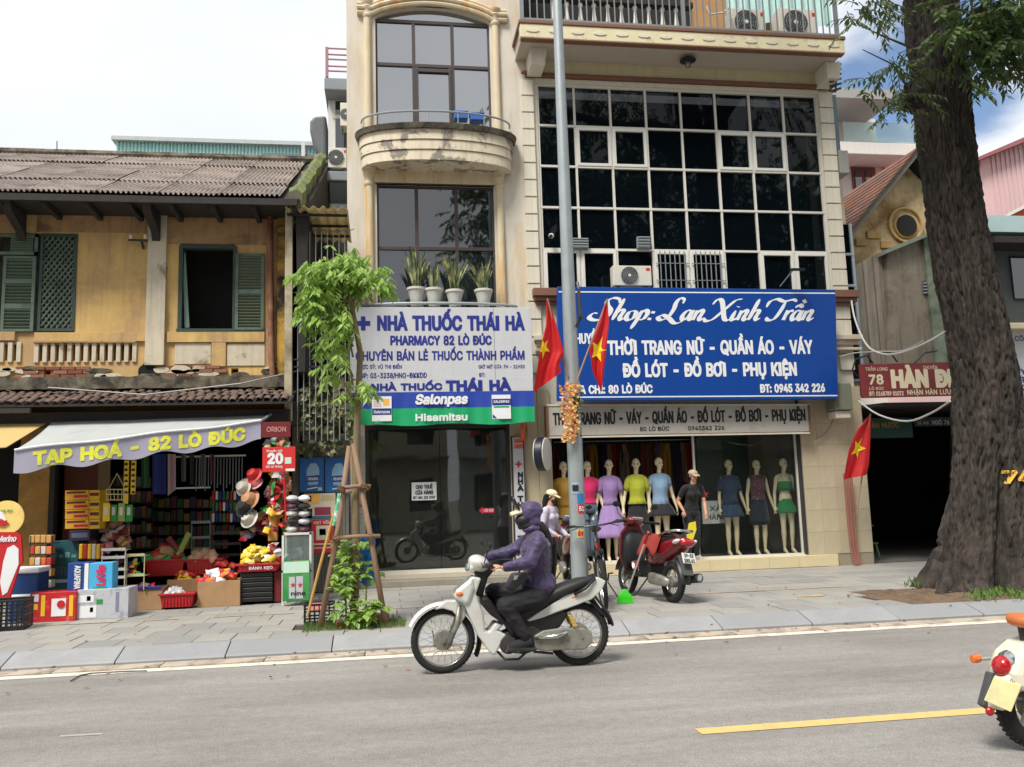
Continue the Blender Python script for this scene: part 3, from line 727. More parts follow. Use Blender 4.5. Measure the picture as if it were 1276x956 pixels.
band(zl-.045,zl+.045,.07,.10,mould,'balcony_coping',bb)
mb=MB();pts=[(*bow(i/24,-.02),zl+.30)for i in range(25)];mb.tube(pts,.018,6)
for i in range(2,23,3):x,y_=bow(i/24,-.02);mb.tube([(x,y_,zl+.04),(x,y_,zl+.30)],.009,5)
rr_=mb.build('rail',steel,bb)
for i,xx in enumerate((566,586)):
 t=thing('blue_tray','blue plastic tray on the bowed balcony, %s one'%('left' if i==0 else 'right'),'tray',PV(xx+8,147,YF-.4))
 a,b,c,d=prect(xx,139+i*2,xx+17,148+i*2,YF-.40);q=MB();q.box(a,b,YF-.42,YF-.22,c,d-.015);q.build('tray',flat('blue_plastic',34,92,170),t,bev=.012)
 q=MB();q.box(a-.01,b+.01,YF-.43,YF-.21,d-.014,d+.006);q.build('rim',flat('blue_plastic',34,92,170),t,bev=.005)
mb=MB();mb.box(w2[0]-.12,w2[1]+.12,YF-.04,YF-.002,w2[3]+.02,zc2-.02);mb.build('lintel',col_old,ph,bev=.01)
mb=MB();mb.box(w2[0]-.02,w2[1]+.02,YF-.02,YF+.05,w2[3]-.0,w2[3]+.06);mb.build('window_head',brownalu,ph)
zl2=P(545,392,YF-.5)[1]
mb=MB();mb.box(P(440,380,YF-.5)[0],P(636,380,YF-.5)[0],YF-.62,YF,zl2-.10,zl2);led=mb.build('lower_ledge',mould,ph,bev=.01)
mb=MB();zr=zl2+.17
for k in(0,):mb.tube([(P(449,380,YF-.55)[0],YF,zr),(P(452,380,YF-.55)[0],YF-.4,zr)]+[(cxb+hwb*math.cos(PI*(1-i/16))*.97,YF-.35-.28*math.sin(PI*i/16),zr)for i in range(17)]+[(P(636,380,YF-.55)[0],YF,zr)],.026,8)
mb.build('lower_rail',steel,ph,smooth=True)
for i in range(6):
 q=MB();xx=cxb-hwb*.85+i*hwb*.34
 for sgn in(-1,1):
  q.tube([(xx+sgn*(.03+.055*math.cos(a)*(1-a/9)),YF-.58,zr-.09+.055*math.sin(a)*(1-a/9))for a in[k*.5 for k in range(14)]],.007,5)
 q.build('scroll',darksteel,ph)
q=MB();a,b,c,d=d1;t=.055
q.box(a,a+t,YF-.02,YF+.08,c,d);q.box(b-t,b,YF-.02,YF+.08,c,d);q.box(a+t,b-t,YF-.019,YF+.079,d-.07,d)
df=q.build('door_frame',darksteel,ph,bev=.004)
q=MB();q.box(a+t,b-t,YF+.0,YF+.07,c,c+.05);q.build('threshold',alu,df)
mid=P(549,620,YF)[0]
for x0_,x1_ in((a+t,mid-.004),(mid+.004,b-t)):
 m_=MB();m_.box(x0_,x1_,YF+.03,YF+.038,c+.05,d-.07);m_.build('glass_leaf',pharm_glass,df)
q=MB();q.box(PX0,SX0-.02,YF-.42,YF+.1,.14,.24);q.build('step',mat('step_stone',rgb(138,132,120),.8,.14,6),ph,bev=.008)
q=MB();q.box(PX0+.1,SX0-.3,YF-.16,YF+.3,.24,.33);q.build('step',mat('step_nosing',rgb(186,178,160),.7,.1,6),ph,bev=.008)
q=MB();q.box(PX0+.02,a-.003,YF-.05,YF-.001,.24,3.4);pier=q.build('pier',mat('grout',rgb(150,140,120),.8),ph)
wt=piece_mat('white_wall_tile',rgb(206,200,188),rgb(190,184,172),.35,4);zz=.26
while zz<3.3:wtile(PX0+.022,zz,a-PX0-.03,.3,pier,wt,YF-.065);zz+=.3
q=MB();q.box(b+.001,SX0-.003,YF-.05,YF-.001,.24,3.4);pier=q.build('pier',tilewall,ph)
q=MB();xa,xb=a-.05,b+.05
q.add([(xa,YF+.31,.33),(xb,YF+.31,.33),(xb,20,.33),(xa,20,.33)],[(0,1,2,3)]);q.build('inner_floor',mat('pharm_floor',rgb(116,116,106),.35,.08,2),ph)
q=MB();q.box(PX0+.21,xa,YF+.3,20,.33,3.5);q.box(xb,xb+.05,YF+.3,20,.33,3.5);q.box(xa,xb,20,20.1,.33,3.5)
q.build('inner_wall',mat('pharm_inner',rgb(92,98,84),.8,.08,1),ph)
q=MB();q.box(xa-.05,xb+.05,YF+.301,20.1,3.45,3.55);q.build('ceiling',darkwall,ph)
q=MB();q.box(P(560,600,17.5)[0],P(596,600,17.5)[0],17.5,17.56,.33,P(578,560,17.5)[1]);q.build('dark_doorway',dark,ph)
text_px('NHÀ THUỐC',560,596,579,591,17.45,flat('sign_navy',24,40,130),ph,bold=.03,name='window_lettering')
text_px('GPP',598,616,579,591,17.45,flat('sign_orange',220,84,40),ph,bold=.06,name='window_lettering')
q=MB();q.box(P(559,600,17.47)[0],P(622,600,17.47)[0],17.47,17.49,P(590,594,17.47)[1],P(590,573,17.47)[1]);q.build('lettering_board',mat('dim_board',rgb(70,76,72),.6),ph)
t=thing('rental_notice','white paper notice in capitals taped to the pharmacy door glass','notice',PV(528,623,YF))
q=MB();x0_,x1_,z0_,z1_=rect(q,513,601,544,623.5,YF-.002,.003);q.build('paper',flat('white_paper',222,224,224),t)
blk=flat('ink_black',24,24,28)
navy=flat('sign_navy',24,40,130)
text_px('CHO THUÊ',518,539,604.5,609,YF-.003,blk,t,bold=.06);text_px('CỬA HÀNG',517.5,540,611.5,616,YF-.003,blk,t,bold=.06);text_px('ĐT: 081 225 8787',515,542.5,618.5,621.5,YF-.003,blk,t,bold=.05)
t=thing('red_arrow_sticker','small red arrow sticker pointing left on the pharmacy glass','sticker',PV(607,640,YF))
q=MB();pts=[P(x,y,YF)for x,y in((597,636),(602,631.5),(602,633.5),(616,633),(616,639.5),(602,639),(602,641))];q.xz(pts,YF+.024,YF+.028)
q.build('arrow',flat('sticker_red',200,40,60),t);text_px('LỐI VÀO',603,615,634.7,637.7,YF+.023,flat('white_paper',222,224,224),t,bold=.04)
YS=14.35
sg=thing('pharmacy_sign','large white pharmacy signboard with navy capitals and a blue and green banner strip','sign',(1.0,YS,3.5))
x0_,x1_=P(436,430,YS)[0],P(663,430,YS)[0]
zt_,zm_,zb2=P(550,383,YS)[1],P(550,473.5,YS)[1],P(550,488.5,YS)[1];zg,zz0=P(550,508.5,YS)[1],P(550,529,YS)[1]
sw_=flat('sign_white',192,194,198,.5,.04,streak=.10);
q=MB();q.box(x0_,x1_,YS,YS+.12,zm_,zt_);q.build('board',sw_,sg,bev=.006)
q=MB();q.box(x0_+.02,x1_-.01,YS-.012,YS+.07,zb2,zm_-.003);q.build('lower_board',sw_,sg,bev=.003)
bn_b=flat('banner_blue',38,66,160,.45);bn_g=flat('banner_green',22,158,100,.45)
wv=lambda x:.012*math.sin(x*9)+.008*math.sin(x*23)
q=MB();q.grid(lambda u,v:(x0_-.0+(x1_-x0_)*u,YS-.02+wv(u*3.4)*(1-v),zg+(zb2-zg)*v),60,4);q.build('blue_strip',bn_b,sg,smooth=True)
q=MB();q.grid(lambda u,v:(x0_+(x1_-x0_)*u,YS-.021+wv(u*3.4)*(1+.4*(1-v)),zz0+.02*math.sin(u*14)*(1-v)+(zg-zz0)*v),60,4);q.build('green_strip',bn_g,sg,smooth=True)
q=MB();xs_=P(616,430,YS)[0];q.box(xs_-.004,xs_+.004,YS-.003,YS+.01,zm_,zt_-.01);q.build('board_seam',greysteel,sg)
c=PV(458,403,YS);s_=.095;q=MB()
x,z=P(452.5,403,YS)
q.box(x-s_*.38,x+s_*.38,YS-.008,YS-.001,z-s_*1.25,z+s_*1.25);q.box(x-s_*1.25,x+s_*1.25,YS-.0075,YS-.0015,z-s_*.42,z+s_*.42);q.build('cross',navy,sg)
text_px('NHÀ THUỐC THÁI HÀ',469.5,653,394.5,411,YS,navy,sg,bold=.07)
text_px('PHARMACY 82 LÒ ĐÚC',486,612.5,419,429.5,YS,navy,sg,bold=.065)
text_px('CHUYÊN BÁN LẺ THUỐC THÀNH PHẨM',443,654,438,448.5,YS,navy,sg,bold=.048)
text_px('DƯỢC SỸ: VŨ THỊ ĐIỀN'.replace('Ư','Ư').replace('Ợ','Ợ'),444,501,455,459.5,YS,navy,sg,bold=.03)
text_px('GIỜ MỞ CỬA 7H - 21H30',596,654,455,459,YS,navy,sg,bold=.03)
text_px('SGP: 03-3238/HNO-ĐKKDD',444,532,465,471,YS,navy,sg,bold=.04);text_px('ĐT:',597,604.5,465,469.5,YS,navy,sg,bold=.04)
text_px('NHÀ THUỐC',462,551,478.5,486,YS-.013,navy,sg,bold=.10);text_px('THÁI HÀ',556,636,475,486,YS-.013,navy,sg,bold=.12)
ink=flat('ink_white',224,226,228)
text_px('Salonpas',517,582,492,503,YS-.045,ink,sg,bold=.08,shear=.18);text_px('Hisamitsu',517,583,516,524,YS-.045,ink,sg,bold=.07)
for(xl,xr,top,a_,b_)in((463.5,488,494,'Salonpas',0),(613,636.5,492,'SALONPAS',1)):
 q=MB();rect(q,xl,top,xr,top+31-b_,YS-.044,.004);pk=q.build('product_picture',ink,sg)
 q=MB();rect(q,xl+.3,top+(15 if not b_ else 5),xr-.3,top+(23 if not b_ else 13),YS-.047,.002);q.build('picture_band',navy,pk)
 text_px(a_,xl+2,xr-2,top+(17.5 if not b_ else 7),top+(21 if not b_ else 10),YS-.048,ink,pk,bold=.05)
 q=MB();rect(q,xl+(14 if not b_ else 2),top+(3 if not b_ else 14),xr-(3 if not b_ else 2),top+(11 if not b_ else 16),YS-.047,.002);q.build('picture_patch',flat('warm_orange',236,176,84)if not b_ else bn_g,pk)
 if b_:
  q=MB();pts=[P(x,y,YS-.047)for x,y in((xl+1,top+29),(xl+1,top+24),(xl+6,top+29))];q.xz(pts,YS-.047,YS-.045);q.build('picture_corner',navy,pk)
 else:
  q=MB()
  for k in range(4):rect(q,xl+2,top+3+k*2.8,xl+12,top+4+k*2.8,YS-.047,.002)
  q.build('picture_lines',flat('pale_red',226,150,130),pk)
YV=14.85
vs_=thing('vertical_sign','tall narrow white sign with red cross and stacked black letters beside the pharmacy door','sign',PV(648,700,YV))
a,b=P(640.5,620,YV)[0],P(654,620,YV)[0];zt_=P(647,545,YV)[1];zb3=P(647,712,YV)[1]
q=MB();q.box(a,b,YV,YV+.09,zb3,zt_);q.build('light_box',sw_,vs_,bev=.004)
q=MB();q.box(a-.015,a-.001,YV-.01,YV+.09,zb3,zt_+.02);q.box(b+.001,b+.015,YV-.01,YV+.09,zb3,zt_+.02);q.build('edge_trim',darksteel,vs_)
red=flat('sign_red',186,34,38)
q=MB();x,z=P(646,578.5,YV);q.box(x-.016,x+.016,YV-.006,YV-.001,z-.055,z+.055);q.box(x-.055,x+.055,YV-.0055,YV-.0015,z-.016,z+.016);q.build('cross',red,vs_)
q=MB();rect(q,640.8,547,653.4,552,YV-.004,.003);rect(q,640.8,553.5,653.4,559,YV-.004,.003);q.build('red_band',mat('faded_red',rgb(206,104,92),.6,.1,9),vs_)
for ch,y in(('N',589),('H',597),('À',605.5),('T',618.5),('H',626.5),('U',635),('Ố',644),('C',653),('T',668),('H',677),('Á',686),('I',695)):
 text_px(ch,645 if ch!='I' else 647.6,652 if ch!='I' else 649.4,y,y+6,YV,blk,vs_,bold=.12)
t=thing('round_sign','round double sided lamp sign seen edge on beside the vertical sign','sign',PV(679,567,14.6))
c=PV(676,566,14.55);ax=(1,-.52,0)
q=MB();q.lathe([(.27,-.07),(.29,-.055),(.29,.055),(.27,.07)],c,32,ax);q.build('drum',flat('navy_rim',22,28,44,.4),t,smooth=True)
for s in(-1,1):
 q=MB();q.lathe([(.27,s*.071),(.285,s*.075),(.285,s*.085),(.26,s*.09)],c,32,ax);q.build('white_rim',whitep,t,smooth=True)
q=MB();q.lathe([(.255,-.0905),(.25,-.094),(.0,-.094)],c,32,ax);q.build('face',mat('sign_face_grey',rgb(116,112,106),.5),t)
q=MB();q.tube([c+Vector((0,0,0)),(c.x-.05,14.94,c.z)],.018,6);q.build('bracket',darksteel,t)
t=thing('oval_lamp_sign','small orange and green oval sign above the vertical sign','sign',PV(652,538,14.75))
c=PV(653,536,14.7)
for s,m_,w in((0,flat('sign_orange',220,84,40),.19),(1,bn_g,.14),(2,red,.08)):
 q=MB();q.lathe([(w,-.03-s*.006),(w+.01,0),(w,.03+s*.006)],c,24,(1,-.35,0));q.build('disc',m_,t,smooth=True)
t=thing('door_bell','small grey door bell box on the beige pier','bell',PV(684,578,14.9))
q=MB();rect(q,682,573,687,581,14.9,.03);q.build('case',steel,t,bev=.004);q=MB();rect(q,683.5,576,685.5,579,14.89,.01);q.build('button',blackp,t)
snake=mat('snake_leaf',rgb(92,108,78),.55,.3,16,col2=rgb(186,184,128),amt=.46,sharp=.05,s2=9,stretch=(1,1,.4))
potm=flat('white_pot',196,196,188)
def snakeplant(px,py,size,label,pot=True,n=15,spread=.5):
 base=PV(px,py,YF-.36);t=thing('snake_plant',label,'potted plant',base,'snake plants on the pharmacy ledge')
 ph_=.34
 if pot:
  q=MB();q.lathe([(.085,0),(.10,.02),(.115,.16),(.15,.29),(.165,.30),(.165,.34),(.14,.335),(.13,.30)],base,20);q.build('pot',potm,t,smooth=True)
 q=MB()
 for i in range(n):
  a=RN.uniform(0,2*PI);ln=size*RN.uniform(.6,1.05);le=RN.uniform(.05,spread)*ln;w=RN.uniform(.028,.042)
  d_=Vector((math.cos(a),math.sin(a)*.6,0));sd2=Vector((-d_.y,d_.x,0)).normalized()if d_.length else Vector((1,0,0));tw=RN.uniform(-1,1)
  sd2=(Vector((1,0,0))*math.cos(tw)+Vector((0,1,0))*math.sin(tw))
  L1=[];
  for k in range(7):
   s=k/6;c=base+Vector((0,0,ph_-.04))+d_*(le*s**1.5+.04)+Vector((0,0,ln*s*(1-.12*s)))
   ww=w*(1-s**3)*(.75+.5*s)+.002
   L1.append([c-sd2*ww+Vector((0,-.012,0)),c+Vector((0,.012,0)),c+sd2*ww+Vector((0,-.012,0))])
  q.loft(L1,closed=False,caps=False)
 q.build('leaves',snake,t,smooth=True)
snakeplant(519,383,.86,'tallest snake plant in a white pot at the left of the ledge',n=20,spread=.55)
snakeplant(541,384,.62,'small snake plant just right of the tallest one',n=10,spread=.35)
snakeplant(567,386,.85,'snake plant with upright leaves in the middle of the ledge',n=18,spread=.4)
snakeplant(603,385,.72,'snake plant in a white pot at the right end of the ledge',n=18,spread=.75)
# ============ OLD YELLOW HOUSE (left)
YH=14.2
lh=thing('yellow_house','old yellow two storey house with green shutters and a corrugated roof','house',(-4,YH,.14))
HX0,HX1=-9.5,P(357,350,YH)[0]
zt_=P(200,244,YH)[1];zled=P(200,471,YH)[1]
W1=prect(-8,291,95,414,YH);W2=prect(224,307,291,411,YH)
bal_ops=[]
def bal(xl,xr,n):
 a,b,c,d=prect(xl,427,xr,452,YH);w=(b-a)/n
 for i in range(n):bal_ops.append((a+w*(i+.28),a+w*(i+.72),c+.03,d-.03))
bal(46,168,12);bal(-30,24,5)
holes=[prect(118,459,127,471,YH),prect(55,461,63,471,YH),prect(288,459,297,470,YH)]
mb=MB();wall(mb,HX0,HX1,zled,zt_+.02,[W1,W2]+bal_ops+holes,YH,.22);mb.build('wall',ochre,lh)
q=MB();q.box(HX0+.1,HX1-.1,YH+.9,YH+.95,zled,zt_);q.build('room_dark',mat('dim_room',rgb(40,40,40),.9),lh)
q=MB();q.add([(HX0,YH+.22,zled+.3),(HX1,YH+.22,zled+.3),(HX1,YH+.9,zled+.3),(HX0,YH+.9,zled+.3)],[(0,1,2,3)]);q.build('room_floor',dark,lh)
def patch(xl,yt,xr,yb,m,name,dy=-.012,th=.011,bev=.003):
 q=MB();a,b,c,d=prect(xl,yt,xr,yb,YH);q.box(a,b,YH+dy,YH+dy+th,c,d);return q.build(name,m,lh,bev=bev)
patch(-40,262,20,289,ochre_d,'faded_plaster');patch(46,262,183,290,ochre_d,'faded_plaster');patch(209,262,333,305,ochre_d,'faded_plaster')  # bands of the duller, darker ochre directly below the eave beam
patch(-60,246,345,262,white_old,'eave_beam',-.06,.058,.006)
pil=patch(184.5,250,208,456,white_old,'pilaster',-.09,.088,.006)
patch(-60,414,20,425,ochre,'sill_band',-.05,.048);patch(44,415,184,426,ochre,'sill_band',-.05,.048);patch(209,414,330,427,ochre,'sill_band',-.05,.048)
patch(43,426,170,428,ochre_d,'baluster_rail',-.06,.058)
patch(46,428.5,168,451,white_old,'baluster_panel',-.001,.0005)if 0 else None
patch(218,428,263,454,white_old,'parapet_panel',-.02,.018);patch(283,429,330,456,white_old,'parapet_panel',-.02,.018)
patch(264,426,282,457,ochre,'parapet_pier',-.045,.043)
for xl,xr,n in((46,168,12),(-30,24,5)):
 a,b,c,d=prect(xl,427,xr,452,YH);w=(b-a)/n
 for i in range(n+1):
  q=MB();x=a+w*i;q.box(x-w*.27,x+w*.27,YH-.03,YH+.05,c,d);q.build('parapet_bar',white_old,lh,bev=.006)
patch(332,285,345,470,ochre_d,'corner_strip',-.04,.038)
cor=patch(346,250,357.5,472,mat('corner_ochre',rgb(190,150,66),.9,.2,5,bump=.008,col2=rgb(52,44,38),amt=.50,sharp=.08,s2=1.5),'corner_pier',-.07,.068)
patch(358,240,364,500,mat('mouldy_black',rgb(54,48,42),.95,.4,7,bump=.01),'corner_edge',-.05,.2)
q=MB();pts=[PV(337,250,YH-.12),PV(336,300,YH-.12),PV(337,360,YH-.12),PV(338,440,YH-.12),PV(340,468,YH-.12)];q.tube(pts,.05,10)
q.build('downpipe',mat('rusty_pipe',rgb(150,112,84),.8,.2,5,col2=rgb(112,62,42),amt=.5,s2=2),lh,smooth=True)
bricks=MB();zb0,zb1=P(200,471,YH)[1],P(200,456,YH)[1]
band_=patch(-60,457,357,471,mat('lime_mortar',rgb(150,132,106),.95,.2,8,bump=.01),'brick_band',-.03,.026)if 0 else None
q=MB();
bm_=None;hb=(zb1-zb0)/3
brick_obj=piece_mat('old_red_brick',rgb(126,76,58),rgb(150,112,88),.92,18)
for r in range(3):
 x=HX0+3.8+(r%2)*.11
 while x<HX1-.2:
  px_ok=True;cz=zb0+hb*(r+.5)
  for h in holes:
   if h[0]-.02<x+.11<h[1]+.02:px_ok=False
  keep=mnoise.noise(Vector((x*1.1,3.3,0)))>-.02
  if px_ok and keep:
   if bm_ is None:
    m_=MB();m_.box(.005,.212,-.045,.0,.004,hb-.004);o=m_.build('brick',brick_obj,lh,local=True,bev=.006);bm_=o.data
   else:o=link('brick',bm_,lh,bev=.006)
   o.location=Vector((x,YH+RN.uniform(-.012,.008),zb0+hb*r))-LOC[lh.name]
  x+=.22
for px,py,w,h in((183,463,.13,.13),(228,462,.16,.09),(344,463,.12,.13)):
 q=MB();c=PV(px,py,YH-.035);pts=[]
 for k in range(14):a=2*PI*k/14;rr=1+.25*mnoise.noise(Vector((math.cos(a)*2,math.sin(a)*2,px)));pts.append((c.x+w*rr*math.cos(a),c.z+h*rr*math.sin(a)))
 q.xz(pts,YH-.048,YH-.03);q.build('broken_hole',mat('hole_black',rgb(20,18,17),.95),lh)
for i in range(26):
 q=MB();px=RN.uniform(0,350);c=PV(px,RN.uniform(458,474),YH-.03);rx_=RN.uniform(.06,.22)
 zr9=RN.uniform(.03,.08);q.xz([(c.x+rx_*(1+.35*mnoise.noise(Vector((k*1.7,i,0))))*math.cos(k*.52),c.z+zr9*(1+.5*mnoise.noise(Vector((k*1.3,i,5))))*math.sin(k*.52))for k in range(12)],YH-.052,YH-.02);q.build('plaster_patch',white_old if i%3 else mould,lh,bev=.006)
q=MB();q.grid(lambda u,v:(HX0+(HX1+.08-HX0)*u,YH-.20+.2*(v>.9),zled-.19+.19*min(v,.5)*2+.012*mnoise.noise(Vector((u*60,v*4,0)))),200,2);q.box(HX0,HX1+.08,YH-.185,YH+.1,zled-.18,zled-.012)
q.build('ledge',mould,lh)
gd=(P(62,640,YH)[0],P(352,640,YH)[0],.14,2.95)
gd2=(-9.0,P(22,640,YH)[0],.14,2.9)
q=MB();wall(q,HX0,HX1+.05,.14,zled-.19,[gd,gd2],YH,.25);q.build('lower_wall',mat('lower_ochre',rgb(176,132,66),.85,.15,3,col2=rgb(120,96,60),amt=.44),lh)
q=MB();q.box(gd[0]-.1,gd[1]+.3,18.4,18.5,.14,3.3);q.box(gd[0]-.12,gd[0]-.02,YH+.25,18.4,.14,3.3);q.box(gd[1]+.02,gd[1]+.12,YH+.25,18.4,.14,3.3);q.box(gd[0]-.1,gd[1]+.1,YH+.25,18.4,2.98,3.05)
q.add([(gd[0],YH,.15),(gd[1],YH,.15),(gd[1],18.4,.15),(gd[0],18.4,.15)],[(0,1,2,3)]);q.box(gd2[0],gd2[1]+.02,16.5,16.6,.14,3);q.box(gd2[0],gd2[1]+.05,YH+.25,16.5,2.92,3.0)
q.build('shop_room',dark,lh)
q=MB();q.box(P(60,640,YH-.05)[0],P(67,640,YH-.05)[0],YH-.06,YH+.1,.14,3.0);q.build('door_post',oldwood,lh)
q=MB();q.box(P(68,640,YH)[0],P(112,640,YH)[0],YH+.35,YH+.42,.14,2.9);q.build('folded_shutter',mat('red_brown_shutter',rgb(104,54,38),.7,.15,4),lh)
q=MB();q.box(P(72,640,YH)[0],P(92,640,YH)[0],YH+.345,YH+.349,P(80,652,YH)[1],P(80,632,YH)[1]);q.build('pasted_notice',flat('dull_paper',150,144,132),lh)
q=MB();q.box(P(112,640,YH)[0],P(127,640,YH)[0],YH+.33,YH+.36,1.2,2.9);q.build('pale_panel',mat('dull_panel',rgb(128,108,82),.8),lh)
def louvre(xl,yt,xr,yb,par,Y=YH-.05,m=shutter,panels=3,rz=0):
 a,b,c,d=prect(xl,yt,xr,yb,Y);q=MB();t=.05
 q.box(a,a+t,Y,Y+.04,c,d);q.box(b-t,b,Y,Y+.04,c,d)
 zs=[c+(d-c)*k/panels for k in range(panels+1)]
 for z in zs:q.box(a+t,b-t,Y+.001,Y+.039,max(z-.04,c),min(z+.04,d))
 f=q.build('shutter_leaf',m,par,bev=.003)
 nm=0
 me_=None;w=b-a-2*t
 for k in range(panels):
  z0,z1=zs[k]+.04,zs[k+1]-.04;n_=max(2,int((z1-z0)/.048));
  for i in range(n_):
   if me_ is None:
    s_=MB();s_.obox((0,0,0),(w,.045,.009),Matrix.Rotation(-.75,3,'X'));o=s_.build('slat',m,f,local=True);me_=o.data
   else:o=link('slat',me_,f)
   o.location=Vector(((a+b)/2,Y+.02,z0+(z1-z0)*(i+.5)/n_))-LOC[f.name]
 return f
wn1=thing('left_window','green shuttered window with a diamond lattice in the yellow wall','window',(W1[0]+.5,YH,W1[2]))if 0 else lh
louvre(2,319,43,413,lh,panels=3)
a,b,c,d=prect(-30,292,48,318,YH);q=MB();q.box(a,b,YH-.03,YH+.0,c,c+.05);q.box(a,b,YH-.03,YH,d-.05,d);q.box(b-.05,b,YH-.03,YH,c,d);q.box(P(14,300,YH)[0]-.3,P(14,300,YH)[0]-.2,YH-.029,YH-.001,c,d);tf=q.build('transom_frame',shutter,lh)
s_=None
for i in range(7):
 if s_ is None:m_=MB();m_.obox((0,0,0),(P(42,300,YH)[0]-P(14,300,YH)[0],.04,.008),Matrix.Rotation(-.75,3,'X'));o=m_.build('slat',shutter,tf,local=True);s_=o.data
 else:o=link('slat',s_,tf)
 o.location=Vector(((P(42,300,YH)[0]+P(14,300,YH)[0])/2,YH-.012,c+.06+i*(d-c-.12)/6))-LOC[tf.name]
a,b,c,d=prect(49,292,95,413,YH);q=MB();t=.045
q.box(a,a+t,YH-.02,YH+.03,c,d);q.box(b-t,b,YH-.02,YH+.03,c,d);q.box(a,b,YH-.021,YH+.031,d-t,d);q.box(a,b,YH-.021,YH+.031,c,c+t);lf=q.build('lattice_frame',dgreen,lh)
def clipseg(x0,z0,x1,z1,a,b,c,d):
 dx,dz_=x1-x0,z1-z0;t0,t1=0,1
 for p_,q_ in((-dx,x0-a),(dx,b-x0),(-dz_,z0-c),(dz_,d-z0)):
  if abs(p_)<1e-9:
   if q_<0:return None
  else:
   r_=q_/p_
   if p_<0:t0=max(t0,r_)
   else:t1=min(t1,r_)
 return None if t0>=t1 else(x0+t0*dx,z0+t0*dz_,x0+t1*dx,z0+t1*dz_)
for s,yy in((1,.0),(-1,.014)):
 k=-2.4
 while k<2.4:
  sg_=clipseg(a-1,c+k-1*1.35*s,b+1,c+k+(b-a+1)*1.35*s+.0,a+t,b-t,c+t,d-t)
  if sg_:
   x0_,z0_,x1_,z1_=sg_;dd=Vector((x1_-x0_,0,z1_-z0_));
   if dd.length>.06:
    m_=MB();ang=math.atan2(dd.z,dd.x);m_.obox(((x0_+x1_)/2,YH+yy,(z0_+z1_)/2),(dd.length,.012,.022),Matrix.Rotation(-ang,3,'Y'));m_.build('lattice_slat',shutter,lf)
  k+=.115
q=MB();q.box(W1[0],P(97,350,YH)[0],YH+.16,YH+.17,W1[2],W1[3]);q.build('lattice_backing',mat('grey_board',rgb(70,72,68),.8,.2,3),lh)
a,b,c,d=W2;q=MB();t=.045
q.box(a-.02,a+t,YH-.03,YH+.2,c,d);q.box(b-.01,b+t,YH-.03,YH+.1,c,d);q.box(a,b,YH-.031,YH+.1,d-t,d+.03);q.box(a-.03,P(330,411,YH)[0],YH-.05,YH+.1,c-.05,c+.01)
q.build('window_frame',dgreen,lh,bev=.004)
louvre(293,316,329,411,lh,YH-.06,shutter,2)
q=MB();q.prism([PV(228,315,YH+.05),PV(231,315,YH+.06),PV(236,408,YH+.06),PV(230,409,YH+.05)],(0,.03,0));q.build('open_leaf',mat('pale_green_wood',rgb(112,136,122),.6),lh)
t=thing('insulator_bracket','rusty insulator bracket on the yellow wall beside the pilaster','bracket',PV(172,303,YH-.1))
q=MB();q.tube([PV(160,299,YH-.12),PV(184,300,YH-.12)],.018,6);q.tube([PV(176,300,YH-.12),PV(179,310,YH-.02)],.022,6);q.build('arm',darksteel,t)
for px in(163,181):
 q=MB();q.lathe([(.02,0),(.032,.02),(.02,.04),(.03,.06),(.0,.075)],PV(px,298,YH-.12),10);q.build('insulator',whitep,t,smooth=True)
YE=13.35;ze=P(200,241,YE)[1];YR=17.6;zr_=P(200,197,YR)[1]
roof=thing('x','x','x')if 0 else None
q=MB();q.box(HX0,HX1+.25,YE+.02,YE+.08,ze-.14,ze-.035);q.box(HX0,HX1+.3,YE+.12,YH,ze-.10,ze-.06);fas=q.build('eave_board',oldwood,lh)
ra=math.atan2(zr_-ze,YR-YE);nrows=4;LR=math.hypot(zr_-ze,YR-YE);rl=LR/nrows
sheet=None;XR=P(352,240,YE)[0]
for r in range(nrows):
 x=-9.0
 k=0
 while x<XR-.42+r*.04:
  if sheet is None:
   m_=MB();w=.98;nu=13*6
   for dz2 in(0,-.008):m_.grid(lambda u,v:(w*u,(rl+.12)*v,.022*math.cos(2*PI*13*u)+dz2),nu,1)
   o=m_.build('roof_sheet',fibro,lh,local=True,fixn=False);sheet=o.data
   nt=fibro.node_tree;b_=nt.nodes['Principled BSDF'];src=b_.inputs['Base Color'].links[0].from_socket;oi=N(nt,'ShaderNodeObjectInfo')
   mr=N(nt,'ShaderNodeMapRange',inp={'To Min':.78,'To Max':1.2});L(nt,oi.outputs['Random'],mr.inputs['Value']);sc_=N(nt,'ShaderNodeVectorMath',operation='SCALE');L(nt,src,sc_.inputs[0]);L(nt,mr.outputs[0],sc_.inputs['Scale']);L(nt,sc_.outputs[0],b_.inputs['Base Color'])
  else:o=link('roof_sheet',sheet,lh)
  s=r*rl;o.location=Vector((x,YE+math.cos(ra)*s,ze+math.sin(ra)*s+.012*(r%2)+RN.uniform(0,.014)))-LOC[lh.name]
  o.rotation_euler=(ra-.012+RN.uniform(-.006,.006),RN.uniform(-.006,.006),RN.uniform(-.012,.012));x+=.92;k+=1
q=MB();q.hexa([(-9,YE+.03,ze-.05),(XR+.25,YE+.03,ze-.05),(XR+.25,YE+.03,ze-.035),(-9,YE+.03,ze-.035)],[(-9,YR,zr_-.06),(XR+.35,YR,zr_-.06),(XR+.35,YR,zr_-.045),(-9,YR,zr_-.045)]);q.build('roof_deck',oldwood,lh)
q=MB();q.tube([(-9,YR+.05,zr_+.05),(XR+.2,YR+.05,zr_+.05)],.10,8);q.build('ridge',mould,lh,smooth=True)
q=MB();A=PV(352,246,YE);Bq=PV(404,206,YR-.3)
xe=HX1
def verge(u):return Vector((xe+.22+.10*u,YE+.1+(YR-YE)*u,ze+.05+(zr_-ze+.12)*u))
rings=[]
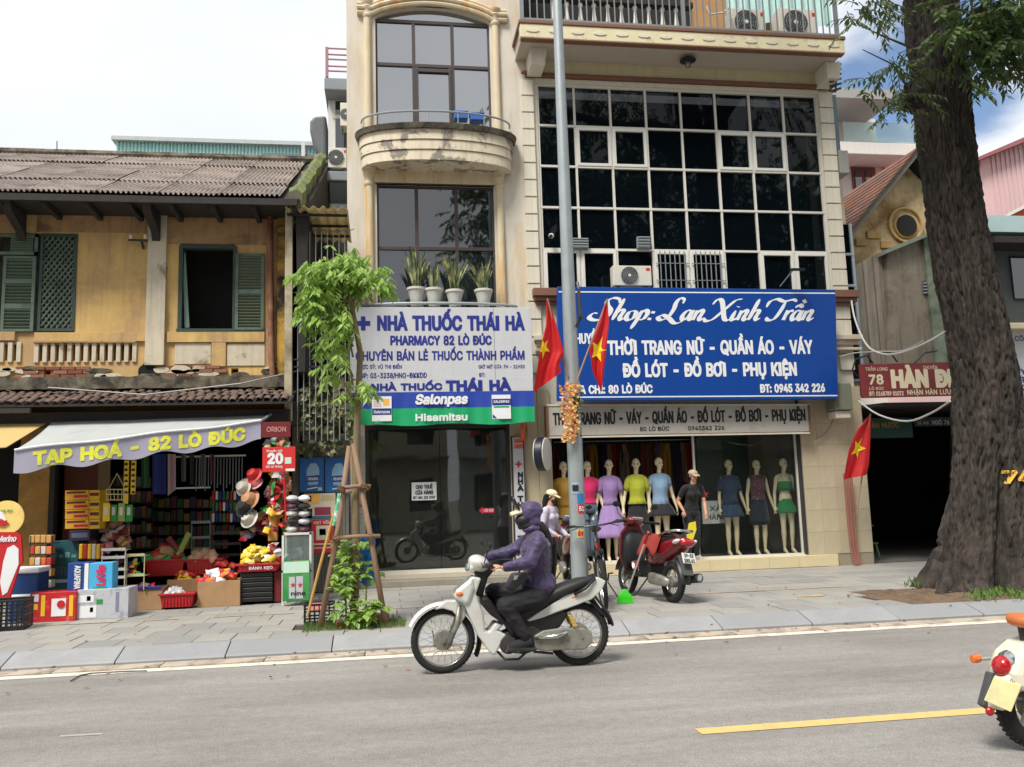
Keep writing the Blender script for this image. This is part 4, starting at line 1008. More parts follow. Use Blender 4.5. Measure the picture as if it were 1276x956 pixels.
for i in range(25):
 u=i/24;c=verge(u);w=.10+.06*mnoise.noise(Vector((u*8,0,0)));h=.05+.06*mnoise.noise(Vector((u*11,5,0)))
 rings.append([c+Vector((-w,0,-.2)),c+Vector((-w,0,h)),c+Vector((0,0,h+.05)),c+Vector((w,0,h*.6)),c+Vector((w,0,-.2))])
q.loft(rings);q.build('verge_moss',moss,lh)
q=MB();q.hexa([(xe+.25,YE+.3,zled),(xe+.35,YE+.3,zled),(xe+.40,YE+.3,ze-.05),(xe+.2,YE+.3,ze-.05)],[(xe+.25,YR,zled),(xe+.5,YR,zled),(xe+.5,YR,zr_),(xe+.2,YR,zr_)]);q.build('gable_wall',mat('black_mould_wall',rgb(44,42,38),.95,.3,3,bump=.01),lh)
for px,x2 in((31,24),(197,198)):
 a=P(px,270,YH)[0];q=MB();q.prism([(a-.06,YH-.02,P(px,300,YH)[1]),(a-.06,YE+.15,ze-.14),(a-.06,YE+.15,ze-.08),(a-.06,YH-.02,ze-.08)]if 0 else[(a-.06,YH-.092,P(px,303,YH)[1]),(a-.06,YH-.20,P(px,300,YH)[1]+.1),(a-.06,YE+.2,ze-.25),(a-.06,YE+.1,ze-.12),(a-.06,YH-.092,ze-.12)],(.13,0,0));q.build('eave_bracket',oldwood,lh,bev=.008)
for i in range(9):
 x=-6.4+i*.62;q=MB();q.box(x,x+.07,YE+.09,YH-.07,ze-.20,ze-.12);q.build('rafter',oldwood,lh)
cz0,cz1=P(200,501,13.25)[1],zled-.20
can=thing('tile_canopy','narrow canopy of broken red tiles above the grocery awning','canopy',(-4,13.4,cz0))
tile_o=None
for r in range(3):
 x=-6.2+(r%2)*.06
 while x<XR+.05:
  if tile_o is None:
   m_=MB();rr=[]
   for k in range(6):
    a=PI*k/5;rr.append((.05-.05*math.cos(a),.028*math.sin(a)))
   m_.loft([[(p[0],0,p[1])for p in rr],[(p[0],.36,p[1])for p in rr]],closed=False,caps=False);m_.loft([[(p[0],0,p[1]-.01)for p in rr],[(p[0],.36,p[1]-.01)for p in rr]],closed=False,caps=False)
   o=m_.build('roof_tile',piece_mat('canopy_tile',rgb(108,88,78),rgb(84,78,72),.9,10),can,local=True,fixn=False);tile_o=o.data
  else:o=link('roof_tile',tile_o,can)
  s=r*.31;o.location=Vector((x,13.22+s,cz0+s*.30+RN.uniform(0,.02)))-LOC[can.name];o.rotation_euler=(.29+RN.uniform(-.06,.06),RN.uniform(-.1,.1),RN.uniform(-.06,.06));x+=.125
q=MB();q.hexa([(-8,13.24,cz0-.05),(XR+.15,13.24,cz0-.05),(XR+.15,13.24,cz0-.01),(-8,13.24,cz0-.01)],[(-8,14.19,cz0+.24),(XR+.15,14.19,cz0+.24),(XR+.15,14.19,cz0+.28),(-8,14.19,cz0+.28)]);q.build('battens',oldwood,can)
q=MB();q.box(-8,XR+.1,13.55,14.15,cz0-.28,cz0-.10);q.build('dark_board',oldwood,can)  # dark strip filling the band below the canopy tiles
q=MB()
for i in range(70):
 x=RN.uniform(-6,XR);y_=RN.uniform(13.25,14.1);c=Vector((x,y_,cz0+(y_-13.22)*.30+.05));q.tube([c,c+Vector((RN.uniform(-.2,.2),RN.uniform(-.05,.05),RN.uniform(-.01,.05)))],.006,3)
stuff(q.build('twigs',mat('dry_twig',rgb(120,100,80),.9,.3,5),can))
q=MB();q.tube([PV(60,483,13.6),PV(180,492,13.4),PV(300,478,13.4),PV(372,462,13.9)],.012,5)
tag(q.build('loose_cable',mat('pale_cable',rgb(150,146,138),.6)),'loose cable drooping along the ledge to the cage post','cable')
# ============ PASSAGE CAGE between the yellow house and the pharmacy
YC=14.25
cage=thing('balcony_cage','old steel cage with a cream corrugated canopy between the yellow house and the pharmacy','cage',(-1.2,YC,3))
plast=mat('cream_plastic_sheet',rgb(206,192,150),.6,.10,4,col2=rgb(120,104,78),amt=.38,s2=2,trans=.3)
a=P(357,255,13.7);b=P(433,262,13.7);z0=a[1];zb_c=P(395,298,14.7)[1]
q=MB();corrugated(q,a[0],b[0]+.02,13.45,P(380,258,13.45)[1],14.9,P(380,300,14.9)[1],pitch=.15,amp=.028);q.build('canopy_sheet',plast,cage,smooth=True,fixn=False)
for k in range(3):
 y_=13.6+.45*k;zz=P(380,258,13.45)[1]+(P(380,300,14.9)[1]-P(380,258,13.45)[1])*(y_-13.45)/1.45-.06
 q=MB();q.box(a[0]+.02,b[0],y_,y_+.04,zz-.02,zz+.015);q.build('purlin',oldwood,cage)
postm=mat('weathered_post',rgb(172,162,136),.8,.15,4,col2=rgb(110,98,76),amt=.44,s2=2)
xa,xb=P(361,400,YC)[0],P(371,400,YC)[0]
q=MB();q.box(xa-.02,xb-.03,YC-.55,YC-.45,P(366,525,YC-.5)[1],z0-.02);q.build('corner_post',postm,cage,bev=.01)
q=MB();q.prism([(xa-.03,YC-.5,z0-.05),(xa-.03,YC-.5,z0+.02),(xa-.03,YC+.5,z0-.02),(xa-.03,YC+.5,z0-.10)],(.09,0,0));q.build('rail',postm,cage)
x1_=P(434,400,YC)[0];zc0,zc1_=P(400,552,YC)[1],P(400,300,YC)[1]
bar_=None;nb_=9
for i in range(nb_):
 if bar_ is None:m_=MB();m_.box(-.007,.007,-.007,.007,0,zc1_-zc0);o=m_.build('bar',greysteel,cage,local=True);bar_=o.data
 else:o=link('bar',bar_,cage)
 o.location=Vector((xb+.05+(x1_-xb-.08)*i/(nb_-1),YC-.48,zc0))-LOC[cage.name]
for y_ in(365,376,448,457):
 z=P(400,y_,YC-.48)[1];q=MB();q.box(xb-.02,x1_,YC-.495,YC-.48,z-.012,z+.012);q.build('crossbar',darksteel,cage)
for i in range(8):
 xx=xb+.05+(x1_-xb-.08)*i/7;q=MB();q.tube([(xx,YC-.48,zc1_),(xx+.12,YC+.5,z0-.05)],.007,4);q.build('top_bar',darksteel,cage)
pb=thing('passage_wall','dark stained wall at the back of the narrow passage','wall',(-1.2,15.4,.14))
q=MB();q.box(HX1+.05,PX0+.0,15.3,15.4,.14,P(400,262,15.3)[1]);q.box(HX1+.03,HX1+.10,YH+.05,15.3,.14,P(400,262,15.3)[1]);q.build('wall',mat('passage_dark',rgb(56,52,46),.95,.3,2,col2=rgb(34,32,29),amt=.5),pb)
q=MB();q.box(xa,xb+.03,YC+.0,YC+.12,.14,P(366,520,YC)[1]);q.build('brick_pier',mat('pier_grey',rgb(120,112,98),.9,.2,6,col2=rgb(80,74,64),amt=.45),pb)
for i in range(3):
 q=MB();q.box(P(383+i*13,400,15)[0],P(388+i*13,400,15)[0],15.1,15.15,2.6,5.9);q.build('timber',mat('brown_timber',rgb(84,66,50),.9,.2,6),pb)
vine_leaf=mat('vine_leaf',rgb(112,112,78),.5,.35,2.5,trans=.15,bump=.001)
vp=thing('climbing_vine','tangled dull green vine hanging inside the steel cage above the water posters','vine',(-1.3,YC-.3,3))
q=MB()
def leafquad(q,c,d,n_,ln,w):
 d=d.normalized();s=d.cross(n_)
 if s.length<1e-4:s=d.orthogonal()
 s.normalize();u=s.cross(d)
 p0=c;p1=c+d*ln*.45+s*w*.5+u*w*.12;p2=c+d*ln;p3=c+d*ln*.45-s*w*.5+u*w*.12;pm_=c+d*ln*.45-u*w*.05
 q.add([p0,p1,p2,p3,pm_],[(0,1,4),(1,2,4),(2,3,4),(3,0,4)])
for i in range(900):
 px=RN.uniform(374,438);py=min(RN.gauss(517,26),562)
 if py<462 or mnoise.noise(Vector((px*.06,py*.06,2)))<-.12:continue
 c=PV(px,py,YC-.45+RN.uniform(0,.45));leafquad(q,c,Vector((RN.uniform(-.8,.8),RN.uniform(-.6,.1),RN.uniform(-1,.2))),Vector((RN.uniform(-.5,.5),-1,RN.uniform(.2,1))),RN.uniform(.08,.15),RN.uniform(.07,.12))
q.build('leaves',vine_leaf,vp)
q=MB()
for i in range(14):
 px=RN.uniform(376,436);pts=[PV(px+RN.uniform(-8,8),470+k*18,YC-.3+RN.uniform(-.1,.1))for k in range(5)];q.tube(pts,.008,4)
q.build('stems',mat('vine_stem',rgb(92,78,56),.9),vp)
pg=thing('slatted_gate','grey upright slat gate under the vine closing the passage','gate',(-1.2,YC,.14))
q=MB();a,b,c,d=prect(377,545,434,740,YC);q.box(a,b,YC+.03,YC+.06,.14,d-.02);q.build('gate_back',darksteel,pg)
sl=None
for i in range(13):
 if sl is None:m_=MB();m_.box(0,.05,-.012,.012,0,d-.14-.05);o=m_.build('slat',mat('grey_slat',rgb(112,108,100),.7,.12,6),pg,local=True,bev=.003);sl=o.data
 else:o=link('slat',sl,pg,bev=.003)
 o.location=Vector((a+.02+i*(b-a-.06)/12,YC+.01,.15))-LOC[pg.name]
q=MB();q.box(a,b,YC-.02,YC+.03,d-.04,d+.04);q.build('top_rail',greysteel,pg)
def poster_img(name,w_,base,parts):pass
for i,(xl,xr)in enumerate(((373.5,403.3),(405,434))):
 Yp=YC-.06
 t=thing('water_poster','blue water jug poster fixed to the slatted gate, %s one'%('left' if i==0 else 'right'),'poster',PV((xl+xr)/2,612,Yp),'blue water jug posters')
 wa=mat('poster_blue',rgb(46,120,186),.45,.1,3,col2=rgb(24,74,150),amt=.5,sharp=.2,s2=2)
 q=MB();rect(q,xl,570.5,xr,613,Yp,.012);q.build('sheet',wa,t)
 jug=mat('jug_pale',rgb(150,190,220),.4,.12,4);q=MB()
 pts=[P(xl+x,y,Yp)for x,y in((13,578),(20,577),(24,583),(25,598),(22,604),(11,605),(8,598),(9,585))];q.xz(pts,Yp-.006,Yp-.001);q.build('jug_print',jug,t,bev=.002)
 q=MB();pts=[P(xl+x,y,Yp)for x,y in((8.3,593.5),(25,592),(24.6,600),(8.6,601))];q.xz(pts,Yp-.009,Yp-.0065);q.build('jug_band',flat('deep_blue',28,72,140),t)
 text_px('VIHAWA',xl+10,xl+23,595,598.6,Yp-.009,ink,t,bold=.05)
 q=MB();pts=[P(xl+x,y,Yp)for x,y in((9,609),(22,606.5),(22,608),(9,610.5))];q.xz(pts,Yp-.006,Yp-.002);q.build('swoosh',ink,t)
 text_px('20L',xl+22.5,xl+28,607.5,611,Yp-.002,ink,t,bold=.07)
def board(name,label,cat,xl,yt,xr,yb,Y,m,th=.02,group=None,zbase=None):
 t=thing(name,label,cat,PV((xl+xr)/2,yb,Y),group);q=MB();rect(q,xl,yt,xr,yb,Y,th);q.build('panel',m,t,bev=.003);return t
def blocks(t,items,Y,nm='print'):
 for xl,yt,xr,yb,m in items:q=MB();rect(q,xl,yt,xr,yb,Y-.003,.002);q.build(nm,m,t)
t=board('picture_card','cream advertising card with food pictures below the water posters','card',378,615,418,650,YC-.12,flat('card_cream',200,192,170))
blocks(t,[(379,616,398,627,flat('warm_orange',236,176,84)),(380,618,388,625,flat('food_brown',150,84,50)),(400,617,416,624,flat('tan_print',190,170,130)),(392,632,412,642,flat('berry_print',140,50,70)),(382,634,389,646,flat('navy_rim',22,28,44,.4)),(380,643,417,649,flat('teal_print',54,110,130))],YC-.12)
t=board('red_poster','red poster with white cup picture leaning behind the small glass case','poster',388,647,416,689,YC-.2,flat('poster_red',180,40,44))
blocks(t,[(394,655,410,673,flat('card_cream',200,192,170)),(398,659,406,667,flat('poster_red',180,40,44)),(391,677,413,679,flat('card_cream',200,192,170)),(391,682,413,683.5,flat('card_cream',200,192,170))],YC-.2)
text_px('HẠT NÊM',391,413,649.5,653,YC-.204,flat('card_cream',200,192,170),t,bold=.05)
t=board('narrow_notice','narrow grey and red notice on the white tile pier','notice',437,628,452,664,14.9,flat('notice_grey',196,192,184),.01)
blocks(t,[(438,629,451,632.5,flat('faint_red',200,90,80)),(438,641,451,642,flat('line_grey',140,136,130)),(438,646,451,647,flat('line_grey',140,136,130)),(438,651,451,652,flat('line_grey',140,136,130))],14.9)
t=thing('wall_lamp','cream half bowl wall lamp left of the green banner','lamp',PV(432,530,14.5))
q=MB();q.lathe([(.0,-.22),(.10,-.2),(.15,0),(.14,.2),(.0,.22)],PV(434,529,14.62),18,sx=.7);q.build('bowl',flat('bowl_cream',196,188,160),t,smooth=True)
t=thing('meter_box','black electric meter box on the passage post','meter box',PV(366,525,13.9));q=MB();rect(q,352,500,373,530,13.8,.2);q.build('case',mat('meter_dark',rgb(50,50,44),.6,.2,5),t,bev=.01)
# ============ BUILDINGS BEHIND
rb=thing('rear_grey_house','pale grey tower house rising behind the cage with a red roof rail','house',(-.9,18,.14))
YRH=17.5;gm=mat('pale_grey_render',rgb(196,198,196),.8,.06,3,streak=.2);x0_,x1_=P(406,150,YRH)[0],-.2
q=MB();q.box(x0_+.05,x1_,YRH,YRH+4,.14,P(420,118,YRH)[1]);q.build('wall',gm,rb)
q=MB();q.box(P(404,100,YRH-.5)[0],x1_,YRH-.5,YRH+4,P(420,112,YRH-.5)[1],P(420,97,YRH-.5)[1]);q.build('roof_slab',mat('slab_grey',rgb(128,136,142),.8,.1,4),rb,bev=.02)
q=MB();q.box(P(405,190,YRH-.5)[0],x1_,YRH-.5,YRH,P(420,225,YRH-.5)[1],P(420,213,YRH-.5)[1]);q.prism([(P(405,190,YRH)[0]+.1,YRH-.4,P(420,225,YRH-.5)[1]),(P(405,190,YRH)[0]+.1,YRH,P(420,225,YRH-.5)[1]),(P(405,190,YRH)[0]+.1,YRH,P(420,245,YRH-.5)[1])],(2,0,0));q.build('floor_slab',mat('slab_grey',rgb(128,136,142),.8,.1,4),rb,bev=.02)
q=MB();a,b,c,d=prect(415,124,434,207,YRH-.01);q.box(a,b,YRH-.02,YRH+.05,c,d);wf_=q.build('window',alu,rb);q=MB();q.box(a+.05,b,YRH-.03,YRH-.021,c+.05,d-.05);q.build('pane',mid_pane,wf_)
q=MB();q.box(a,b,YRH-.035,YRH-.018,(c+d)/2+.3,(c+d)/2+.38);q.build('transom',alu,wf_)
q=MB();a,b,c,d=prect(413,238,434,262,YRH-.01);q.box(a,b,YRH-.02,YRH+.05,c,d);q.build('window',mid_pane,rb)
rail_m=mat('maroon_rail',rgb(150,108,118),.6)
for y_ in(61,68.5,74.5,83,89):z=P(420,y_,YRH-.45)[1];q=MB();q.box(P(407,80,YRH-.45)[0],x1_,YRH-.47,YRH-.44,z-.012,z+.012);q.build('roof_rail',rail_m,rb)
q=MB();xq=P(408,80,YRH-.45)[0];q.box(xq-.04,xq+.02,YRH-.48,YRH-.42,P(420,97,YRH-.45)[1],P(420,60,YRH-.45)[1]);q.build('rail_post',rail_m,rb)
def ac_unit(xl,yt,xr,yb,Y,label,group='air conditioner units',dark_=False,depth=.32):
 a,b,c,d=prect(xl,yt,xr,yb,Y);t=thing('air_conditioner',label,'air conditioner',((a+b)/2,Y,c),group)
 q=MB();q.box(a,b,Y,Y+depth,c,d);q.build('case',mat('ac_white',rgb(204,200,188),.5,.06,5,col2=rgb(160,154,140),amt=.36),t,bev=.012)
 w=b-a;h=d-c;r=min(w,h)*.42;cx_=a+w*.42;cz=c+h*.5
 q=MB();q.lathe([(r,.0),(r,.012),(r*.2,.02),(0,.02)],(cx_,Y,cz),24,(0,-1,0));q.build('fan_well',mat('fan_dark',rgb(64,64,62),.6),t)
 q=MB()
 for k in range(1,6):q.ring((cx_,Y-.024,cz),r*k/5,.005,(0,1,0),24,4)
 for k in range(6):an=PI*k/6;q.tube([(cx_-r*math.cos(an),Y-.024,cz-r*math.sin(an)),(cx_+r*math.cos(an),Y-.024,cz+r*math.sin(an))],.004,4)
 q.build('fan_guard',greysteel,t);q=MB();q.lathe([(r*.16,0),(r*.16,.01),(0,.012)],(cx_,Y-.02,cz),12,(0,-1,0));q.build('hub',whitep,t)
 q=MB();q.box(b-w*.14,b-w*.04,Y-.004,Y-.0005,d-h*.25,d-h*.12);q.build('badge',red,t)
 for fx in(a+w*.1,b-w*.18):q=MB();q.box(fx,fx+w*.08,Y+.02,Y+depth-.02,c-.06,c-.001);q.build('foot',darksteel,t)
 return t
ac_unit(409,184,432,209,YRH-.42,'cream air conditioner on the grey rear house floor slab','air conditioner units')
ac_unit(424,128,440,157,YRH-.9,'white air conditioner half hidden behind the pharmacy wall edge')
ac_unit(912,11,954,45,14.75,'left air conditioner unit of the pair on the top balcony')
ac_unit(971,11,1019,46,14.75,'right air conditioner unit of the pair, larger grey fan, on the top balcony')
ac_unit(764,331,812,356,14.62,'air conditioner sitting on top of the blue sign under the grid window',depth=.2)
q=MB();pts=[PV(x,y,14.68)for x,y in((880,8),(884,18),(900,16),(908,10),(912,24))];q.tube(pts,.02,6);tag(q.build('hose',whitep,smooth=True),'white pipe looping to the left air conditioner on the top balcony','pipe')
t=thing('water_tank','dark grey rounded water tank beside the grey rear house','tank',PV(397,205,19))
q=MB();c=PV(397,180,19);pts=[P(x,y,19)for x,y in((388,160),(393,154),(408,153),(408,205),(400,204),(394,192),(388,172))];q.xz(pts,18.6,19.4);q.build('tank',mat('tank_grey',rgb(96,98,102),.6,.1,4),t,bev=.06)
q=MB();z=P(400,205,19)[1];q.box(P(394,205,19)[0],P(409,205,19)[0],18.7,19.3,0,z-.01);q.build('stand',gm,t)
tl_=thing('teal_shed','long teal corrugated roof shed far behind the yellow house','shed',(-6,30,.14))
teal=mat('teal_sheet',rgb(190,226,222),.6,.06,2,stretch=(4,1,.3));x0_,x1_=P(144,190,30)[0],P(408,190,30)[0];zt_,zb_t=P(144,176,30)[1],P(144,205,30)[1]-4
q=MB();q.grid(lambda u,v:(x0_+(x1_-x0_)*u,30+.06*math.cos(u*2*PI*60),zb_t+(zt_-.05*u-zb_t)*v),360,1);q.build('wall',teal,tl_,fixn=False)
q=MB();q.box(x0_-.1,x1_+.1,29.8,36,zt_-.02,zt_+.12);q.build('roof',mat('shed_roof_grey',rgb(170,176,176),.6),tl_)
q=MB();a,b,c,d=prect(328,193,392,207,29.8);q.box(a,b,29.7,29.9,c,d);q.build('grey_panel',mat('panel_grey',rgb(96,104,110),.6),tl_)
q=MB();a=P(378,200,29.7)[0];q.box(a-.06,a+.06,29.6,29.7,zb_t,zt_);q.build('post',gm,tl_)
q=MB();q.box(x0_,x1_,30.2,36,.1,zb_t);q.build('base',gm,tl_)
t=thing('cream_rooftop','low cream rooftop at the far left behind the ridge','building',(-14,28,.14))
q=MB();pts=[P(x,y,28)for x,y in((-80,183),(0,183),(55,185),(64,191),(66,215),(-80,215))];q.xz(pts,28,32);q.build('parapet',mat('far_cream',rgb(206,202,184),.8),t);q=MB();q.box(P(-80,200,28)[0],P(64,200,28)[0],28.1,32,.1,P(0,214,28)[1]);q.build('wall',mat('far_cream',rgb(206,202,184),.8),t)
t=thing('roof_aerial','thin aerial rod standing on the far roof','aerial',PV(71,195,28));q=MB();q.tube([PV(71,215,27),PV(71,176,27)],.02,5);q.build('rod',greysteel,t)
wh=thing('white_rear_house','white rear house with a glass balcony and louvres behind the tiled gable','house',(15,24,.14))
Yw=24;wm=mat('white_render',rgb(206,206,200),.8,.05,2,streak=.12)
X0,X1=P(1040,160,Yw)[0]-2,P(1143,200,Yw)[0]
q=MB();q.box(X0,X1,Yw,Yw+6,.1,P(1090,176,Yw)[1]);q.build('wall',wm,wh)
q=MB();a,b,c,d=prect(1000,177,1142,192,Yw-1);q.box(a,b,Yw-1,Yw,c,d);q.build('balcony_slab',wm,wh,bev=.02)
q=MB();a,b,c,d=prect(1052,153,1140,178,Yw-.9);q.box(a,b,Yw-.9,Yw-.87,c,d);q.build('glass_rail',clear_glass,wh)
q=MB();q.box(X0+.2,X1-.3,Yw+1.6,Yw+1.8,P(1090,180,Yw)[1],P(1090,120,Yw)[1]);q.build('upper_wall',wm,wh)
q=MB();za,zc_=P(1100,112,Yw-1.5)[1],P(1100,152,Yw+1.5)[1];xl_,xr_=P(1035,112,Yw-1.5)[0],P(1116,112,Yw-1.5)[0]
q.hexa([(xl_,Yw-1.5,za-.3),(xr_,Yw-1.5,za-.3),(xr_,Yw-1.5,za),(xl_,Yw-1.5,za)],[(xl_,Yw+1.6,zc_-.0),(xr_+.9,Yw+1.6,zc_),(xr_+.9,Yw+1.6,zc_+.9),(xl_,Yw+1.6,zc_+.9)]);q.build('canopy',mat('canopy_grey',rgb(150,150,146),.7,.05,3),wh)
for i in range(9):q=MB();z=P(1120,193+i*2.7,Yw-.1)[1];q.box(P(1099,200,Yw)[0],X1-.05,Yw-.12,Yw-.08,z-.02,z+.025);q.build('louvre',alu,wh)
q=MB();a,b,c,d=prect(1062,209,1091,236,Yw-.02);q.box(a,b,Yw-.05,Yw,c,d);f_=q.build('window',mat('brown_door',rgb(112,62,54),.6),wh)
for xl in(1066,1079):q=MB();rect(q,xl,212,xl+8,234,Yw-.08,.02);q.build('pane',mid_pane,f_)
Yg=16.5
gh=thing('gable_house','old ochre gable house with a round vent and red tiled roof behind the alley','house',(10.5,Yg,.14))
ap=P(1127,197,Yg);lf_=P(1050,290,Yg);
rt=(2*ap[0]-lf_[0],lf_[1]);
q=MB();q.xz([(lf_[0],3.45),(rt[0],3.45),(rt[0],rt[1]-.1),(ap[0],ap[1]-.15),(lf_[0],lf_[1]-.1)],Yg,Yg+.3);q.build('gable_wall',mat('gable_ochre',rgb(214,190,146),.88,.1,3,bump=.004,col2=rgb(150,112,70),amt=.46,s2=1.2,streak=.4),gh)
for sgn,e in((-1,lf_),(1,rt)):
 dx,dz_=e[0]-ap[0],e[1]-ap[1];l=math.hypot(dx,dz_);ux,uz=dx/l,dz_/l;nx_,nz_=(-uz,ux)if sgn>0 else(uz,-ux)
 if nz_<0:nx_,nz_=-nx_,-nz_
 E=(e[0]+ux*.3,e[1]+uz*.3);A_=(ap[0],ap[1]+.02)
 q=MB();q.xz([A_,E,(E[0]-nx_*.12,E[1]-nz_*.12),(A_[0],A_[1]-.17)],Yg-.45,Yg-.38);q.build('barge_board',mat('grey_old_board',rgb(112,108,100),.9,.25,6),gh)
 q=MB();q.xz([A_,E,(E[0]-nx_*.05,E[1]-nz_*.05),(A_[0],A_[1]-.07)],Yg-.37,Yg+6);q.build('roof_deck',oldwood,gh)
 rows_=13;me_t=None
 for r in range(rows_):
  cx_,cz=A_[0]+(E[0]-A_[0])*(r+.5)/rows_,A_[1]+(E[1]-A_[1])*(r+.5)/rows_;w=l/rows_+.06
  q=MB();q.obox((cx_+nx_*.02,Yg+2.75,cz+nz_*.02),(w,6.5,.02),Matrix.Rotation(-math.atan2(uz,ux)+(.06 if sgn<0 else-.06),3,'Y'));q.build('tile_course',redtile,gh)
cv=P(1128,282,Yg);q=MB();q.lathe([(.0,.0),(.27,.0),(.27,-.03),(.22,-.03)],(cv[0],Yg-.01,cv[1]),28,(0,1,0));q.build('vent_ring',ochre,gh)
q=MB();q.lathe([(.0,0),(.235,0),(.235,.02)],(cv[0]-.0,Yg-.045,cv[1]-.0),26,(0,-1,0));q.build('vent_hole',dark,gh)
q=MB();q.ring((cv[0],Yg-.03,cv[1]+.02),.38,.035,(0,1,0),24,6);q.build('relief_arch',ochre,gh)
for xl,xr,y_ in((1067,1080,297),(1081,1098,288),(1098,1112,300)):q=MB();rect(q,xl,y_,xr,y_+9,Yg-.05,.05);q.build('relief_step',ochre,gh,bev=.008)
aw=thing('corrugated_partition','tall grey corrugated partition leaning left of the stained concrete wall','partition',PV(1088,480,15.6))
for i in range(6):
 px=1068+i*6.6;a=P(px,400,15.6)[0];b=P(px+6.2,400,15.6)[0];top=P(px,333-i*3.5,15.6)[1];q=MB()
 q.xz([(a,P(px,470,15.6)[1]-.4),(b,P(px,470,15.6)[1]-.4),(b,top+.05),(a,top)],15.58+.03*(i%2),15.62+.03*(i%2));q.build('sheet',mat('corr_wall_grey',rgb(142,134,122),.8,.12,5,stretch=(1,1,.3),col2=rgb(110,100,88),amt=.44),aw,bev=.006)
cw=thing('concrete_wall','stained grey concrete wall with a small louvre above the alley sign','wall',PV(1140,470,15.5))
q=MB();q.xz([P(1105,480,15.5),P(1200,480,15.5),P(1200,300,15.5),P(1163,292,15.5),P(1105,315,15.5)],15.48,16.2);q.build('wall',mat('stained_concrete',rgb(134,126,110),.9,.10,4,bump=.004,col2=rgb(70,64,56),amt=.38,sharp=.12,s2=1.1,streak=.6),cw)
q=MB();q.prism([PV(1104,316,15.3),PV(1165,291,15.3),PV(1165,286,15.3),PV(1104,311,15.3)],(0,.5,0));q.build('coping',mat('green_grey_coping',rgb(122,134,122),.8,.1,5),cw)
q=MB();rect(q,1150,350,1160,367,15.46,.03);vf=q.build('louvre_frame',mould,cw)
for k in range(4):q=MB();rect(q,1151,352+k*4,1159.5,353.5+k*4,15.43,.03);q.build('louvre',steel,vf)
q=MB();rect(q,1160,296,1176,480,15.4,.08);q.build('green_post',mat('pale_green_post',rgb(134,146,128),.85,.2,3,col2=rgb(84,92,76),amt=.5),cw)
al=thing('alley_entrance','dark covered alley mouth between the clothes shop and the old tree','alley',(9.8,15,.14))
q=MB();xa,xb=SX1+.06,16.0
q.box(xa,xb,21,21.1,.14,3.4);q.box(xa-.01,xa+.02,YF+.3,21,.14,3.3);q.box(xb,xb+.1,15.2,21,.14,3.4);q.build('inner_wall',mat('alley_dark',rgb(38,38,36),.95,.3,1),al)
q=MB();q.hexa([(xa,14.2,3.0),(xb,14.2,3.0),(xb,14.2,3.05),(xa,14.2,3.05)],[(xa,21,3.3),(xb,21,3.3),(xb,21,3.36),(xa,21,3.36)]);q.build('roof',oldwood,al)
q=MB();q.add([(xa,15.1,.15),(xb,15.1,.15),(xb,21,.15),(xa,21,.15)],[(0,1,2,3)]);q.build('floor',mat('alley_floor',rgb(110,106,100),.9,.15,2),al)
q=MB();q.box(11.6,11.8,15.1,15.3,.14,3.0);q.build('post',oldwood,al)
t=board('green_alley_sign','dim green painted sign hanging inside the alley mouth','sign',1056,521,1137,546,15.3,mat('deep_green_board',rgb(30,66,62),.7),.05)
text_px('QUÁN NƯỚC'.replace('Ư','Ư').replace('Ớ','Ớ'),1075,1120,527,533,15.3,mat('dull_gold',rgb(150,120,50),.7),t,bold=.05)
t=board('alley_number_sign','small dark alley number board reading NGÕ 76','sign',1140,520,1190,531,15.0,mat('black_board',rgb(30,32,36),.7),.04)
text_px('NGÕ 76',1161,1183,524,529,15.0,mat('dull_white',rgb(150,150,150),.7),t,bold=.05);text_px('Số nhà',1143,1157,525,529,15.0,mat('dull_white',rgb(150,150,150),.7),t,bold=.02)
Y7=13.9
t=thing('welding_sign','maroon sign with a white number 78 hung in front of the alley','sign',PV(1130,494,Y7))
q=MB();A_=[P(x,y,Y7)for x,y in((1071,454),(1230,450),(1230,492),(1075,496))];q.xz(A_,Y7,Y7+.05);q.build('board',mat('maroon_board',rgb(122,40,44),.6,.08,5,col2=rgb(104,34,38),amt=.45),t,bev=.004)
iv=flat('ivory_ink',216,204,172)
text_px('TRẦN LONG',1078,1106,458,462,Y7,iv,t,bold=.02);text_px('78',1082,1101,467.5,478.5,Y7,iv,t,bold=.07);text_px('LÒ ĐÚC',1083,1101.5,482.5,486,Y7,iv,t,bold=.03)
text_px('ĐT: 0168789 01072',1083,1126,488,493,Y7,iv,t,bold=.05);text_px('CHUYÊN',1150,1168,456,460,Y7,iv,t,bold=.03);text_px('HÀN ĐIỆN',1110,1216,462,481.5,Y7,iv,t,bold=.10);text_px('NHẬN HÀN LƯU',1130,1185,486,491.5,Y7,iv,t,bold=.05)
q=MB()
for pts in(((1071,470),(1062,462),(1066,448),(1080,443),(1088,453)),((1084,453),(1082,438),(1110,440),(1118,451)),((1140,452),(1152,440),(1168,437))):q.tube([PV(x,y,Y7+.1)for x,y in pts],.016,6)
q.build('bracket',blackp,t)
def cable(pts,Y,r,m,label,n=4):
 P3=[PV(x,y,Y if not isinstance(Y,(list,tuple))else Y[i])for i,(x,y)in enumerate(pts)];out=[]
 for i in range(len(P3)-1):
  p0,p1,p2,p3=P3[max(i-1,0)],P3[i],P3[i+1],P3[min(i+2,len(P3)-1)]
  for k in range(n):s=k/n;out.append(.5*((2*p1)+(-p0+p2)*s+(2*p0-5*p1+4*p2-p3)*s*s+(-p0+3*p1-3*p2+p3)*s**3))
 out.append(P3[-1]);q=MB();q.tube(out,r,6);return tag(q.build('cable',m,smooth=True),label,'cable')
wc=flat('cable_white',190,188,182)
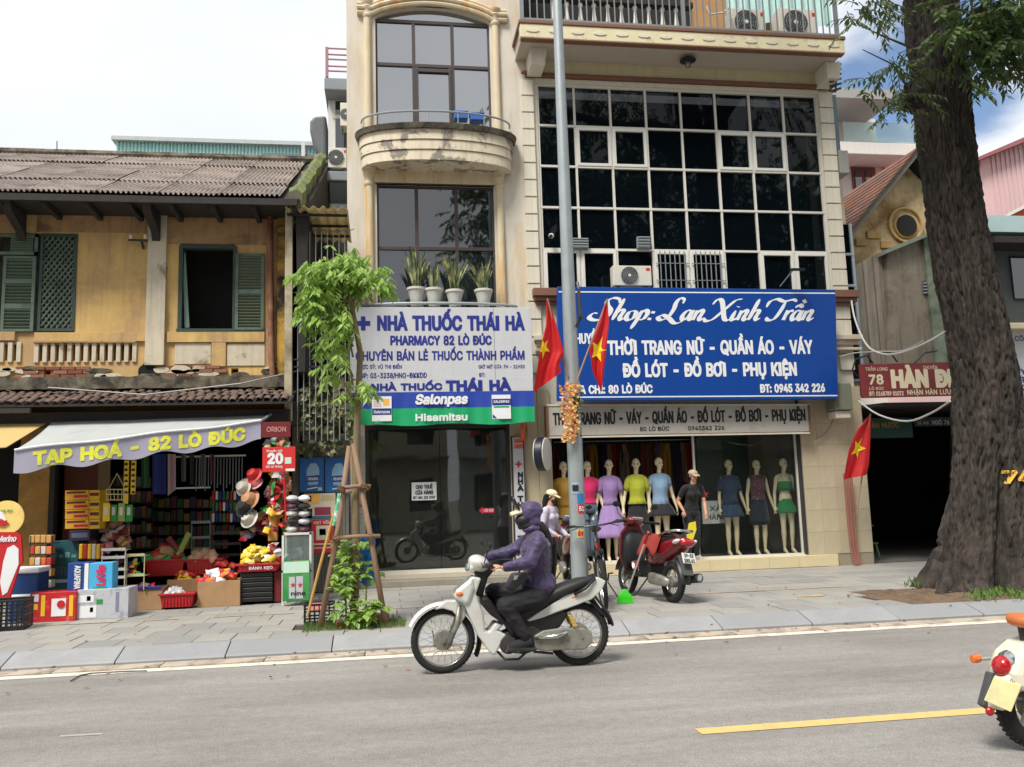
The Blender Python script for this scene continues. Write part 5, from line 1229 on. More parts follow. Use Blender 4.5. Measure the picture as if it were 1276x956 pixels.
cable([(1061,375),(1066,400),(1080,430),(1100,441),(1125,439),(1160,424),(1190,405)],(14.6,14.2,13.2,12.6,12,11.3,10.9),.016,wc,'thick white cable sagging above the maroon sign to the tree')
cable([(1046,445),(1065,440),(1100,438),(1125,437),(1150,425)],(14.6,14.2,13.2,12.4,11.6),.010,wc,'thin pale cable running beside the thick one above the maroon sign')
cable([(1070,500),(1095,517),(1130,525),(1160,515),(1184,500)],(13.9,13,12.3,11.6,11.0),.015,wc,'grey conduit sagging below the maroon sign to the tree')
cable([(1015,548),(1030,538),(1042,515),(1048,500)],14.85,.006,flat('cable_dark',70,66,60),'thin dark wire curling over the tiles right of the shop window')
t=thing('electric_box','green grey electric box on the corner cornice right of the blue sign','electric box',PV(1053,512,14.6));q=MB();rect(q,1040,477,1062,511,14.55,.35);q.build('case',mat('box_green_grey',rgb(112,116,100),.7,.12,4),t,bev=.02);q=MB();rect(q,1042,512,1060,521,14.6,.3);q.build('shelf',cream_old,t,bev=.01)
t=thing('vent_box','grey metal vent box on the side wall of the clothes shop','vent box',PV(1052,218,15.2));q=MB();rect(q,1045,187,1058,216,15.0,.4);q.build('case',mat('box_grey',rgb(150,150,142),.6,.08,4),t,bev=.02)
t=thing('coiled_aerial','dark coil aerial hanging under the balcony corner','aerial',PV(1043,115,14.7))
q=MB();q.tube([PV(1044,77,14.7),PV(1041,115,14.7)],.02,5)
for k in range(6):y_=80+k*6;q.tube([PV(1034,y_+4,14.6),PV(1048,y_,14.6)],.022,5);q.tube([PV(1048,y_,14.75),PV(1036,y_+6,14.75)],.012,5)
q.build('coil',darksteel,t)
t=thing('pink_building','dusty pink sheet clad building at the far right edge behind the tree','building',(17,20,.14))
q=MB();Ypk=20;q.xz([P(x,y,Ypk)for x,y in((1212,700),(1420,700),(1420,120),(1276,176),(1222,198))],Ypk,Ypk+8);q.build('wall',mat('pink_sheet',rgb(206,178,178),.7,.06,3,stretch=(6,1,.2)),t)
for i in range(26):q=MB();a=P(1238+i*6,230,Ypk)[0];q.box(a,a+.03,Ypk-.03,Ypk-.001,P(1238,420,Ypk)[1],P(1238+i*6,196-i*2.2,Ypk)[1]);q.build('sheet_rib',mat('pink_sheet',rgb(206,178,178),.7),t)
q=MB();q.prism([PV(1218,200,Ypk-.3),PV(1276,177,Ypk-.3),PV(1420,118,Ypk-.3),PV(1420,112,Ypk-.3),PV(1276,171,Ypk-.3),PV(1218,196,Ypk-.3)],(0,8,0));q.build('roof',mat('pink_dark',rgb(150,92,96),.7),t)
t=thing('small_red_roof','small red tiled roof in front of the pink building','roof',PV(1270,270,18))
q=MB();q.prism([PV(1258,268,17.5),PV(1330,235,17.5),PV(1330,276,17.5),PV(1262,276,17.5)],(0,2,0));q.build('roof',mat('bright_red_tile',rgb(196,88,66),.8,.15,6),t);q=MB();q.prism([PV(1256,270,17.4),PV(1330,233,17.4),PV(1330,229,17.4),PV(1256,266,17.4)],(0,.1,0));q.build('barge_board',whitep,t)
t=thing('right_shop_building','dark upper storey of the shop right of the tree under a pale blue eave','building',(14,15.2,.14))
q=MB();a,b,c,d=prect(1232,271,1500,291,15.2);q.box(a-.6,b,15.2,16.2,c,d);q.build('eave',mat('pale_blue_eave',rgb(176,200,200),.6,.05,3),t)
q=MB();a2,b2,c2,d2=prect(1240,292,1500,408,15.6);q.box(a2-.8,b2,15.6,15.8,c2,d2);q.build('upper_wall',mat('greenish_dark_wall',rgb(74,82,80),.8,.2,2),t)
q=MB();rect(q,1262,320,1290,372,15.55,.05);q.build('window',mid_pane,t);q=MB();rect(q,1240,295,1400,303,15.0,.6);q.build('canopy_edge',oldwood,t)
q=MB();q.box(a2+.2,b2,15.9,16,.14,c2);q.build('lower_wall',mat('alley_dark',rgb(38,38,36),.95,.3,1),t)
t=thing('company_sign','white sign with blue letters cut off by the right picture edge','sign',PV(1290,500,14.5))
q=MB();rect(q,1256,411,1420,512,14.5,.1);q.build('board',sw_,t);q=MB();rect(q,1254,402,1420,410,14.2,.4);q.build('lamp_tube',flat('tan_cover',206,190,160),t,bev=.02)
q=MB();rect(q,1256.5,492,1420,512,14.49,.005);q.build('blue_band',flat('sky_blue_band',90,180,214),t)
text_px('CÔNG TY',1264,1300,419,425,14.5,navy,t,bold=.03);text_px('TUYÊN SINH',1258,1320,460,466,14.5,navy,t,bold=.08);text_px('LỚP ÂM NHẠC',1260,1330,470,476,14.5,navy,t,bold=.08);text_px('XKLĐ',1268,1300,480,486,14.5,navy,t,bold=.08)
t=thing('plastic_stool','small green plastic stool inside the dark alley','stool',PV(1083,695,16))
gp=mat('dim_green_plastic',rgb(70,104,66),.6);a,b,c,d=prect(1073,676,1094,697,15.8)
q=MB();q.box(a+.03,b-.03,15.7,15.95,d-.03,d);q.build('seat',gp,t,bev=.01)
for sx_ in(0,1):
 for sy in(0,1):
  x=a+.02 if sx_==0 else b-.05;q=MB();q.prism([(x,15.68+sy*.25,.15),(x+.04,15.68+sy*.25,.15),(x+(.05 if sx_==0 else-.01)+.0,15.72+sy*.2,d-.03),(x+(.02 if sx_==0 else-.04),15.72+sy*.2,d-.03)],(0,.03,0));q.build('leg',gp,t)
t=thing('alley_table','small pale round table in the alley behind the stool','table',PV(1072,690,16.4));q=MB();q.lathe([(.28,0),(.29,.02),(.0,.02)],PV(1070,656,16.4),20);q.build('table_top',steel,t);q=MB();q.tube([PV(1070,656,16.4),(PV(1070,656,16.4).x,16.4,.15)],.02,6);q.build('leg',darksteel,t)
t=thing('corner_pipes','bundle of rusty red pipes at the right corner of the clothes shop','pipe',PV(1065,700,14.9))
for k in range(3):q=MB();q.tube([PV(1052+k*4,590,14.8),PV(1056+k*4,640,14.8),PV(1060+k*3.5,680,14.8),PV(1066+k*2.5,704,14.75)],.024,8);q.build('pipe',mat('faded_red_pipe',rgb(142,92,78),.7,.15,4),t,smooth=True)
# ============ BLUE CLOTHES SHOP SIGN
YB2=14.45
bs=thing('clothes_shop_sign','big blue signboard with white script and capitals over the clothes shop','sign',(5.8,YB2,3.6))
blue=flat('sign_blue',10,64,144,.35,.05,streak=.12)
q=MB();A_=[P(x,y,YB2)for x,y in((695,499.5),(1044.5,497),(1041,361),(695,357))];q.xz(A_,YB2,YB2+.12);q.build('board',blue,bs,bev=.006)
def line_on(x0,y0,x1,y1,w,Y,m,par,nm='line'):
 a,b=P(x0,y0,Y),P(x1,y1,Y);q=MB();q.xz([a,b,(b[0],b[1]+w),(a[0],a[1]+w)],Y-.004,Y-.001);q.build(nm,m,par)
line_on(696,364.5,1040.5,366.3,.022,YB2,ink,bs);line_on(697,496,1043.5,493.8,.022,YB2,ink,bs)
SCR={'S':(.62,[[(.66,.78),(.62,.95),(.42,1.0),(.26,.86),(.32,.64),(.46,.45),(.44,.2),(.26,.03),(.02,.0),(-.14,.12),(-.06,.3),(.08,.3)]]),'h':(.42,[[(.16,.98),(.08,.5),(0,0)],[(.03,.22),(.16,.45),(.27,.40),(.22,.14),(.27,.01),(.38,.1)]]),'o':(.34,[[(.2,.43),(.05,.36),(0,.12),(.1,0),(.24,.1),(.27,.33),(.18,.43)]]),'p':(.40,[[(.1,.44),(.03,0),(-.07,-.4)],[(.06,.25),(.2,.45),(.31,.32),(.24,.06),(.1,.01)]]),':':(.22,[[(.07,.30),(.09,.40)],[(.02,.0),(.04,.10)]]),' ':(.24,[]),'L':(.62,[[(.5,.76),(.5,.95),(.36,1.0),(.27,.8),(.26,.5),(.16,.14),(-.04,.0),(-.16,.12),(-.02,.22),(.2,.08),(.42,-.14),(.62,-.1),(.7,.05)]]),'a':(.38,[[(.28,.40),(.12,.44),(0,.2),(.06,.0),(.2,.14),(.28,.42),(.25,.1),(.31,0),(.41,.12)]]),'n':(.38,[[(.06,.44),(.0,0)],[(.02,.2),(.16,.45),(.25,.38),(.2,.1),(.26,0),(.37,.12)]]),'X':(.66,[[(-.12,.72),(-.02,.94),(.14,.9),(.28,.5),(.42,.06),(.56,.0),(.66,.12)],[(.82,.98),(.6,.9),(.34,.5),(.04,.04),(-.18,-.04),(-.24,.08)]]),'i':(.20,[[(.06,.44),(0,.1),(.06,0),(.18,.12)],[(.10,.6),(.11,.63)]]),'T':(.52,[[(-.18,.6),(-.12,.86),(.1,.98),(.36,.88),(.66,.96),(.8,.86)],[(.42,.9),(.34,.45),(.2,.06),(.0,.0),(-.08,.14)]]),'r':(.27,[[(.06,.46),(.0,0)],[(.02,.2),(.14,.42),(.27,.42)]]),'A':(.38,[[(.28,.40),(.12,.44),(0,.2),(.06,.0),(.2,.14),(.28,.42),(.25,.1),(.31,0),(.41,.12)],[(.02,.58),(.15,.72),(.27,.58)],[(.22,.96),(.32,.80)]])}
def catmull(p,n=7):
 out=[]
 if len(p)<3:return p
 for i in range(len(p)-1):
  a,b,c,d=p[max(i-1,0)],p[i],p[i+1],p[min(i+2,len(p)-1)]
  for k in range(n):
   s=k/n;out.append(tuple(.5*(2*b[j]+(c[j]-a[j])*s+(2*a[j]-5*b[j]+4*c[j]-d[j])*s*s+(3*b[j]-a[j]-3*c[j]+d[j])*s**3)for j in(0,1)))
 return out+[p[-1]]
def script(s,xl,xr,yt,yb,Y,m,par):
 tot=sum(SCR[c][0]for c in s);X0,X1=P(xl,(yt+yb)/2,Y)[0],P(xr,(yt+yb)/2,Y)[0];Z0,Z1=P((xl+xr)/2,yb,Y)[1],P((xl+xr)/2,yt,Y)[1]
 sx,sz=(X1-X0)/tot,Z1-Z0;x=0;q=MB();lift=0
 for c in s:
  adv,st=SCR[c]
  for pts in st:
   pp=catmull(pts);n=len(pp);L_=[];lift=(lift+1)%5
   for i,(u,v)in enumerate(pp):
    a,b=pp[max(i-1,0)],pp[min(i+1,n-1)];t=math.atan2(b[1]-a[1],b[0]-a[0])
    w=.024+.060*abs(math.sin(t-rad(32)));
    if n>3:w*=min(1,.35+3*min(i,n-1-i)/n*1.2)
    else:w=.062
    nx_,ny_=math.cos(rad(122)),math.sin(rad(122));nx_,ny_=-math.sin(t),math.cos(t)
    for sg_ in(-1,1):
     U,V=u+nx_*w*sg_,v+ny_*w*sg_
     L_.append((X0+(x+U+V*.28)*sx,Y-.004-.0004*lift-.00002*i,Z0+V*sz))
   q.add(L_,[(2*i,2*i+1,2*i+3,2*i+2)for i in range(n-1)])
  x+=adv
 q.build('script_lettering',m,par,fixn=False)
script('Shop: Lan Xinh TrAn',738,1012,372,399,YB2,ink,bs)
text_px('HUYỀN',717,749,416,428,YB2,ink,bs,bold=.05)
text_px('THỜI TRANG NỮ - QUẦN ÁO - VÁY',757,1012,425,441,YB2,ink,bs,bold=.058)
text_px('ĐỒ LÓT - ĐỒ BƠI - PHỤ KIỆN',776,993,453,468.5,YB2,ink,bs,bold=.064)
text_px('ĐỊA CHỈ: 80 LÒ ĐÚC',712,813,480.5,490,YB2,ink,bs,bold=.07);text_px('ĐT: 0945 342 226',947,1028,479,488.5,YB2,ink,bs,bold=.07)
YG=14.72
gs=thing('grey_shop_sign','old grey light box sign with black capitals below the blue sign','sign',(5.8,YG,3.1))
q=MB();A_=[P(x,y,YG)for x,y in((684,543),(1009,537.5),(1008,505.5),(683,506))];q.xz(A_,YG,YG+.2);q.build('light_box',mat('grey_sign_face',rgb(172,168,158),.6,.06,4,col2=rgb(140,132,118),amt=.36,s2=2),gs)
q=MB()
for a,b in(((681,505.5),(683.6,545)),((1008,504.5),(1010.5,540))):rect(q,a[0],a[1],b[0],b[1],YG-.02,.22)
q.build('end_cap',brown_trim,gs);line_on(681,506,1010,505.5,.03,YG-.01,cream_old,gs,'trim');line_on(683,546.3,1010,540.5,.03,YG-.01,cream_old,gs,'trim')
text_px('THỜI TRANG NỮ - VÁY - QUẦN ÁO - ĐỒ LÓT - ĐỒ BƠI - PHỤ KIỆN',689,1004,512.8,526.5,YG,blk,gs,bold=.05)
text_px('80 LÒ ĐÚC',797,834,532,537,YG,blk,gs,bold=.04);text_px('0945342 226',857,903,531,536,YG,blk,gs,bold=.04)
# ============ LAMP POLE, FLAGS, GARLAND
YP=11.0;xp=P(712,450,YP)[0]
pole=thing('lamp_pole','tall tapered galvanised lamp pole with stickers near its foot','pole',(xp,YP,.14))
q=MB();q.lathe([(.112,.14),(.108,1.2),(.098,3.0),(.085,5.0),(.060,9.2),(.05,10.5)],(xp,YP,0),20);q.build('shaft',steel,pole,smooth=True)
q=MB();q.box(xp-.2,xp+.2,YP-.2,YP+.2,.14,.16);q.lathe([(.14,.16),(.118,.34)],(xp,YP,0),16);q.build('base_plate',steel,pole,smooth=True)
for i in range(4):q=MB();a=PI/4+i*PI/2;q.lathe([(.018,.16),(.018,.2),(0,.205)],(xp+.21*math.cos(a),YP+.21*math.sin(a),0),8);q.build('bolt',darksteel,pole)
for y_,h,m_,tx,tc in((608,14,flat('sticker_pale',150,170,186),'KHOAN',blk),(621,12,flat('sticker_blue',40,120,180),'',ink),(634,11,flat('sticker_red',200,40,60),'51',ink),(665,10,flat('sticker_yellow',220,180,90),'CẮT BT',red)):
 zc=P(722,y_,YP-.1)[1];hz=h/PF*11/2;r_=.1075+(1.6-zc)*.003
 off={608:-.35,621:.25,634:.3,665:.05}[y_];wd=.42
 q=MB();q.grid(lambda u,v:(xp+(r_+.004)*math.sin(off+wd*(u*2-1)),YP-(r_+.004)*math.cos(off+wd*(u*2-1)),zc-hz+2*hz*v),8,1);st=q.build('sticker',m_,pole,smooth='full')
 if tx:lettering(tx,-.035+off*r_,.035+off*r_,zc-hz*.5,zc+hz*.5,0,tc,st,bold=.05,frame=lambda x,z,o:(xp+(r_+.005+o)*math.sin(x/r_),YP-(r_+.005+o)*math.cos(x/r_),z))
q=MB()
for y_ in(392,380,470):z=P(712,y_,YP)[1];q.lathe([(.098 if y_>450 else .09,z-.02),(.098 if y_>450 else .09,z+.02)],(xp,YP,0),18)
q.build('strap',steel,pole)
q=MB();q.tube([PV(718,408,YP-.1),PV(723,395,YP-.16),PV(721,360,YP-.14),PV(719,352,YP-.1)],.022,6);q.tube([PV(723,396,YP-.12),PV(725,393,YP-.25)],.03,8);q.build('flag_bracket',darksteel,pole)
q=MB();q.tube([(xp,YP,10.4),(xp,YP-.3,10.9),(xp,YP-1.4,11.1)],.03,8);q.obox((xp,YP-1.7,11.12),(.2,.7,.1));q.build('lamp_arm',steel,pole)
fred=mat('flag_red',rgb(206,30,34),.6,.05,3,trans=.35);fyel=mat('flag_yellow',rgb(240,206,30),.6,.03,3,trans=.2);wood_l=mat('stick_wood',rgb(150,120,100),.7,.1,8)
def flag(name_label,left,right,Y,star,stick,sz_star,dark_strip=None,wave=.04,skew=(1,1,0)):
 """left/right: edge polylines from the tip downwards; cloth spans between them with folds"""
 t=thing('flag',name_label,'flag',PV(*stick[1],Y+.02),'red flags with a yellow star')
 def edge(e,v):
  n=len(e)-1;k=min(int(v*n),n-1);f_=v*n-k;return(e[k][0]*(1-f_)+e[k+1][0]*f_,e[k][1]*(1-f_)+e[k+1][1]*f_)
 def cl(u,v,o=0):
  a,b=edge(left,v),edge(right,v);px,py=a[0]*(1-u)+b[0]*u,a[1]*(1-u)+b[1]*u;p=PV(px,py,Y)
  return Vector((p.x,Y-o-wave*(math.sin(u*7+v*2.3)*(.3+v)+.4*math.sin(u*15+v*4)*v),p.z))
 q=MB();q.grid(lambda u,v:cl(u,v),26,30);q.build('cloth',fred,t,smooth='full')
 q=MB();q.tube([PV(*stick[0],Y+.0),PV(*stick[1],Y+.06)],.013,8);q.build('stick',wood_l,t)
 cu,cvv,su,sv,an=star;fan=[cl(cu,cvv,.012)]
 for k in range(10):r_=1 if k%2==0 else .40;a=an+PI*k/5;fan.append(cl(min(max(cu+su*r_*math.sin(a),0.02),.98),cvv-sv*r_*math.cos(a),.012))
 q=MB();v_=[];f_=[]
 R_=6
 for k in range(10):
  a0_,a1_=fan[1+k],fan[1+(k+1)%10]
 pts=[]
 for k in range(10):
  r0=1 if k%2==0 else .40;r1=.40 if k%2==0 else 1;a0_=an+PI*k/5;a1_=an+PI*(k+1)/5
  for i in range(R_):
   s0,s1=i/R_,(i+1)/R_
   quad=[]
   for s_,r_,a_ in((s0,r0,a0_),(s1,r0,a0_),(s1,r1,a1_),(s0,r1,a1_)):
    quad.append(cl(min(max(cu+su*r_*s_*math.sin(a_),.0),1.0),min(max(cvv-sv*r_*s_*math.cos(a_),0),1),.010))
   q.add(quad,[(0,1,2,3)])
 q.build('star',fyel,t,smooth='full')
flag('red flag left of the lamp pole, star half folded away',[(681,374),(680,405),(673,433),(667,470),(664,490)],[(683,374),(693,405),(702.5,440),(697,452),(699,464)],10.85,(.14,.50,.30,.105,.5),((682,372),(708,470)),.1)
flag('red flag right of the lamp pole in front of the blue sign',[(754.5,376),(747,402),(734,437),(738,465),(749,488)],[(757,374),(758.5,402),(755,438),(752,465),(749.5,488)],10.75,(.5,.50,.58,.135,.25),((757,373),(719,474)),.1,wave=.03)
flag('red flag leaning at the alley mouth by the corner pipes',[(1083,518),(1067,536),(1056,562),(1052,582),(1050.5,598)],[(1085,517),(1084,540),(1083,562),(1082,580),(1079,592)],14.3,(.44,.47,.36,.16,.3),((1084.5,516),(1068,640)),.1)
gl_=thing('flower_garland','hanging garland of small orange and cream flowers tied to the lamp pole','garland',(xp,YP-.15,P(712,555,YP)[1]))
fm=[mat('petal_peach',rgb(232,172,116),.6,.1,5,trans=.2),mat('petal_cream',rgb(240,216,160),.6,.1,5,trans=.2),mat('petal_orange',rgb(214,130,74),.6,.1,5,trans=.2),mat('petal_yellow',rgb(230,176,60),.6,.1,5,trans=.2),mat('garland_leaf',rgb(70,96,50),.6,.2,5)]
q=MB()
for i in range(430):
 s=RN.random();strand=i%4;py=478+74*s;px={0:703,1:709,2:716,3:711}[strand]+RN.uniform(-4,4)*(1 if s>.12 else 1.6)+(2 if s>.5 else 0)
 if strand==2 and s>.85:continue
 c=PV(px,py,YP-.16)+Vector((0,RN.uniform(-.05,.04),0));q.cur=RN.choice((0,0,1,1,2,2,3));r_=RN.uniform(.016,.026)
 nrm=Vector((RN.uniform(-.7,.7),-1,RN.uniform(-.4,.7))).normalized();u_=nrm.orthogonal().normalized();w_=nrm.cross(u_)
 v_=[c-nrm*0];
 for k in range(10):a=2*PI*k/10;rr=r_*(1 if k%2==0 else .55);v_.append(c+(u_*math.cos(a)+w_*math.sin(a))*rr+nrm*(r_*.5 if k%2==0 else 0))
 q.add(v_,[(0,1+k,1+(k+1)%10)for k in range(10)])
q.cur=4
for i in range(90):c=PV(717+RN.uniform(-3,6),484+58*RN.random(),YP-.12);leafquad(q,c,Vector((RN.uniform(-1,1),-.4,RN.uniform(-1,.3))),Vector((0,-1,.4)),.06,.03)
q.build('flowers',fm,gl_,fixn=False)
# ============ THE OLD STREET TREE
bark=mat('old_bark',rgb(74,66,59),.95,.3,3,bump=.06,bscale=7,col2=rgb(30,26,23),amt=.5,sharp=.14,s2=2.6,stretch=(3,3,.45))
TY=10.75
prof_t=[(-30,1163,37),(0,1165,37.5),(110,1178,39),(190,1186,38.5),(300,1201,38.5),(400,1221,42),(470,1234,43),(560,1241,47),(620,1240,51),(680,1238,59),(720,1236,70),(742,1236,78)]
ctl=[]
for y_,cx_,hw in prof_t:
 x,z=P(cx_,y_,TY);ctl.append((z,x,hw/PF*10.9))
ctl.sort()
def interp(z):
 if z<=ctl[0][0]:return ctl[0][1:]
 for a,b in zip(ctl,ctl[1:]):
  if z<=b[0]:f_=(z-a[0])/(b[0]-a[0]);return a[1]+(b[1]-a[1])*f_,a[2]+(b[2]-a[2])*f_
 a,b=ctl[-2],ctl[-1];k=(z-b[0]);return b[1]+(b[1]-a[1])/(b[0]-a[0])*k,b[2]-.01*k
def trunk_pt(th,z):
 cx_,r=interp(z);fl=max(0,(1.9-z))/1.9
 ridge=math.cos(th*5+.9)*.5+math.cos(th*3-.6)*.5
 r2=r*(1+(.20*ridge)*fl**1.3+.05*mnoise.noise(Vector((math.cos(th)*1.6,math.sin(th)*1.6,z*.9))))
 r2+=r*.45*max(0,.55-z)**1.4*(.6+.5*math.cos(th*4+1.9))
 d=(th-(-1.86-.1*fl));r2-=r*.62*fl**.7*math.exp(-(d/.13)**2)
 cx9,sy9=math.cos(th),math.sin(th);bk=.03*mnoise.noise(Vector((cx9*4,sy9*4,z*1.6)))-.11*max(0,.5-2.6*abs(mnoise.noise(Vector((cx9*11,sy9*11,z*2.2)))))-.06*max(0,.5-2.4*abs(mnoise.noise(Vector((cx9*24,sy9*24,z*5)))))+.02*mnoise.noise(Vector((cx9*14,sy9*14,z*10)))
 r2+=bk
 return Vector((cx_+r2*math.cos(th),TY+.1+r2*math.sin(th)*.95,z))
tree=thing('old_street_tree','massive dark street tree with buttress roots and the number 74 painted on it','tree',(ctl[0][1],TY,.14))
q=MB();nz_t=420;nt_=230;zt0,zt1=.02,11.0
q.grid(lambda u,v:trunk_pt(-PI+2*PI*v,zt0+(zt1-zt0)*u**1.15),nz_t,nt_);q.build('trunk',bark,tree,smooth='full')
for ang,ln in((-2.9,.5),(-.4,.9),(2.8,.5)):
 q=MB();cx_,r=interp(.3);pts=[];rs=[]
 for k in range(7):s=k/6;pts.append((cx_+math.cos(ang)*(r*.7+ln*s),TY+.1+math.sin(ang)*(r*.7+ln*s*.7),.34*(1-s)**2+.08));rs.append(.17*(1-s)+.03)
 q.tube(pts,rs,9);q.build('root',bark,tree,smooth='full')
q=MB();c=PV(1137,122,TY-.2)
def burl(u,v):
 a,b=2*PI*u,PI*v;d_=Vector((math.cos(a)*math.sin(b),math.sin(a)*math.sin(b),math.cos(b)));return c+d_*(.17+.09*mnoise.noise(d_*3.2)+.05*mnoise.noise(d_*8))
q.grid(burl,24,16);q.build('burl',bark,tree,smooth='full')
limbs=[((7.6,TY,9.6),(6.3,9.6,11.0),(4.8,8.0,12.2)),((7.7,TY,9.8),(9.2,9.6,11),(10.8,8.2,11.8)),((7.6,TY,10),(7.4,8.6,11.6),(6.9,6.4,12.6)),((7.7,TY,10),(8.8,12.2,11.6),(10.2,13.5,12.6)),((7.6,TY,10.2),(6.8,12,12),(6.2,13.4,13))]
for l_ in limbs:q=MB();q.tube(l_,[.26,.16,.06],9);q.build('limb',bark,tree,smooth='full')
leaf_d=mat('tree_leaf',rgb(64,88,44),.5,.35,2.0,trans=.3,col2=rgb(98,120,60),amt=.45,s2=3)
def spray(q,start,dirn,n,ln,w,droop=.5,step=.07):
 """a twig with paired drooping leaflets"""
 p=Vector(start);d_=Vector(dirn).normalized();pts=[p.copy()]
 for k in range(n):
  d_=(d_+Vector((RN.uniform(-.12,.12),RN.uniform(-.12,.12),-droop*.12))).normalized();p=p+d_*step;pts.append(p.copy())
  s_=d_.cross(Vector((0,0,1)));s_=s_.normalized()if s_.length>.05 else Vector((1,0,0))
  for sg_ in(-1,1):leafquad(q,p,s_*sg_*.7+d_*.5+Vector((0,0,-.5+RN.uniform(-.35,.25))),Vector((RN.uniform(-.4,.4),RN.uniform(-.6,.2),1)),ln*RN.uniform(.75,1.2),w*RN.uniform(.8,1.15))
 return pts
q=MB();tw=MB()
def cluster(px,py,Y,n,dx=30,dy=20,ln=.11,w=.045,m=8):
 for i in range(n):
  c=PV(px+RN.gauss(0,dx),py+RN.gauss(0,dy),Y+RN.uniform(-.6,.6));pts=spray(q,c,(RN.uniform(-1,1),RN.uniform(-.6,.6),RN.uniform(-.7,.2)),RN.randint(4,m),ln,w)
  tw.tube(pts,.006,3,caps=False)
cluster(1232,22,9.8,110,24,20,.14,.07);cluster(1220,66,10.2,36,13,16,.14,.06);cluster(1266,30,10,80,20,20,.15,.07);cluster(1252,82,10.2,16,18,10,.14,.06)
cluster(1085,4,9.6,22,16,7);cluster(1060,18,9.6,5,8,8);cluster(1128,88,10.4,14,12,16);cluster(1100,75,10.2,8,14,12);cluster(1124,130,10.3,8,10,10);cluster(1082,110,10.2,4,10,10)
for a,b,c_ in(((1137,118),(1112,80),(1075,62)),((1137,130),(1120,128),(1106,142)),((1210,0),(1218,50),(1226,96)),((1137,60),(1100,45),(1068,30))):tw.tube([PV(*a,10.5),PV(*b,10.3),PV(*c_,10.2)],[.02,.012,.006],5)
for cx_,cy_,cz,rr,n in((5.2,8.4,12.6,1.7,150),(7.6,8.6,13.2,2.2,190),(10.2,9.0,12.6,2.0,150),(9.8,12.8,13,1.8,110),(6.4,12.4,13.6,1.7,90)):
 for i in range(n):
  d_=Vector((RN.gauss(0,1),RN.gauss(0,1),RN.gauss(0,.7))).normalized();c=Vector((cx_,cy_,cz))+d_*rr*RN.uniform(.5,1.05);spray(q,c,d_+Vector((0,0,-.4)),RN.randint(5,8),.14,.06,step=.09)
q.build('crown',leaf_d,tree,fixn=False);tw.build('twigs',mat('twig_bark',rgb(80,68,54),.9),tree)
y74=mat('paint_74',rgb(214,168,62),.8,.1,9)
def tr_frame(x,z,o):
 cx_,r=interp(z);s_=max(-.98,min(.98,(x-cx_)/(r*1.0)));th=-math.acos(s_);p=trunk_pt(th,z);return(p.x,p.y-.03-o,p.z)
xa,za=P(1250,602,TY-.36);xb,zb__=P(1277,587,TY-.3)
lettering('74',xa,xb,za,zb__,0,y74,tree,bold=.09,frame=tr_frame,name='painted_number')
q=MB()
for i in range(420):
 px,py=RN.choice(((1150,728),(1245,738),(1225,742),(1272,740)));x,y_=G(px+RN.gauss(0,10),py+RN.gauss(0,3),.16);leafquad(q,Vector((x,y_,.15)),Vector((RN.uniform(-1,1),RN.uniform(-1,1),RN.uniform(.6,2))),Vector((0,-1,.2)),RN.uniform(.05,.13),RN.uniform(.015,.04))
weed=mat('weed_green',rgb(96,124,58),.6,.3,5,trans=.25)
stuff(q.build('weeds',weed,fixn=False))
# ============ YOUNG STAKED TREE
yt=thing('young_street_tree','young bright green street tree held by three wooden stakes','tree',(*G(441,780),.14))
bk2=mat('young_bark',rgb(126,112,84),.85,.2,6,bump=.003,stretch=(1,1,.4));YT=10.35
ctlp=[(441,776,.05),(444,700,.045),(443,620,.045),(444,560,.042),(446,500,.04),(449,440,.035),(440,390,.03),(433,350,.02),(430,320,.012)]
q=MB();q.tube([PV(x,y_,YT)for x,y_,r in ctlp],[r for*_,r in ctlp],10);q.build('trunk',bk2,yt,smooth='full')
lf2=mat('young_leaf',rgb(134,168,74),.42,.3,3,trans=.42,col2=rgb(176,200,112),amt=.42,s2=5);q=MB();tw=MB()
heads=[(405,330,20,14,34),(440,325,20,16,40),(425,352,26,16,44),(395,365,14,14,26),(412,392,18,16,34),(426,405,8,12,14),(410,430,10,12,13),(460,338,16,9,26),(474,348,8,7,14),(390,340,10,12,22),(386,385,8,12,12),(426,440,7,9,5),(452,474,8,7,6),(408,460,7,10,7),(438,492,9,6,6)]
for px,py,dx,dy,n in heads:
 tw.tube([PV(440,min(py+40,500),YT),PV((px+440)/2,py+6,YT),PV(px,py,YT)],[.014,.009,.004],5)
 for i in range(int(n*1.5)):
  c=PV(px+RN.gauss(0,dx*.6),py+RN.gauss(0,dy*.6),YT+RN.gauss(0,.22));spray(q,c,(RN.uniform(-1,1),RN.uniform(-.8,.5),RN.uniform(-.9,.1)),RN.randint(2,4),.125,.05,.8,.05)
q.build('crown',lf2,yt,fixn=False);tw.build('twigs',bk2,yt)
stake_m=mat('stake_wood',rgb(138,112,90),.85,.2,6,bump=.006,stretch=(3,3,.5));st_=thing('tree_stakes','three rough wooden stakes with lashed crossbars round the young tree','stakes',(*G(440,780),.14))
for pts in(((399,781),(421,660),(435,556)),((481,782),(462,670),(440,553)),((440,757),(442,660),(439,556))):
 Ys=(10.12,10.25,10.33)if pts[0][0]<420 or pts[0][0]>460 else(11.1,10.7,10.42);q=MB();q.tube([PV(x,y_,Y)for(x,y_),Y in zip(pts,Ys)],[.034,.032,.029],9);q.build('stake',stake_m,st_,smooth='full')
for a,b,Y in(((426,608),(462,606),10.24),((414,671),(474,668),10.17),((428,614),(448,612),10.5),((420,676),(452,668),10.6)):q=MB();q.tube([PV(*a,Y),PV((a[0]+b[0])/2,(a[1]+b[1])/2-1,Y),PV(*b,Y)],.023,8);q.build('crossbar',stake_m,st_,smooth='full')
q=MB()
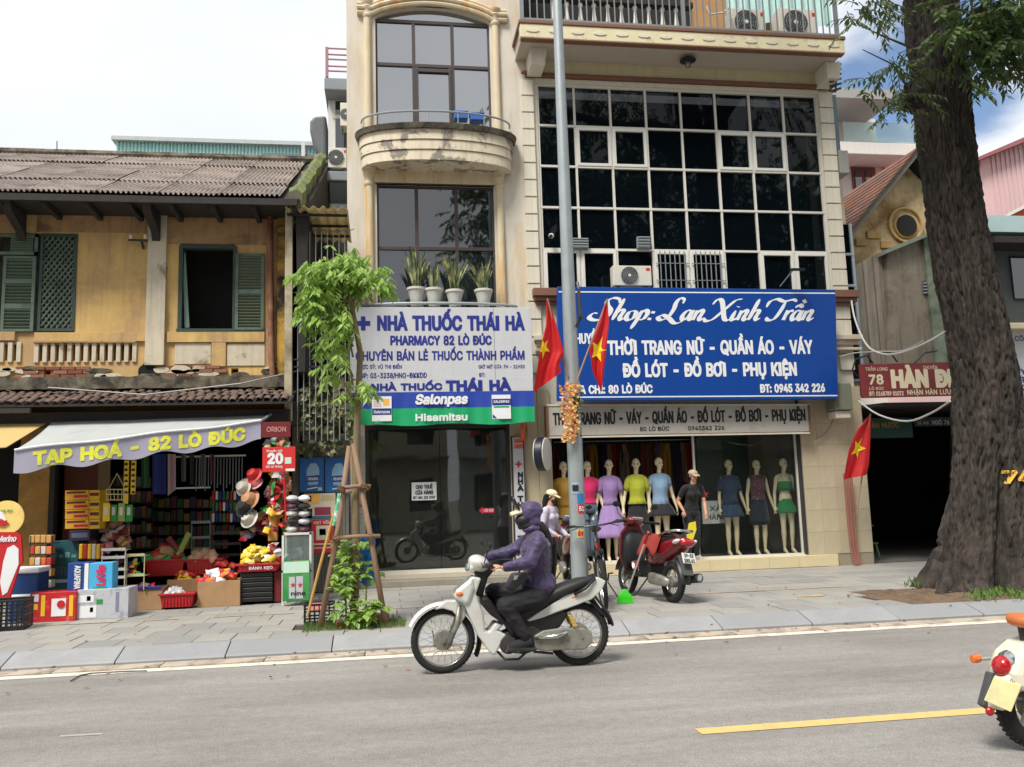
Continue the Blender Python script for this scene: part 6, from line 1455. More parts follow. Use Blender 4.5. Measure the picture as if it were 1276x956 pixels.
for px,py in((462,669),(455,607),(425,609),(419,672)):
 for k in range(3):q.ring(PV(px,py-2+k*2,10.2),.045,.009,(.3,.2,1),12,4)
q.build('lashing',mat('rope_brown',rgb(116,88,66),.95),st_)
q=MB()
for px,py,dx,dy,n,Y in((436,690,14,14,46,10.5),(428,715,12,10,24,10.3),(458,715,6,6,10,10.3),(425,735,6,8,10,10.2),(458,758,14,6,26,10.15),(450,770,12,5,20,10.1),(428,755,8,8,8,10.2)):
 for i in range(n):c=PV(px+RN.gauss(0,dx*.6),py+RN.gauss(0,dy*.6),Y+RN.gauss(0,.08));spray(q,c,(RN.uniform(-1,1),RN.uniform(-.9,.4),RN.uniform(-.3,.7)),RN.randint(2,3),.10,.055,.5,.045)
sp=thing('sapling_shoots','bright green leafy shoots growing in the tree pit between the stakes','plant',(*G(445,776),.14));q.build('leaves',lf2,sp,fixn=False)
q=MB()
for px in(432,438,447,455):q.tube([PV(px,782,10.2),PV(px+RN.uniform(-4,4),730,10.3),PV(px+RN.uniform(-8,8),690,10.35)],[.014,.01,.005],6)
q.build('stems',mat('shoot_stem',rgb(104,100,60),.8),sp)
q=MB()
for i in range(900):x,y_=RN.uniform(PIT1[0],PIT1[1]-.1),RN.triangular(PIT1[2],PIT1[3],PIT1[2]);leafquad(q,Vector((x,y_,.13)),Vector((RN.uniform(-.7,.7),RN.uniform(-.7,.4),RN.uniform(.8,2))),Vector((0,-1,.1)),RN.uniform(.04,.10),.008)
stuff(q.build('pit_grass',weed,fixn=False))
rbk=mat('loose_red_brick',rgb(168,92,66),.9,.2,14,bump=.004)
for i,(px,py,rz)in enumerate(((442,778,.1),(462,776,-.06),(474,768,.9),(431,779,.3))):
 x,y_=G(px,py,.17);t=MB().obox((0,0,0),(.21,.10,.06)).build('loose_brick',rbk,bev=.008);place(t,(x,y_,.175),rz,RN.uniform(-.1,.1));tag(t,('red brick lying at the front of the young tree pit','red brick at the front right of the young tree pit','red brick by the right stake of the young tree','red brick half in grass left of the others')[i],'brick','loose bricks round the tree pit')
def crate(name,label,x,y_,z,w,d,h,m,rz=0,rows=3,cols=6,group=None,taper=.0):
 t=thing(name,label,'crate',(0,0,0),group);q=MB();th=.012
 q.box(-w/2,w/2,-d/2,d/2,0,.012);q.build('base',m,t)
 for nm,(a,b,ax)in enumerate(((-d/2,w,0),(d/2,w,0),(-w/2,d,1),(w/2,d,1))):
  q=MB()
  for r in range(rows+1):zz=h*r/rows;q.box(-b/2,b/2,-.006,.006,max(zz-.012,0),zz+.006)
  for c in range(cols+1):xx=-b/2+b*c/cols;q.box(xx-.007,xx+.007,-.004,.004,0,h)
  q.v=[((v[0],v[1]+a,v[2])if ax==0 else(v[1]+a,v[0],v[2]))for v in q.v];q.build('side',m,t,local=True)
 q=MB()
 for s in(-1,1):q.box(-w/2-.01,w/2+.01,s*d/2-.012,s*d/2+.012,h-.02,h+.005);q.box(s*w/2-.012,s*w/2+.012,-d/2,d/2,h-.021,h+.004)
 q.build('rim',m,t,bev=.004);place(t,(x,y_,z),rz);return t
x,y_=G(397,779);crate('black_crate','small black plastic crate holding sweepings beside the left stake',x,y_+.14,.14,.34,.28,.24,blackp,.05)
t=thing('dustpan','faded red dustpan lying in the black crate by the stake','dustpan',(x,y_+.14,.3));q=MB();q.obox((x,y_+.12,.33),(.2,.16,.03),Matrix.Rotation(.5,3,'X'));q.build('pan',mat('faded_pink_plastic',rgb(176,104,98),.6),t,bev=.01)
t=thing('broom_stick','yellow stick with green and white tape leaning on the left stake','stick',PV(384,766,10.15));q=MB();q.tube([PV(383,768,10.2),PV(398,708,10.15),PV(416,640,10.1)],.016,8);q.build('stick',mat('bamboo_yellow',rgb(190,148,78),.6,.1,8),t)
q=MB();q.tube([PV(416,655,10.08),PV(421,628,10.08),PV(423,615,10.1)],.022,8);q.build('tape',mat('green_white_tape',rgb(90,176,130),.5,.2,20,col2=rgb(220,224,216),amt=.5,sharp=.02,s2=14),t)
t=thing('blue_bag','crumpled blue plastic bag hanging behind the right stake','bag',PV(456,730,10.7));q=MB()
q.grid(lambda u,v:PV(436+30*u+4*math.sin(v*9)*(u-.5),667+62*v+3*math.sin(u*11),10.62+.05*math.sin(u*9+v*4)+.05*mnoise.noise(Vector((u*5,v*8,1)))),16,24);q.build('sheet',mat('blue_bag_plastic',rgb(40,122,196),.35,.15,5,trans=.3,col2=rgb(120,180,222),amt=.38,s2=6),t,smooth='full')
q=MB()
for i in range(150):
 x=RN.uniform(-5,8.5);y_=RN.choice((RN.uniform(9.2,9.4),RN.uniform(9.0,9.5),RN.uniform(9.7,12.5),RN.uniform(8.2,9.2)))
 if x>5.8:y_=RN.uniform(9.2,11)
 z=.02 if y_<9.36 else(.02+(y_-9.36)*.36 if y_<9.7 else .146)
 if y_<9.05:z=.006
 leafquad(q,Vector((x,y_,z+.004)),Vector((RN.uniform(-1,1),RN.uniform(-1,1),.1)),Vector((RN.uniform(-.2,.2),RN.uniform(-.2,.2),1)),RN.uniform(.035,.085),RN.uniform(.025,.05))
stuff(q.build('fallen_leaves',mat('dry_leaf',rgb(140,96,62),.8,.4,3,col2=rgb(190,150,84),amt=.4,s2=2),fixn=False))
q=MB();q.tube([(*G(88,849,.01),.012),(*G(100,842,.01),.012),(*G(115,839,.01),.012),(*G(150,837,.01),.012),(*G(183,836,.01),.012)],.006,5);tag(q.build('wire',blackp),'bent black wire lying on the road near the kerb at the left','wire')
q=MB();q.tube([(*G(75,917,.01),.008),(*G(128,914,.01),.008)],.005,4);tag(q.build('straw',flat('pale_straw',200,196,186)),'pale straw lying on the asphalt at the lower left','straw')
# ============ OTHER SIDE OF THE STREET (behind the camera; seen in the window reflections)
bmass=[(-34,-20,9,'ochre'),(-19.5,-8,12,'cream'),(-7.5,3,8,'white'),(3.5,15,13,'grey'),(15.5,30,10,'cream')]
cols_={'ochre':ochre,'cream':cream_old,'white':white_old,'grey':gm}
for i,(a,b,h,c)in enumerate(bmass):
 t=thing('opposite_building',('wide ochre house','narrow cream house','low whitewashed house','tallest grey house','broad cream house at the end')[i]+' across the street behind the viewpoint','building',((a+b)/2,-12,0));ops=[]
 nfl=int(h//3.2);nw=int((b-a)//2.4)
 for f_ in range(nfl):
  for w_ in range(nw):x=a+(b-a)*(w_+.5)/nw;ops.append((x-.6,x+.6,1.0+f_*3.2,2.7+f_*3.2))
 q=MB();wall(q,a,b,-.02,h,ops,0,.3);q.v=[(v[0],-12-v[1],v[2])for v in q.v];q.box(a,b,-20,-12.35,h-.1,h+.1);q.build('wall',cols_[c],t)
 q=MB();q.box(a+.05,b-.05,-12.6,-12.5,0,h-.1);q.build('window_glass',mid_pane,t);q=MB();q.box(a,b,-12,-11.0,3.5,3.6);q.build('awning',fibro,t)
for i,(x,y_,h,r)in enumerate(((-9,-6.5,13.2,3.4),(6.4,-6.6,19.5,4.0),(12.6,-6.5,19,5.4),(20,-6.5,18,5),(-20,-6.5,12,3.6))):
 t=thing('opposite_tree','street tree across the road behind the viewpoint, number %s from the left'%('one two three four five'.split()[sorted([-9,6.4,12.6,20,-20]).index(x)]),'tree',(x,y_,0),'trees across the road')
 q=MB();q.tube([(x,y_,0),(x+.1,y_,3),(x-.1,y_+.2,7),(x,y_,h-2)],[.45,.34,.26,.1],12)
 q.build('trunk',bark,t,smooth='full');q=MB()
 for k in range(9):a=2*PI*k/9;q.tube([(x,y_,6+k*.4),(x+math.cos(a)*r*.5,y_+math.sin(a)*r*.5,8.5+k*.2),(x+math.cos(a)*r*.85,y_+math.sin(a)*r*.85,9.5+k*.2)],[.12,.07,.02],6)
 q.build('limbs',bark,t);q=MB()
 for k in range(int(4.2*r*r)):
  d_=Vector((RN.gauss(0,1),RN.gauss(0,1),RN.gauss(0,.8))).normalized();hv=2.6 if h<15 else 5;cc=Vector((x,y_,h-hv))+Vector((d_.x*r*.85,d_.y*r*.85,d_.z*hv))*RN.uniform(.5,1)
  for j in range(16):
   c=cc+Vector((RN.gauss(0,.6),RN.gauss(0,.6),RN.gauss(0,.5)));spray(q,c,(RN.uniform(-1,1),RN.uniform(-1,1),RN.uniform(-.8,.2)),5,.3,.15,.5,.13)
 q.build('crown',leaf_d,t,fixn=False)
# ============ BODIES
def remesh(mb,voxel,sm=3):
 me=bpy.data.meshes.new('tmp');me.from_pydata(mb.v,[],mb.f)
 bm=bmesh.new();bm.from_mesh(me);bmesh.ops.recalc_face_normals(bm,faces=bm.faces);bm.to_mesh(me);bm.free()
 o=bpy.data.objects.new('tmp',me)
 r=o.modifiers.new('r','REMESH');r.mode='VOXEL';r.voxel_size=voxel;r.use_smooth_shade=True
 if sm:s=o.modifiers.new('s','SMOOTH');s.iterations=sm;s.factor=.5
 out=bake(o);bpy.data.objects.remove(o);bpy.data.meshes.remove(me)
 return out
def solid(mb,voxel,name,m,parent,sm=3,local=True,fold=0):
 me=remesh(mb,voxel,sm)
 if fold:
  for v in me.vertices:c=v.co;v.co=c+v.normal*fold*(mnoise.noise(Vector((c.x*7+c.z*9,c.y*8,c.z*13-c.x*6)))+.5*(abs(mnoise.noise(Vector((c.x*15+c.z*8,c.y*12,c.z*24))))*2-.4))
 me.name=name;me.materials.clear();me.materials.append(m)
 if not local:
  off=LOC[parent.name];me.transform(Matrix.Translation(-off))
 me.polygons.foreach_set('use_smooth',[True]*len(me.polygons))
 return link(name,me,parent)
def limb(q,pts,n=12):
 P3=[Vector(p[:3])for p in pts];q.tube(P3,[p[3]for p in pts],n)
 for p in pts:q.ell(p[:3],(p[3],p[3],p[3]),10,6)
def lerp(a,b,t):return Vector(a)*(1-t)+Vector(b)*t
def basis(fwd,up):
 f=Vector(fwd).normalized();u=Vector(up);u=(u-f*u.dot(f)).normalized();s=f.cross(u)
 return Matrix((s,f,u)).transposed()
def hand(q,wr,fwd,up,curl=.3,sc=1.0,side=1):
 """palm, four fingers of different length and a thumb leaving the palm's side"""
 B=basis(fwd,up);w=Vector(wr)
 T=lambda x,y,z:w+B@Vector((x*side,y,z))*sc
 q.ell(T(0,.045,0),(.036*sc,.048*sc,.016*sc),10,8,B)
 for i,(x,l)in enumerate(((-.028,.066),(-.010,.076),(.009,.071),(.026,.055))):
  a1,a2=curl*1.0,curl*2.2;p0=T(x,.080,0);p1=T(x*1.05,.080+l*.5*math.cos(a1),-l*.5*math.sin(a1));p2=T(x*1.08,.080+l*.5*math.cos(a1)+l*.5*math.cos(a2),-l*.5*(math.sin(a1)+math.sin(a2)))
  q.tube([T(x,.06,0),p0,p1,p2],[.010*sc,.0095*sc,.0085*sc,.007*sc],7);q.ell(p2,(.0072*sc,)*3,6,4)
 q.tube([T(-.028,.02,0),T(-.048,.045,-.010),T(-.052,.078,-.022-curl*.01)],[.013*sc,.0105*sc,.008*sc],7)
def headmesh(q,c,fwd,up,sc=1.0,ears=True):
 B=basis(fwd,up);c=Vector(c);T=lambda x,y,z:c+B@Vector((x,y,z))*sc
 q.ell(T(0,-.012,.028),(.074*sc,.092*sc,.088*sc),18,14,B);q.ell(T(0,.018,-.035),(.056*sc,.066*sc,.075*sc),16,12,B);q.ell(T(0,.045,-.088),(.026*sc,.026*sc,.022*sc),10,8,B)
 q.tube([T(0,.082,.012),T(0,.106,-.022),T(0,.086,-.032)],[.008*sc,.013*sc,.010*sc],8)
 for s in(-1,1):
  q.ell(T(s*.034,.056,-.018),(.022*sc,.022*sc,.024*sc),8,6,B)
  if ears:q.ell(T(s*.076,-.008,-.004),(.010*sc,.018*sc,.031*sc),8,6,B)
 q.ell(T(0,.080,-.056),(.022*sc,.010*sc,.008*sc),8,6,B)
 return T,B
def face(par,c,fwd,up,sc=1.0,lips=(150,60,60),eyes=True,local=True,mouth=True):
 B=basis(fwd,up);c=Vector(c);T=lambda x,y,z:c+B@Vector((x,y,z))*sc
 if eyes:
  for s in(-1,1):
   q=MB();q.ell(T(s*.031,.068,.008),(.015*sc,.010*sc,.0075*sc),10,6,B);q.build('eye',flat('eye_dark',40,32,30,.3),par,local=local,smooth=True)
   q=MB();q.tube([T(s*.015,.079,.026),T(s*.032,.079,.032),T(s*.048,.067,.026)],.0032*sc,5);q.build('eyebrow',flat('brow_brown',84,64,54),par,local=local)
 if mouth:q=MB();q.ell(T(0,.0885,-.056),(.019*sc,.006*sc,.007*sc),10,6,B);q.build('mouth',flat('lip_%d'%lips[0],*lips),par,local=local,smooth=True)
def torso(q,pel,ch,latP,latC,fwdP,fwdC,W=1.0,D=1.0,female=True,grow=0.0):
 prof=[(0,.158,.110),(.16,.150,.105),(.34,.122,.088),(.5,.118,.086),(.68,.136,.098),(.84,.148,.106),(1.0,.135,.088),(1.1,.10,.07)]
 if not female:prof=[(0,.150,.105),(.2,.148,.105),(.45,.140,.100),(.7,.160,.112),(.9,.168,.112),(1.02,.13,.085)]
 pel,ch=Vector(pel),Vector(ch);ln=(ch-pel).length
 for k in range(len(prof)-1):
  for s in(0,.5):
   t=prof[k][0]*(1-s)+prof[k+1][0]*s;w=prof[k][1]*(1-s)+prof[k+1][1]*s;d=prof[k][2]*(1-s)+prof[k+1][2]*s
   c=lerp(pel,ch,t);f=lerp(fwdP,fwdC,min(t,1));B=basis(f,ch-pel);q.ell(c,(w*W+grow,d*D+grow,ln*.16+grow*.5),16,8,B)
 if female:
  B=basis(fwdC,ch-pel)
  for s in(-1,1):q.ell(lerp(pel,ch,.78)+B@Vector((s*.066,.075*D,0)),(.060+grow,.055+grow,.060+grow),12,8,B)
ivory=mat('mannequin_ivory',rgb(222,206,172),.38,.03,3,spec=.5)
def mannequin_body(flip=1,turn=.25):
 q=MB();pel=(0,0,.96);ch=(0,.0,1.40)
 torso(q,pel,ch,None,None,(0,-1,0),(0,-1,0),.93,.92)
 limb(q,[(0,.005,1.42,.052),(0,.0,1.50,.042),(0,-.008,1.57,.044)])
 limb(q,[(-.155,.0,1.425,.045),(-.08,.0,1.45,.045),(.08,0,1.45,.045),(.155,0,1.425,.045)])
 hf=Vector((math.sin(turn)*flip,-math.cos(turn),-.03));headmesh(q,(0,-.02,1.665),hf,(0,0,1),.98)
 for s in(-1,1):
  bx_=.06 if s==flip else .02
  sh,el,wr=(s*.172,0,1.40),(s*(.215+bx_*.5),.015,1.12),(s*(.225+bx_*1.3),-.04,.885)
  limb(q,[(*sh,.046),(*lerp(sh,el,.5),.040),(*el,.033)]);limb(q,[(*el,.033),(*lerp(el,wr,.3),.034),(*wr,.022)])
  hand(q,wr,(s*.22,-.12,-1),(s,-.3,.2),.35,.95,-s)
  hp,kn,an=(s*.082,0,.90),(s*.085,-.008-(.03 if s==flip else 0),.50),(s*.078,.02-(.03 if s==flip else 0),.105)
  limb(q,[(*hp,.088),(*lerp(hp,kn,.35),.080),(*lerp(hp,kn,.75),.058),(*kn,.049)]);limb(q,[(*kn,.049),(*lerp(kn,an,.3),.052),(*lerp(kn,an,.65),.038),(*an,.029)])
  q.ell((s*.08,.03+an[1]-.02,.075),(.028,.04,.045),10,8);q.tube([(s*.08,an[1],.09),(s*.086,an[1]-.075,.05),(s*.092,an[1]-.14,.022)],[.034,.034,.022],10,sq=.8);q.ell((s*.092,an[1]-.145,.02),(.034,.035,.016),10,6)
 return q,hf
MQ={}
for fl in(1,-1):
 q_,hf_=mannequin_body(fl);MQ[fl]=(remesh(q_,.0085,3),hf_);MQ[fl][0].materials.clear();MQ[fl][0].materials.append(ivory);MQ[fl][0].name='mannequin_body'
 MQ[fl][0].polygons.foreach_set('use_smooth',[True]*len(MQ[fl][0].polygons))
def ringl(z,rx,ry,cx_=0,cy=0,n=44,pl=0,npl=9,ph_=0):return[(cx_+(rx+pl*math.cos(npl*2*PI*k/n+ph_))*math.cos(2*PI*k/n),cy+(ry+pl*math.cos(npl*2*PI*k/n+ph_))*math.sin(2*PI*k/n),z)for k in range(n)]
def garment(par,name,rings,m,thick=True):
 q=MB();q.loft(rings,caps=False);o=q.build(name,m,par,local=True,smooth='full')
 s=o.modifiers.new('thick','SOLIDIFY');s.thickness=.006;return o
def top(par,m,z0=.98,z1=1.42,neck='round',hem=.0,sleeve=.18,puff=0,loose=0,name='top'):
 R_=[ringl(z0,.165+hem+loose,.125+hem+loose,pl=.004+hem*.3)]
 for z,a,b,c in((1.05,.137,.108,0),(1.13,.128,.104,0),(1.22,.146,.125,-.014),(1.29,.156,.13,-.014),(1.35,.165,.118,-.005),(1.40,.186,.094,0),(1.445,.190,.074,0),(1.478,.140,.064,0),(1.492,.092,.060,.0)):
  if z>z0:R_.append(ringl(z,a+.006+loose*(1.4-z if z<1.4 else 0)*2,b+.006+loose*(1.4-z if z<1.4 else 0)*2,0,c,pl=.0015))
 o=garment(par,name,R_,m)
 if sleeve:
  for s in(-1,1):
   q=MB();a=Vector((s*.15,0,1.425));d_=Vector((s*.25,.03,-1)).normalized();pts=[a,a+d_*sleeve*.35,a+d_*sleeve*.7,a+d_*sleeve];q.tube(pts,[.058,.062+puff,.060+puff,.054+puff*.3],16,caps=False);oo=q.build('sleeve',m,par,local=True,smooth='full');k=oo.modifiers.new('t','SOLIDIFY');k.thickness=.006
 return o
def skirt(par,m,z0,z1=1.06,flare=.2,pl=.012,npl=9,name='skirt',waist=.128):
 R_=[]
 for k in range(9):t=k/8;z=z1+(z0-z1)*t;rr=waist+.045*min(1,t*3*(z1-z0)/.5)+flare*max(0,t-.15)**1.2;R_.append(ringl(z,rr,rr*.78,pl=pl*t,npl=npl))
 return garment(par,name,R_,m)
def trousers(par,m,zh,wide=.075,name='trousers'):
 q=MB();o=garment(par,name,[ringl(1.07,.130,.105),ringl(1.0,.155,.118),ringl(.93,.168,.122),ringl(.86,.172,.118)],m)
 for s in(-1,1):
  q=MB();q.loft([ringl(z,r,r*1.05,s*x,y_,20,.002,5)for z,r,x,y_ in((.90,.092,.082,0),(.75,.086,.084,0),(max(zh,.55),.072+(wide-.075),.085,-.01),*(((.3,wide,.083,.0),(zh,wide*1.06,.08,.0))if zh<.5 else()))],caps=False);oo=q.build('trouser_leg',m,par,local=True,smooth='full');k=oo.modifiers.new('t','SOLIDIFY');k.thickness=.006
 return o
def cloth(name,r,g,b,**k):return mat('cloth_'+name,rgb(r,g,b),.85,.10,14,sheen=.15,bump=.001,**k)
def mannequin(px,Y,label,fl,sc,dress,rz=0):
 x=P(px,640,Y)[0];t=thing('mannequin',label,'mannequin',(x,Y,.36),'dressed mannequins in the shop window');LOC[t.name]=Vector((0,0,0))
 link('body',MQ[fl][0],t);face(t,(0,-.02,1.665),MQ[fl][1],(0,0,1),.98)
 dress(t);q=MB();q.box(-.16,.16,-.12,.12,0,.008);q.build('stand_plate',clear_glass,t,local=True)
 t.scale=(sc*.92,sc*.92,sc);t.rotation_euler=(0,0,rz);return t
must=cloth('mustard',168,128,44);pink=cloth('pink',204,30,96);jean=cloth('denim',78,98,112,col2=rgb(104,124,136),amt=.44,s2=3);purp=cloth('lilac',152,124,176);lime=cloth('lime',172,178,48);bkc=cloth('black',26,26,30);sky_c=cloth('sky',132,160,188)
nav=cloth('navy_print',34,54,84,col2=rgb(60,84,110),amt=.42,sharp=.03,s2=26);mar=cloth('maroon_print',84,48,58,col2=rgb(150,110,112),amt=.40,sharp=.03,s2=20);navd=cloth('dark_navy',22,32,50);gre=cloth('green',24,118,66)
def d1_(t):top(t,must,sleeve=.2,puff=.01);skirt(t,must,.42,flare=.22,pl=.016)
def d2_(t):top(t,pink,z0=1.03,sleeve=.16,puff=.008);trousers(t,jean,.12,.098)
def d3_(t):top(t,purp,sleeve=.24,puff=.016);skirt(t,purp,.42,flare=.24,pl=.014)
def d4_(t):top(t,lime,z0=.98,hem=.01,sleeve=.22,loose=.015,puff=.012);skirt(t,bkc,.22,flare=.16,pl=.008)
def d5_(t):top(t,sky_c,z0=.90,hem=.012,sleeve=.15,loose=.012);skirt(t,bkc,.76,flare=.16,pl=.014)
def d6_(t):top(t,nav,z0=.93,hem=.0,sleeve=.24,loose=.01,name='playsuit_top');skirt(t,nav,.72,1.05,flare=.12,pl=.008)
def d7_(t):top(t,mar,z0=1.03,sleeve=0);trousers(t,navd,.56,.092,'knee_shorts');skirt(t,navd,.60,1.06,.05,.004)
def d8_(t):
 garment(t,'crop_top',[ringl(1.17,.137,.112,0,-.004),ringl(1.23,.150,.132,0,-.014),ringl(1.30,.158,.136,0,-.014),ringl(1.345,.140,.122,0,-.014)],gre);skirt(t,gre,.76,1.02,flare=.07,pl=.006,npl=6)
 for s in(-1,1):q=MB();q.tube([(s*.085,-.11,1.33),(s*.09,-.03,1.485),(s*.085,.07,1.40)],.006,6);q.build('strap',gre,t,local=True)
YM=15.22
mannequin(704,YM,'mannequin in a mustard square necked dress, leftmost in the window',1,1.02,d1_)
mannequin(734,YM,'mannequin in a pink top and wide blue jeans behind the lamp pole',1,1.02,d2_)
mannequin(761,YM,'mannequin in a lilac V necked dress',-1,1.03,d3_)
mannequin(795,YM,'mannequin in a lime green blouse and long black skirt',-1,1.035,d4_)
mannequin(824,YM,'mannequin in a pale blue blouse and short black skirt',1,1.04,d5_)
mannequin(911,YM+.1,'mannequin in a navy patterned playsuit behind the glass',1,1.0,d6_,.05)
mannequin(946,YM+.1,'mannequin in a maroon sleeveless top and dark knee shorts',1,.99,d7_)
mannequin(980,YM+.1,'mannequin in a green crop top and green skirt, rightmost in the window',1,1.0,d8_)
hues=[(120,40,44),(84,34,54),(150,130,104),(40,44,62),(160,110,40),(96,30,36),(140,60,60),(70,66,60),(168,160,144),(160,24,34),(60,40,80),(180,140,56),(90,90,96),(120,84,60),(40,60,56)]
rk=thing('clothes_rail','long clothes rail at the back of the clothes shop','clothes rail',(4.6,16.9,2.6));zR=P(790,549,16.9)[1]
q=MB();q.tube([(P(690,560,16.9)[0],16.9,zR),(P(872,560,16.9)[0],16.9,zR)],.014,6);q.build('rail',steel,rk)
for i in range(30):
 px=692+i*6.1;x=P(px,580,16.9)[0];c=hues[(i*7)%len(hues)];w=RN.uniform(.10,.17);ln=RN.uniform(.75,1.25);m=cloth('h%d'%((i*7)%len(hues)),*c)
 t=thing('hanging_garment','%s garment on the back rail, %s from the left end'%(('wine','plum','tan','slate','gold','crimson','rust','grey brown','ivory','scarlet','violet','amber','grey','brown','dark teal')[(i*7)%15],('first tenth second tenth third tenth fourth tenth fifth tenth sixth tenth seventh tenth eighth tenth ninth tenth last tenth'.split()[i//3*2]+(' left',' middle',' right')[i%3])),'clothes',(x,16.9,zR-ln),'clothes hung on the back rail');p_=RN.uniform(0,6)
 q=MB();q.grid(lambda u,v:(x+(u-.5)*w*(.6+.6*min(v*4,1)+.2*v),16.9+.035*math.sin(u*11+p_+v)-.04,zR-.07-ln*v),10,5);q.build('cloth',m,t,smooth='full')
 q=MB();q.tube([(x-w*.3,16.9,zR-.08),(x,16.9,zR-.03),(x,16.9,zR+.02)],.004,4);q.build('hanger',steel,t)
t=thing('sale_sign','white paper sign with black capitals behind the navy mannequin','sign',PV(891,652,15.46));q=MB();rect(q,875,624,907,652.5,15.46,.003);q.build('paper',flat('white_paper',222,224,224),t)
text_px('XẢ',884,899,630.5,636.5,15.457,blk,t,bold=.02);text_px('HÀNG',880,906,641,647.5,15.457,blk,t,bold=.02)
t=thing('red_star_sticker','small red star sticker on the shop glass above the paper sign','sticker',PV(878,617,15.07));q=MB();c=P(878,616,15.07);q.xz([(c[0]+.09*(1 if k%2==0 else .45)*math.sin(k*PI/5),c[1]+.07*(1 if k%2==0 else .45)*math.cos(k*PI/5))for k in range(10)],15.067,15.069);q.build('star',red,t)
skin=mat('skin',rgb(196,146,118),.55,.06,10,spec=.4);skin_p=mat('pale_skin',rgb(214,172,148),.5,.05,10)
def stand_person(x,y_,label,shirtm,trm,cap_m,rz,armL,armR,height=1.62,lean=0.0,maskm=None,sleeve_to=1.0,shoe=None,hair=None,head_f=(0,-1,-.1)):
 """standing figure facing local -Y; armL/armR = (elbow, wrist, hand direction)"""
 t=thing('person',label,'person',(x,y_,.14));LOC[t.name]=Vector((0,0,0));k=height/1.75
 q=MB();pel=Vector((0,0,.95));ch=Vector((0,-lean*.44,1.40));torso(q,pel,ch,None,None,(0,-1,0),(0,-1,-lean))
 limb(q,[(ch.x,ch.y,1.42,.055),(ch.x,ch.y-.02-lean*.1,1.56,.046)]);hc=Vector((0,ch.y-.035-lean*.12,1.645));headmesh(q,hc,head_f,(0,0,1))
 limb(q,[(-.16,ch.y,1.42,.048),(.16,ch.y,1.42,.048)]);arms=[]
 for s,(el,wr,hd)in((-1,armL),(1,armR)):
  sh=(s*.18,ch.y,1.40);limb(q,[(*sh,.05),(*lerp(sh,el,.5),.044),(*el,.037)]);limb(q,[(*el,.037),(*lerp(el,wr,.3),.038),(*wr,.026)]);hand(q,wr,hd,(0,-.3,1),.8,1.0,s);arms.append((sh,el,wr))
 legs=[]
 for s in(-1,1):
  hp,kn,an=(s*.085,0,.90),(s*.09,-.03,.50),(s*.085,.02,.09);legs.append((hp,kn,an));limb(q,[(*hp,.09),(*lerp(hp,kn,.5),.075),(*kn,.053)]);limb(q,[(*kn,.053),(*lerp(kn,an,.3),.055),(*an,.036)]);q.tube([(s*.085,.05,.05),(s*.09,-.07,.05),(s*.095,-.15,.035)],[.04,.045,.032],10,sq=.8)
 solid(q,.0085,'body',skin,t);face(t,hc,head_f,(0,0,1),mouth=maskm is None)
 q=MB();torso(q,pel,ch,None,None,(0,-1,0),(0,-1,-lean),grow=.014);limb(q,[(-.165,ch.y,1.42,.060),(0,ch.y,1.435,.062),(.165,ch.y,1.42,.060)])
 for sh,el,wr in arms:e2=lerp(sh,el,min(1,sleeve_to*2));limb(q,[(*sh,.064),(*lerp(sh,el,.25),.06),(*e2,.053)]);(sleeve_to>.5)and limb(q,[(*el,.052),(*lerp(el,wr,(sleeve_to-.5)*2*.96),.038)])
 solid(q,.011,'shirt',shirtm,t,fold=.007);q=MB();q.ell((0,0,.93),(.172,.128,.13),16,10)
 for hp,kn,an in legs:limb(q,[(*hp,.108),(*lerp(hp,kn,.5),.092),(*kn,.074),(*lerp(kn,an,.5),.064),(*lerp(kn,an,.93),.056)])
 solid(q,.012,'trousers',trm,t,fold=.007)
 for s in(-1,1):q=MB();q.tube([(s*.085,.06,.045),(s*.09,-.06,.05),(s*.095,-.165,.03)],[.045,.054,.036],12,sq=.85);solid(q,.008,'shoe',shoe or bkc,t,1)
 B=basis(head_f,(0,0,1));T=lambda a,b,c:hc+B@Vector((a,b,c))
 if hair:q=MB();q.ell(T(0,-.03,.02),(.086,.088,.095),16,12,B);q.tube([T(0,-.09,.0),T(0,-.11,-.12),T(0,-.10,-.26)],[.06,.05,.025],10);solid(q,.009,'hair',hair,t,2)
 q=MB();q.ell(T(0,-.014,.052),(.092,.108,.072),16,12,B);solid(q,.009,'cap',cap_m,t,2);q=MB();q.loft([[T(x_*(1-.45*s**2),.07+s*.095,.052-s*.03-.012*(x_/.08)**2+dz_)for x_ in(-.082,-.05,0,.05,.082)]for s in(0,.4,.8,1)for dz_ in(0,)],closed=False,caps=False);o=q.build('cap_brim',cap_m,t,local=True,smooth='full');o.modifiers.new('t','SOLIDIFY').thickness=.008
 if maskm:q=MB();q.ell(T(0,.052,-.058),(.062,.062,.055),14,10,B);q.build('face_mask',maskm,t,local=True,smooth=True)
 t.scale=(k,)*3;t.rotation_euler=(0,0,rz);return t,T
xw,yw=P(853,620,15.35)[0],15.05
stand_person(xw,yw,'shopkeeper in black with a beige cap bending in the doorway with a yellow paper',bkc,bkc,mat('beige_cap',rgb(176,158,132),.8),.15,((-.27,.02,1.16),(-.22,-.12,.96),(0,-.3,-1)),((.22,-.16,1.12),(.16,-.30,.88),(0,-.2,-1)),1.60,.25,None,.28,flat('white_shoe',206,202,194),mat('black_hair',rgb(24,20,20),.5),(.1,-1,-.15))[0].location.z=.34
t=thing('yellow_paper_bag','folded yellow paper hanging from the shopkeeper\'s hand','paper',PV(863,660,14.75));q=MB();q.prism([PV(x,y,14.72)for x,y in((859,652),(867,650),(868,660),(864,672),(858,682),(856,668))],(0,.03,0));q.build('paper',flat('bright_yellow',220,204,50),t,bev=.004)
xw,yw=P(682,640,12.6)[0],12.6
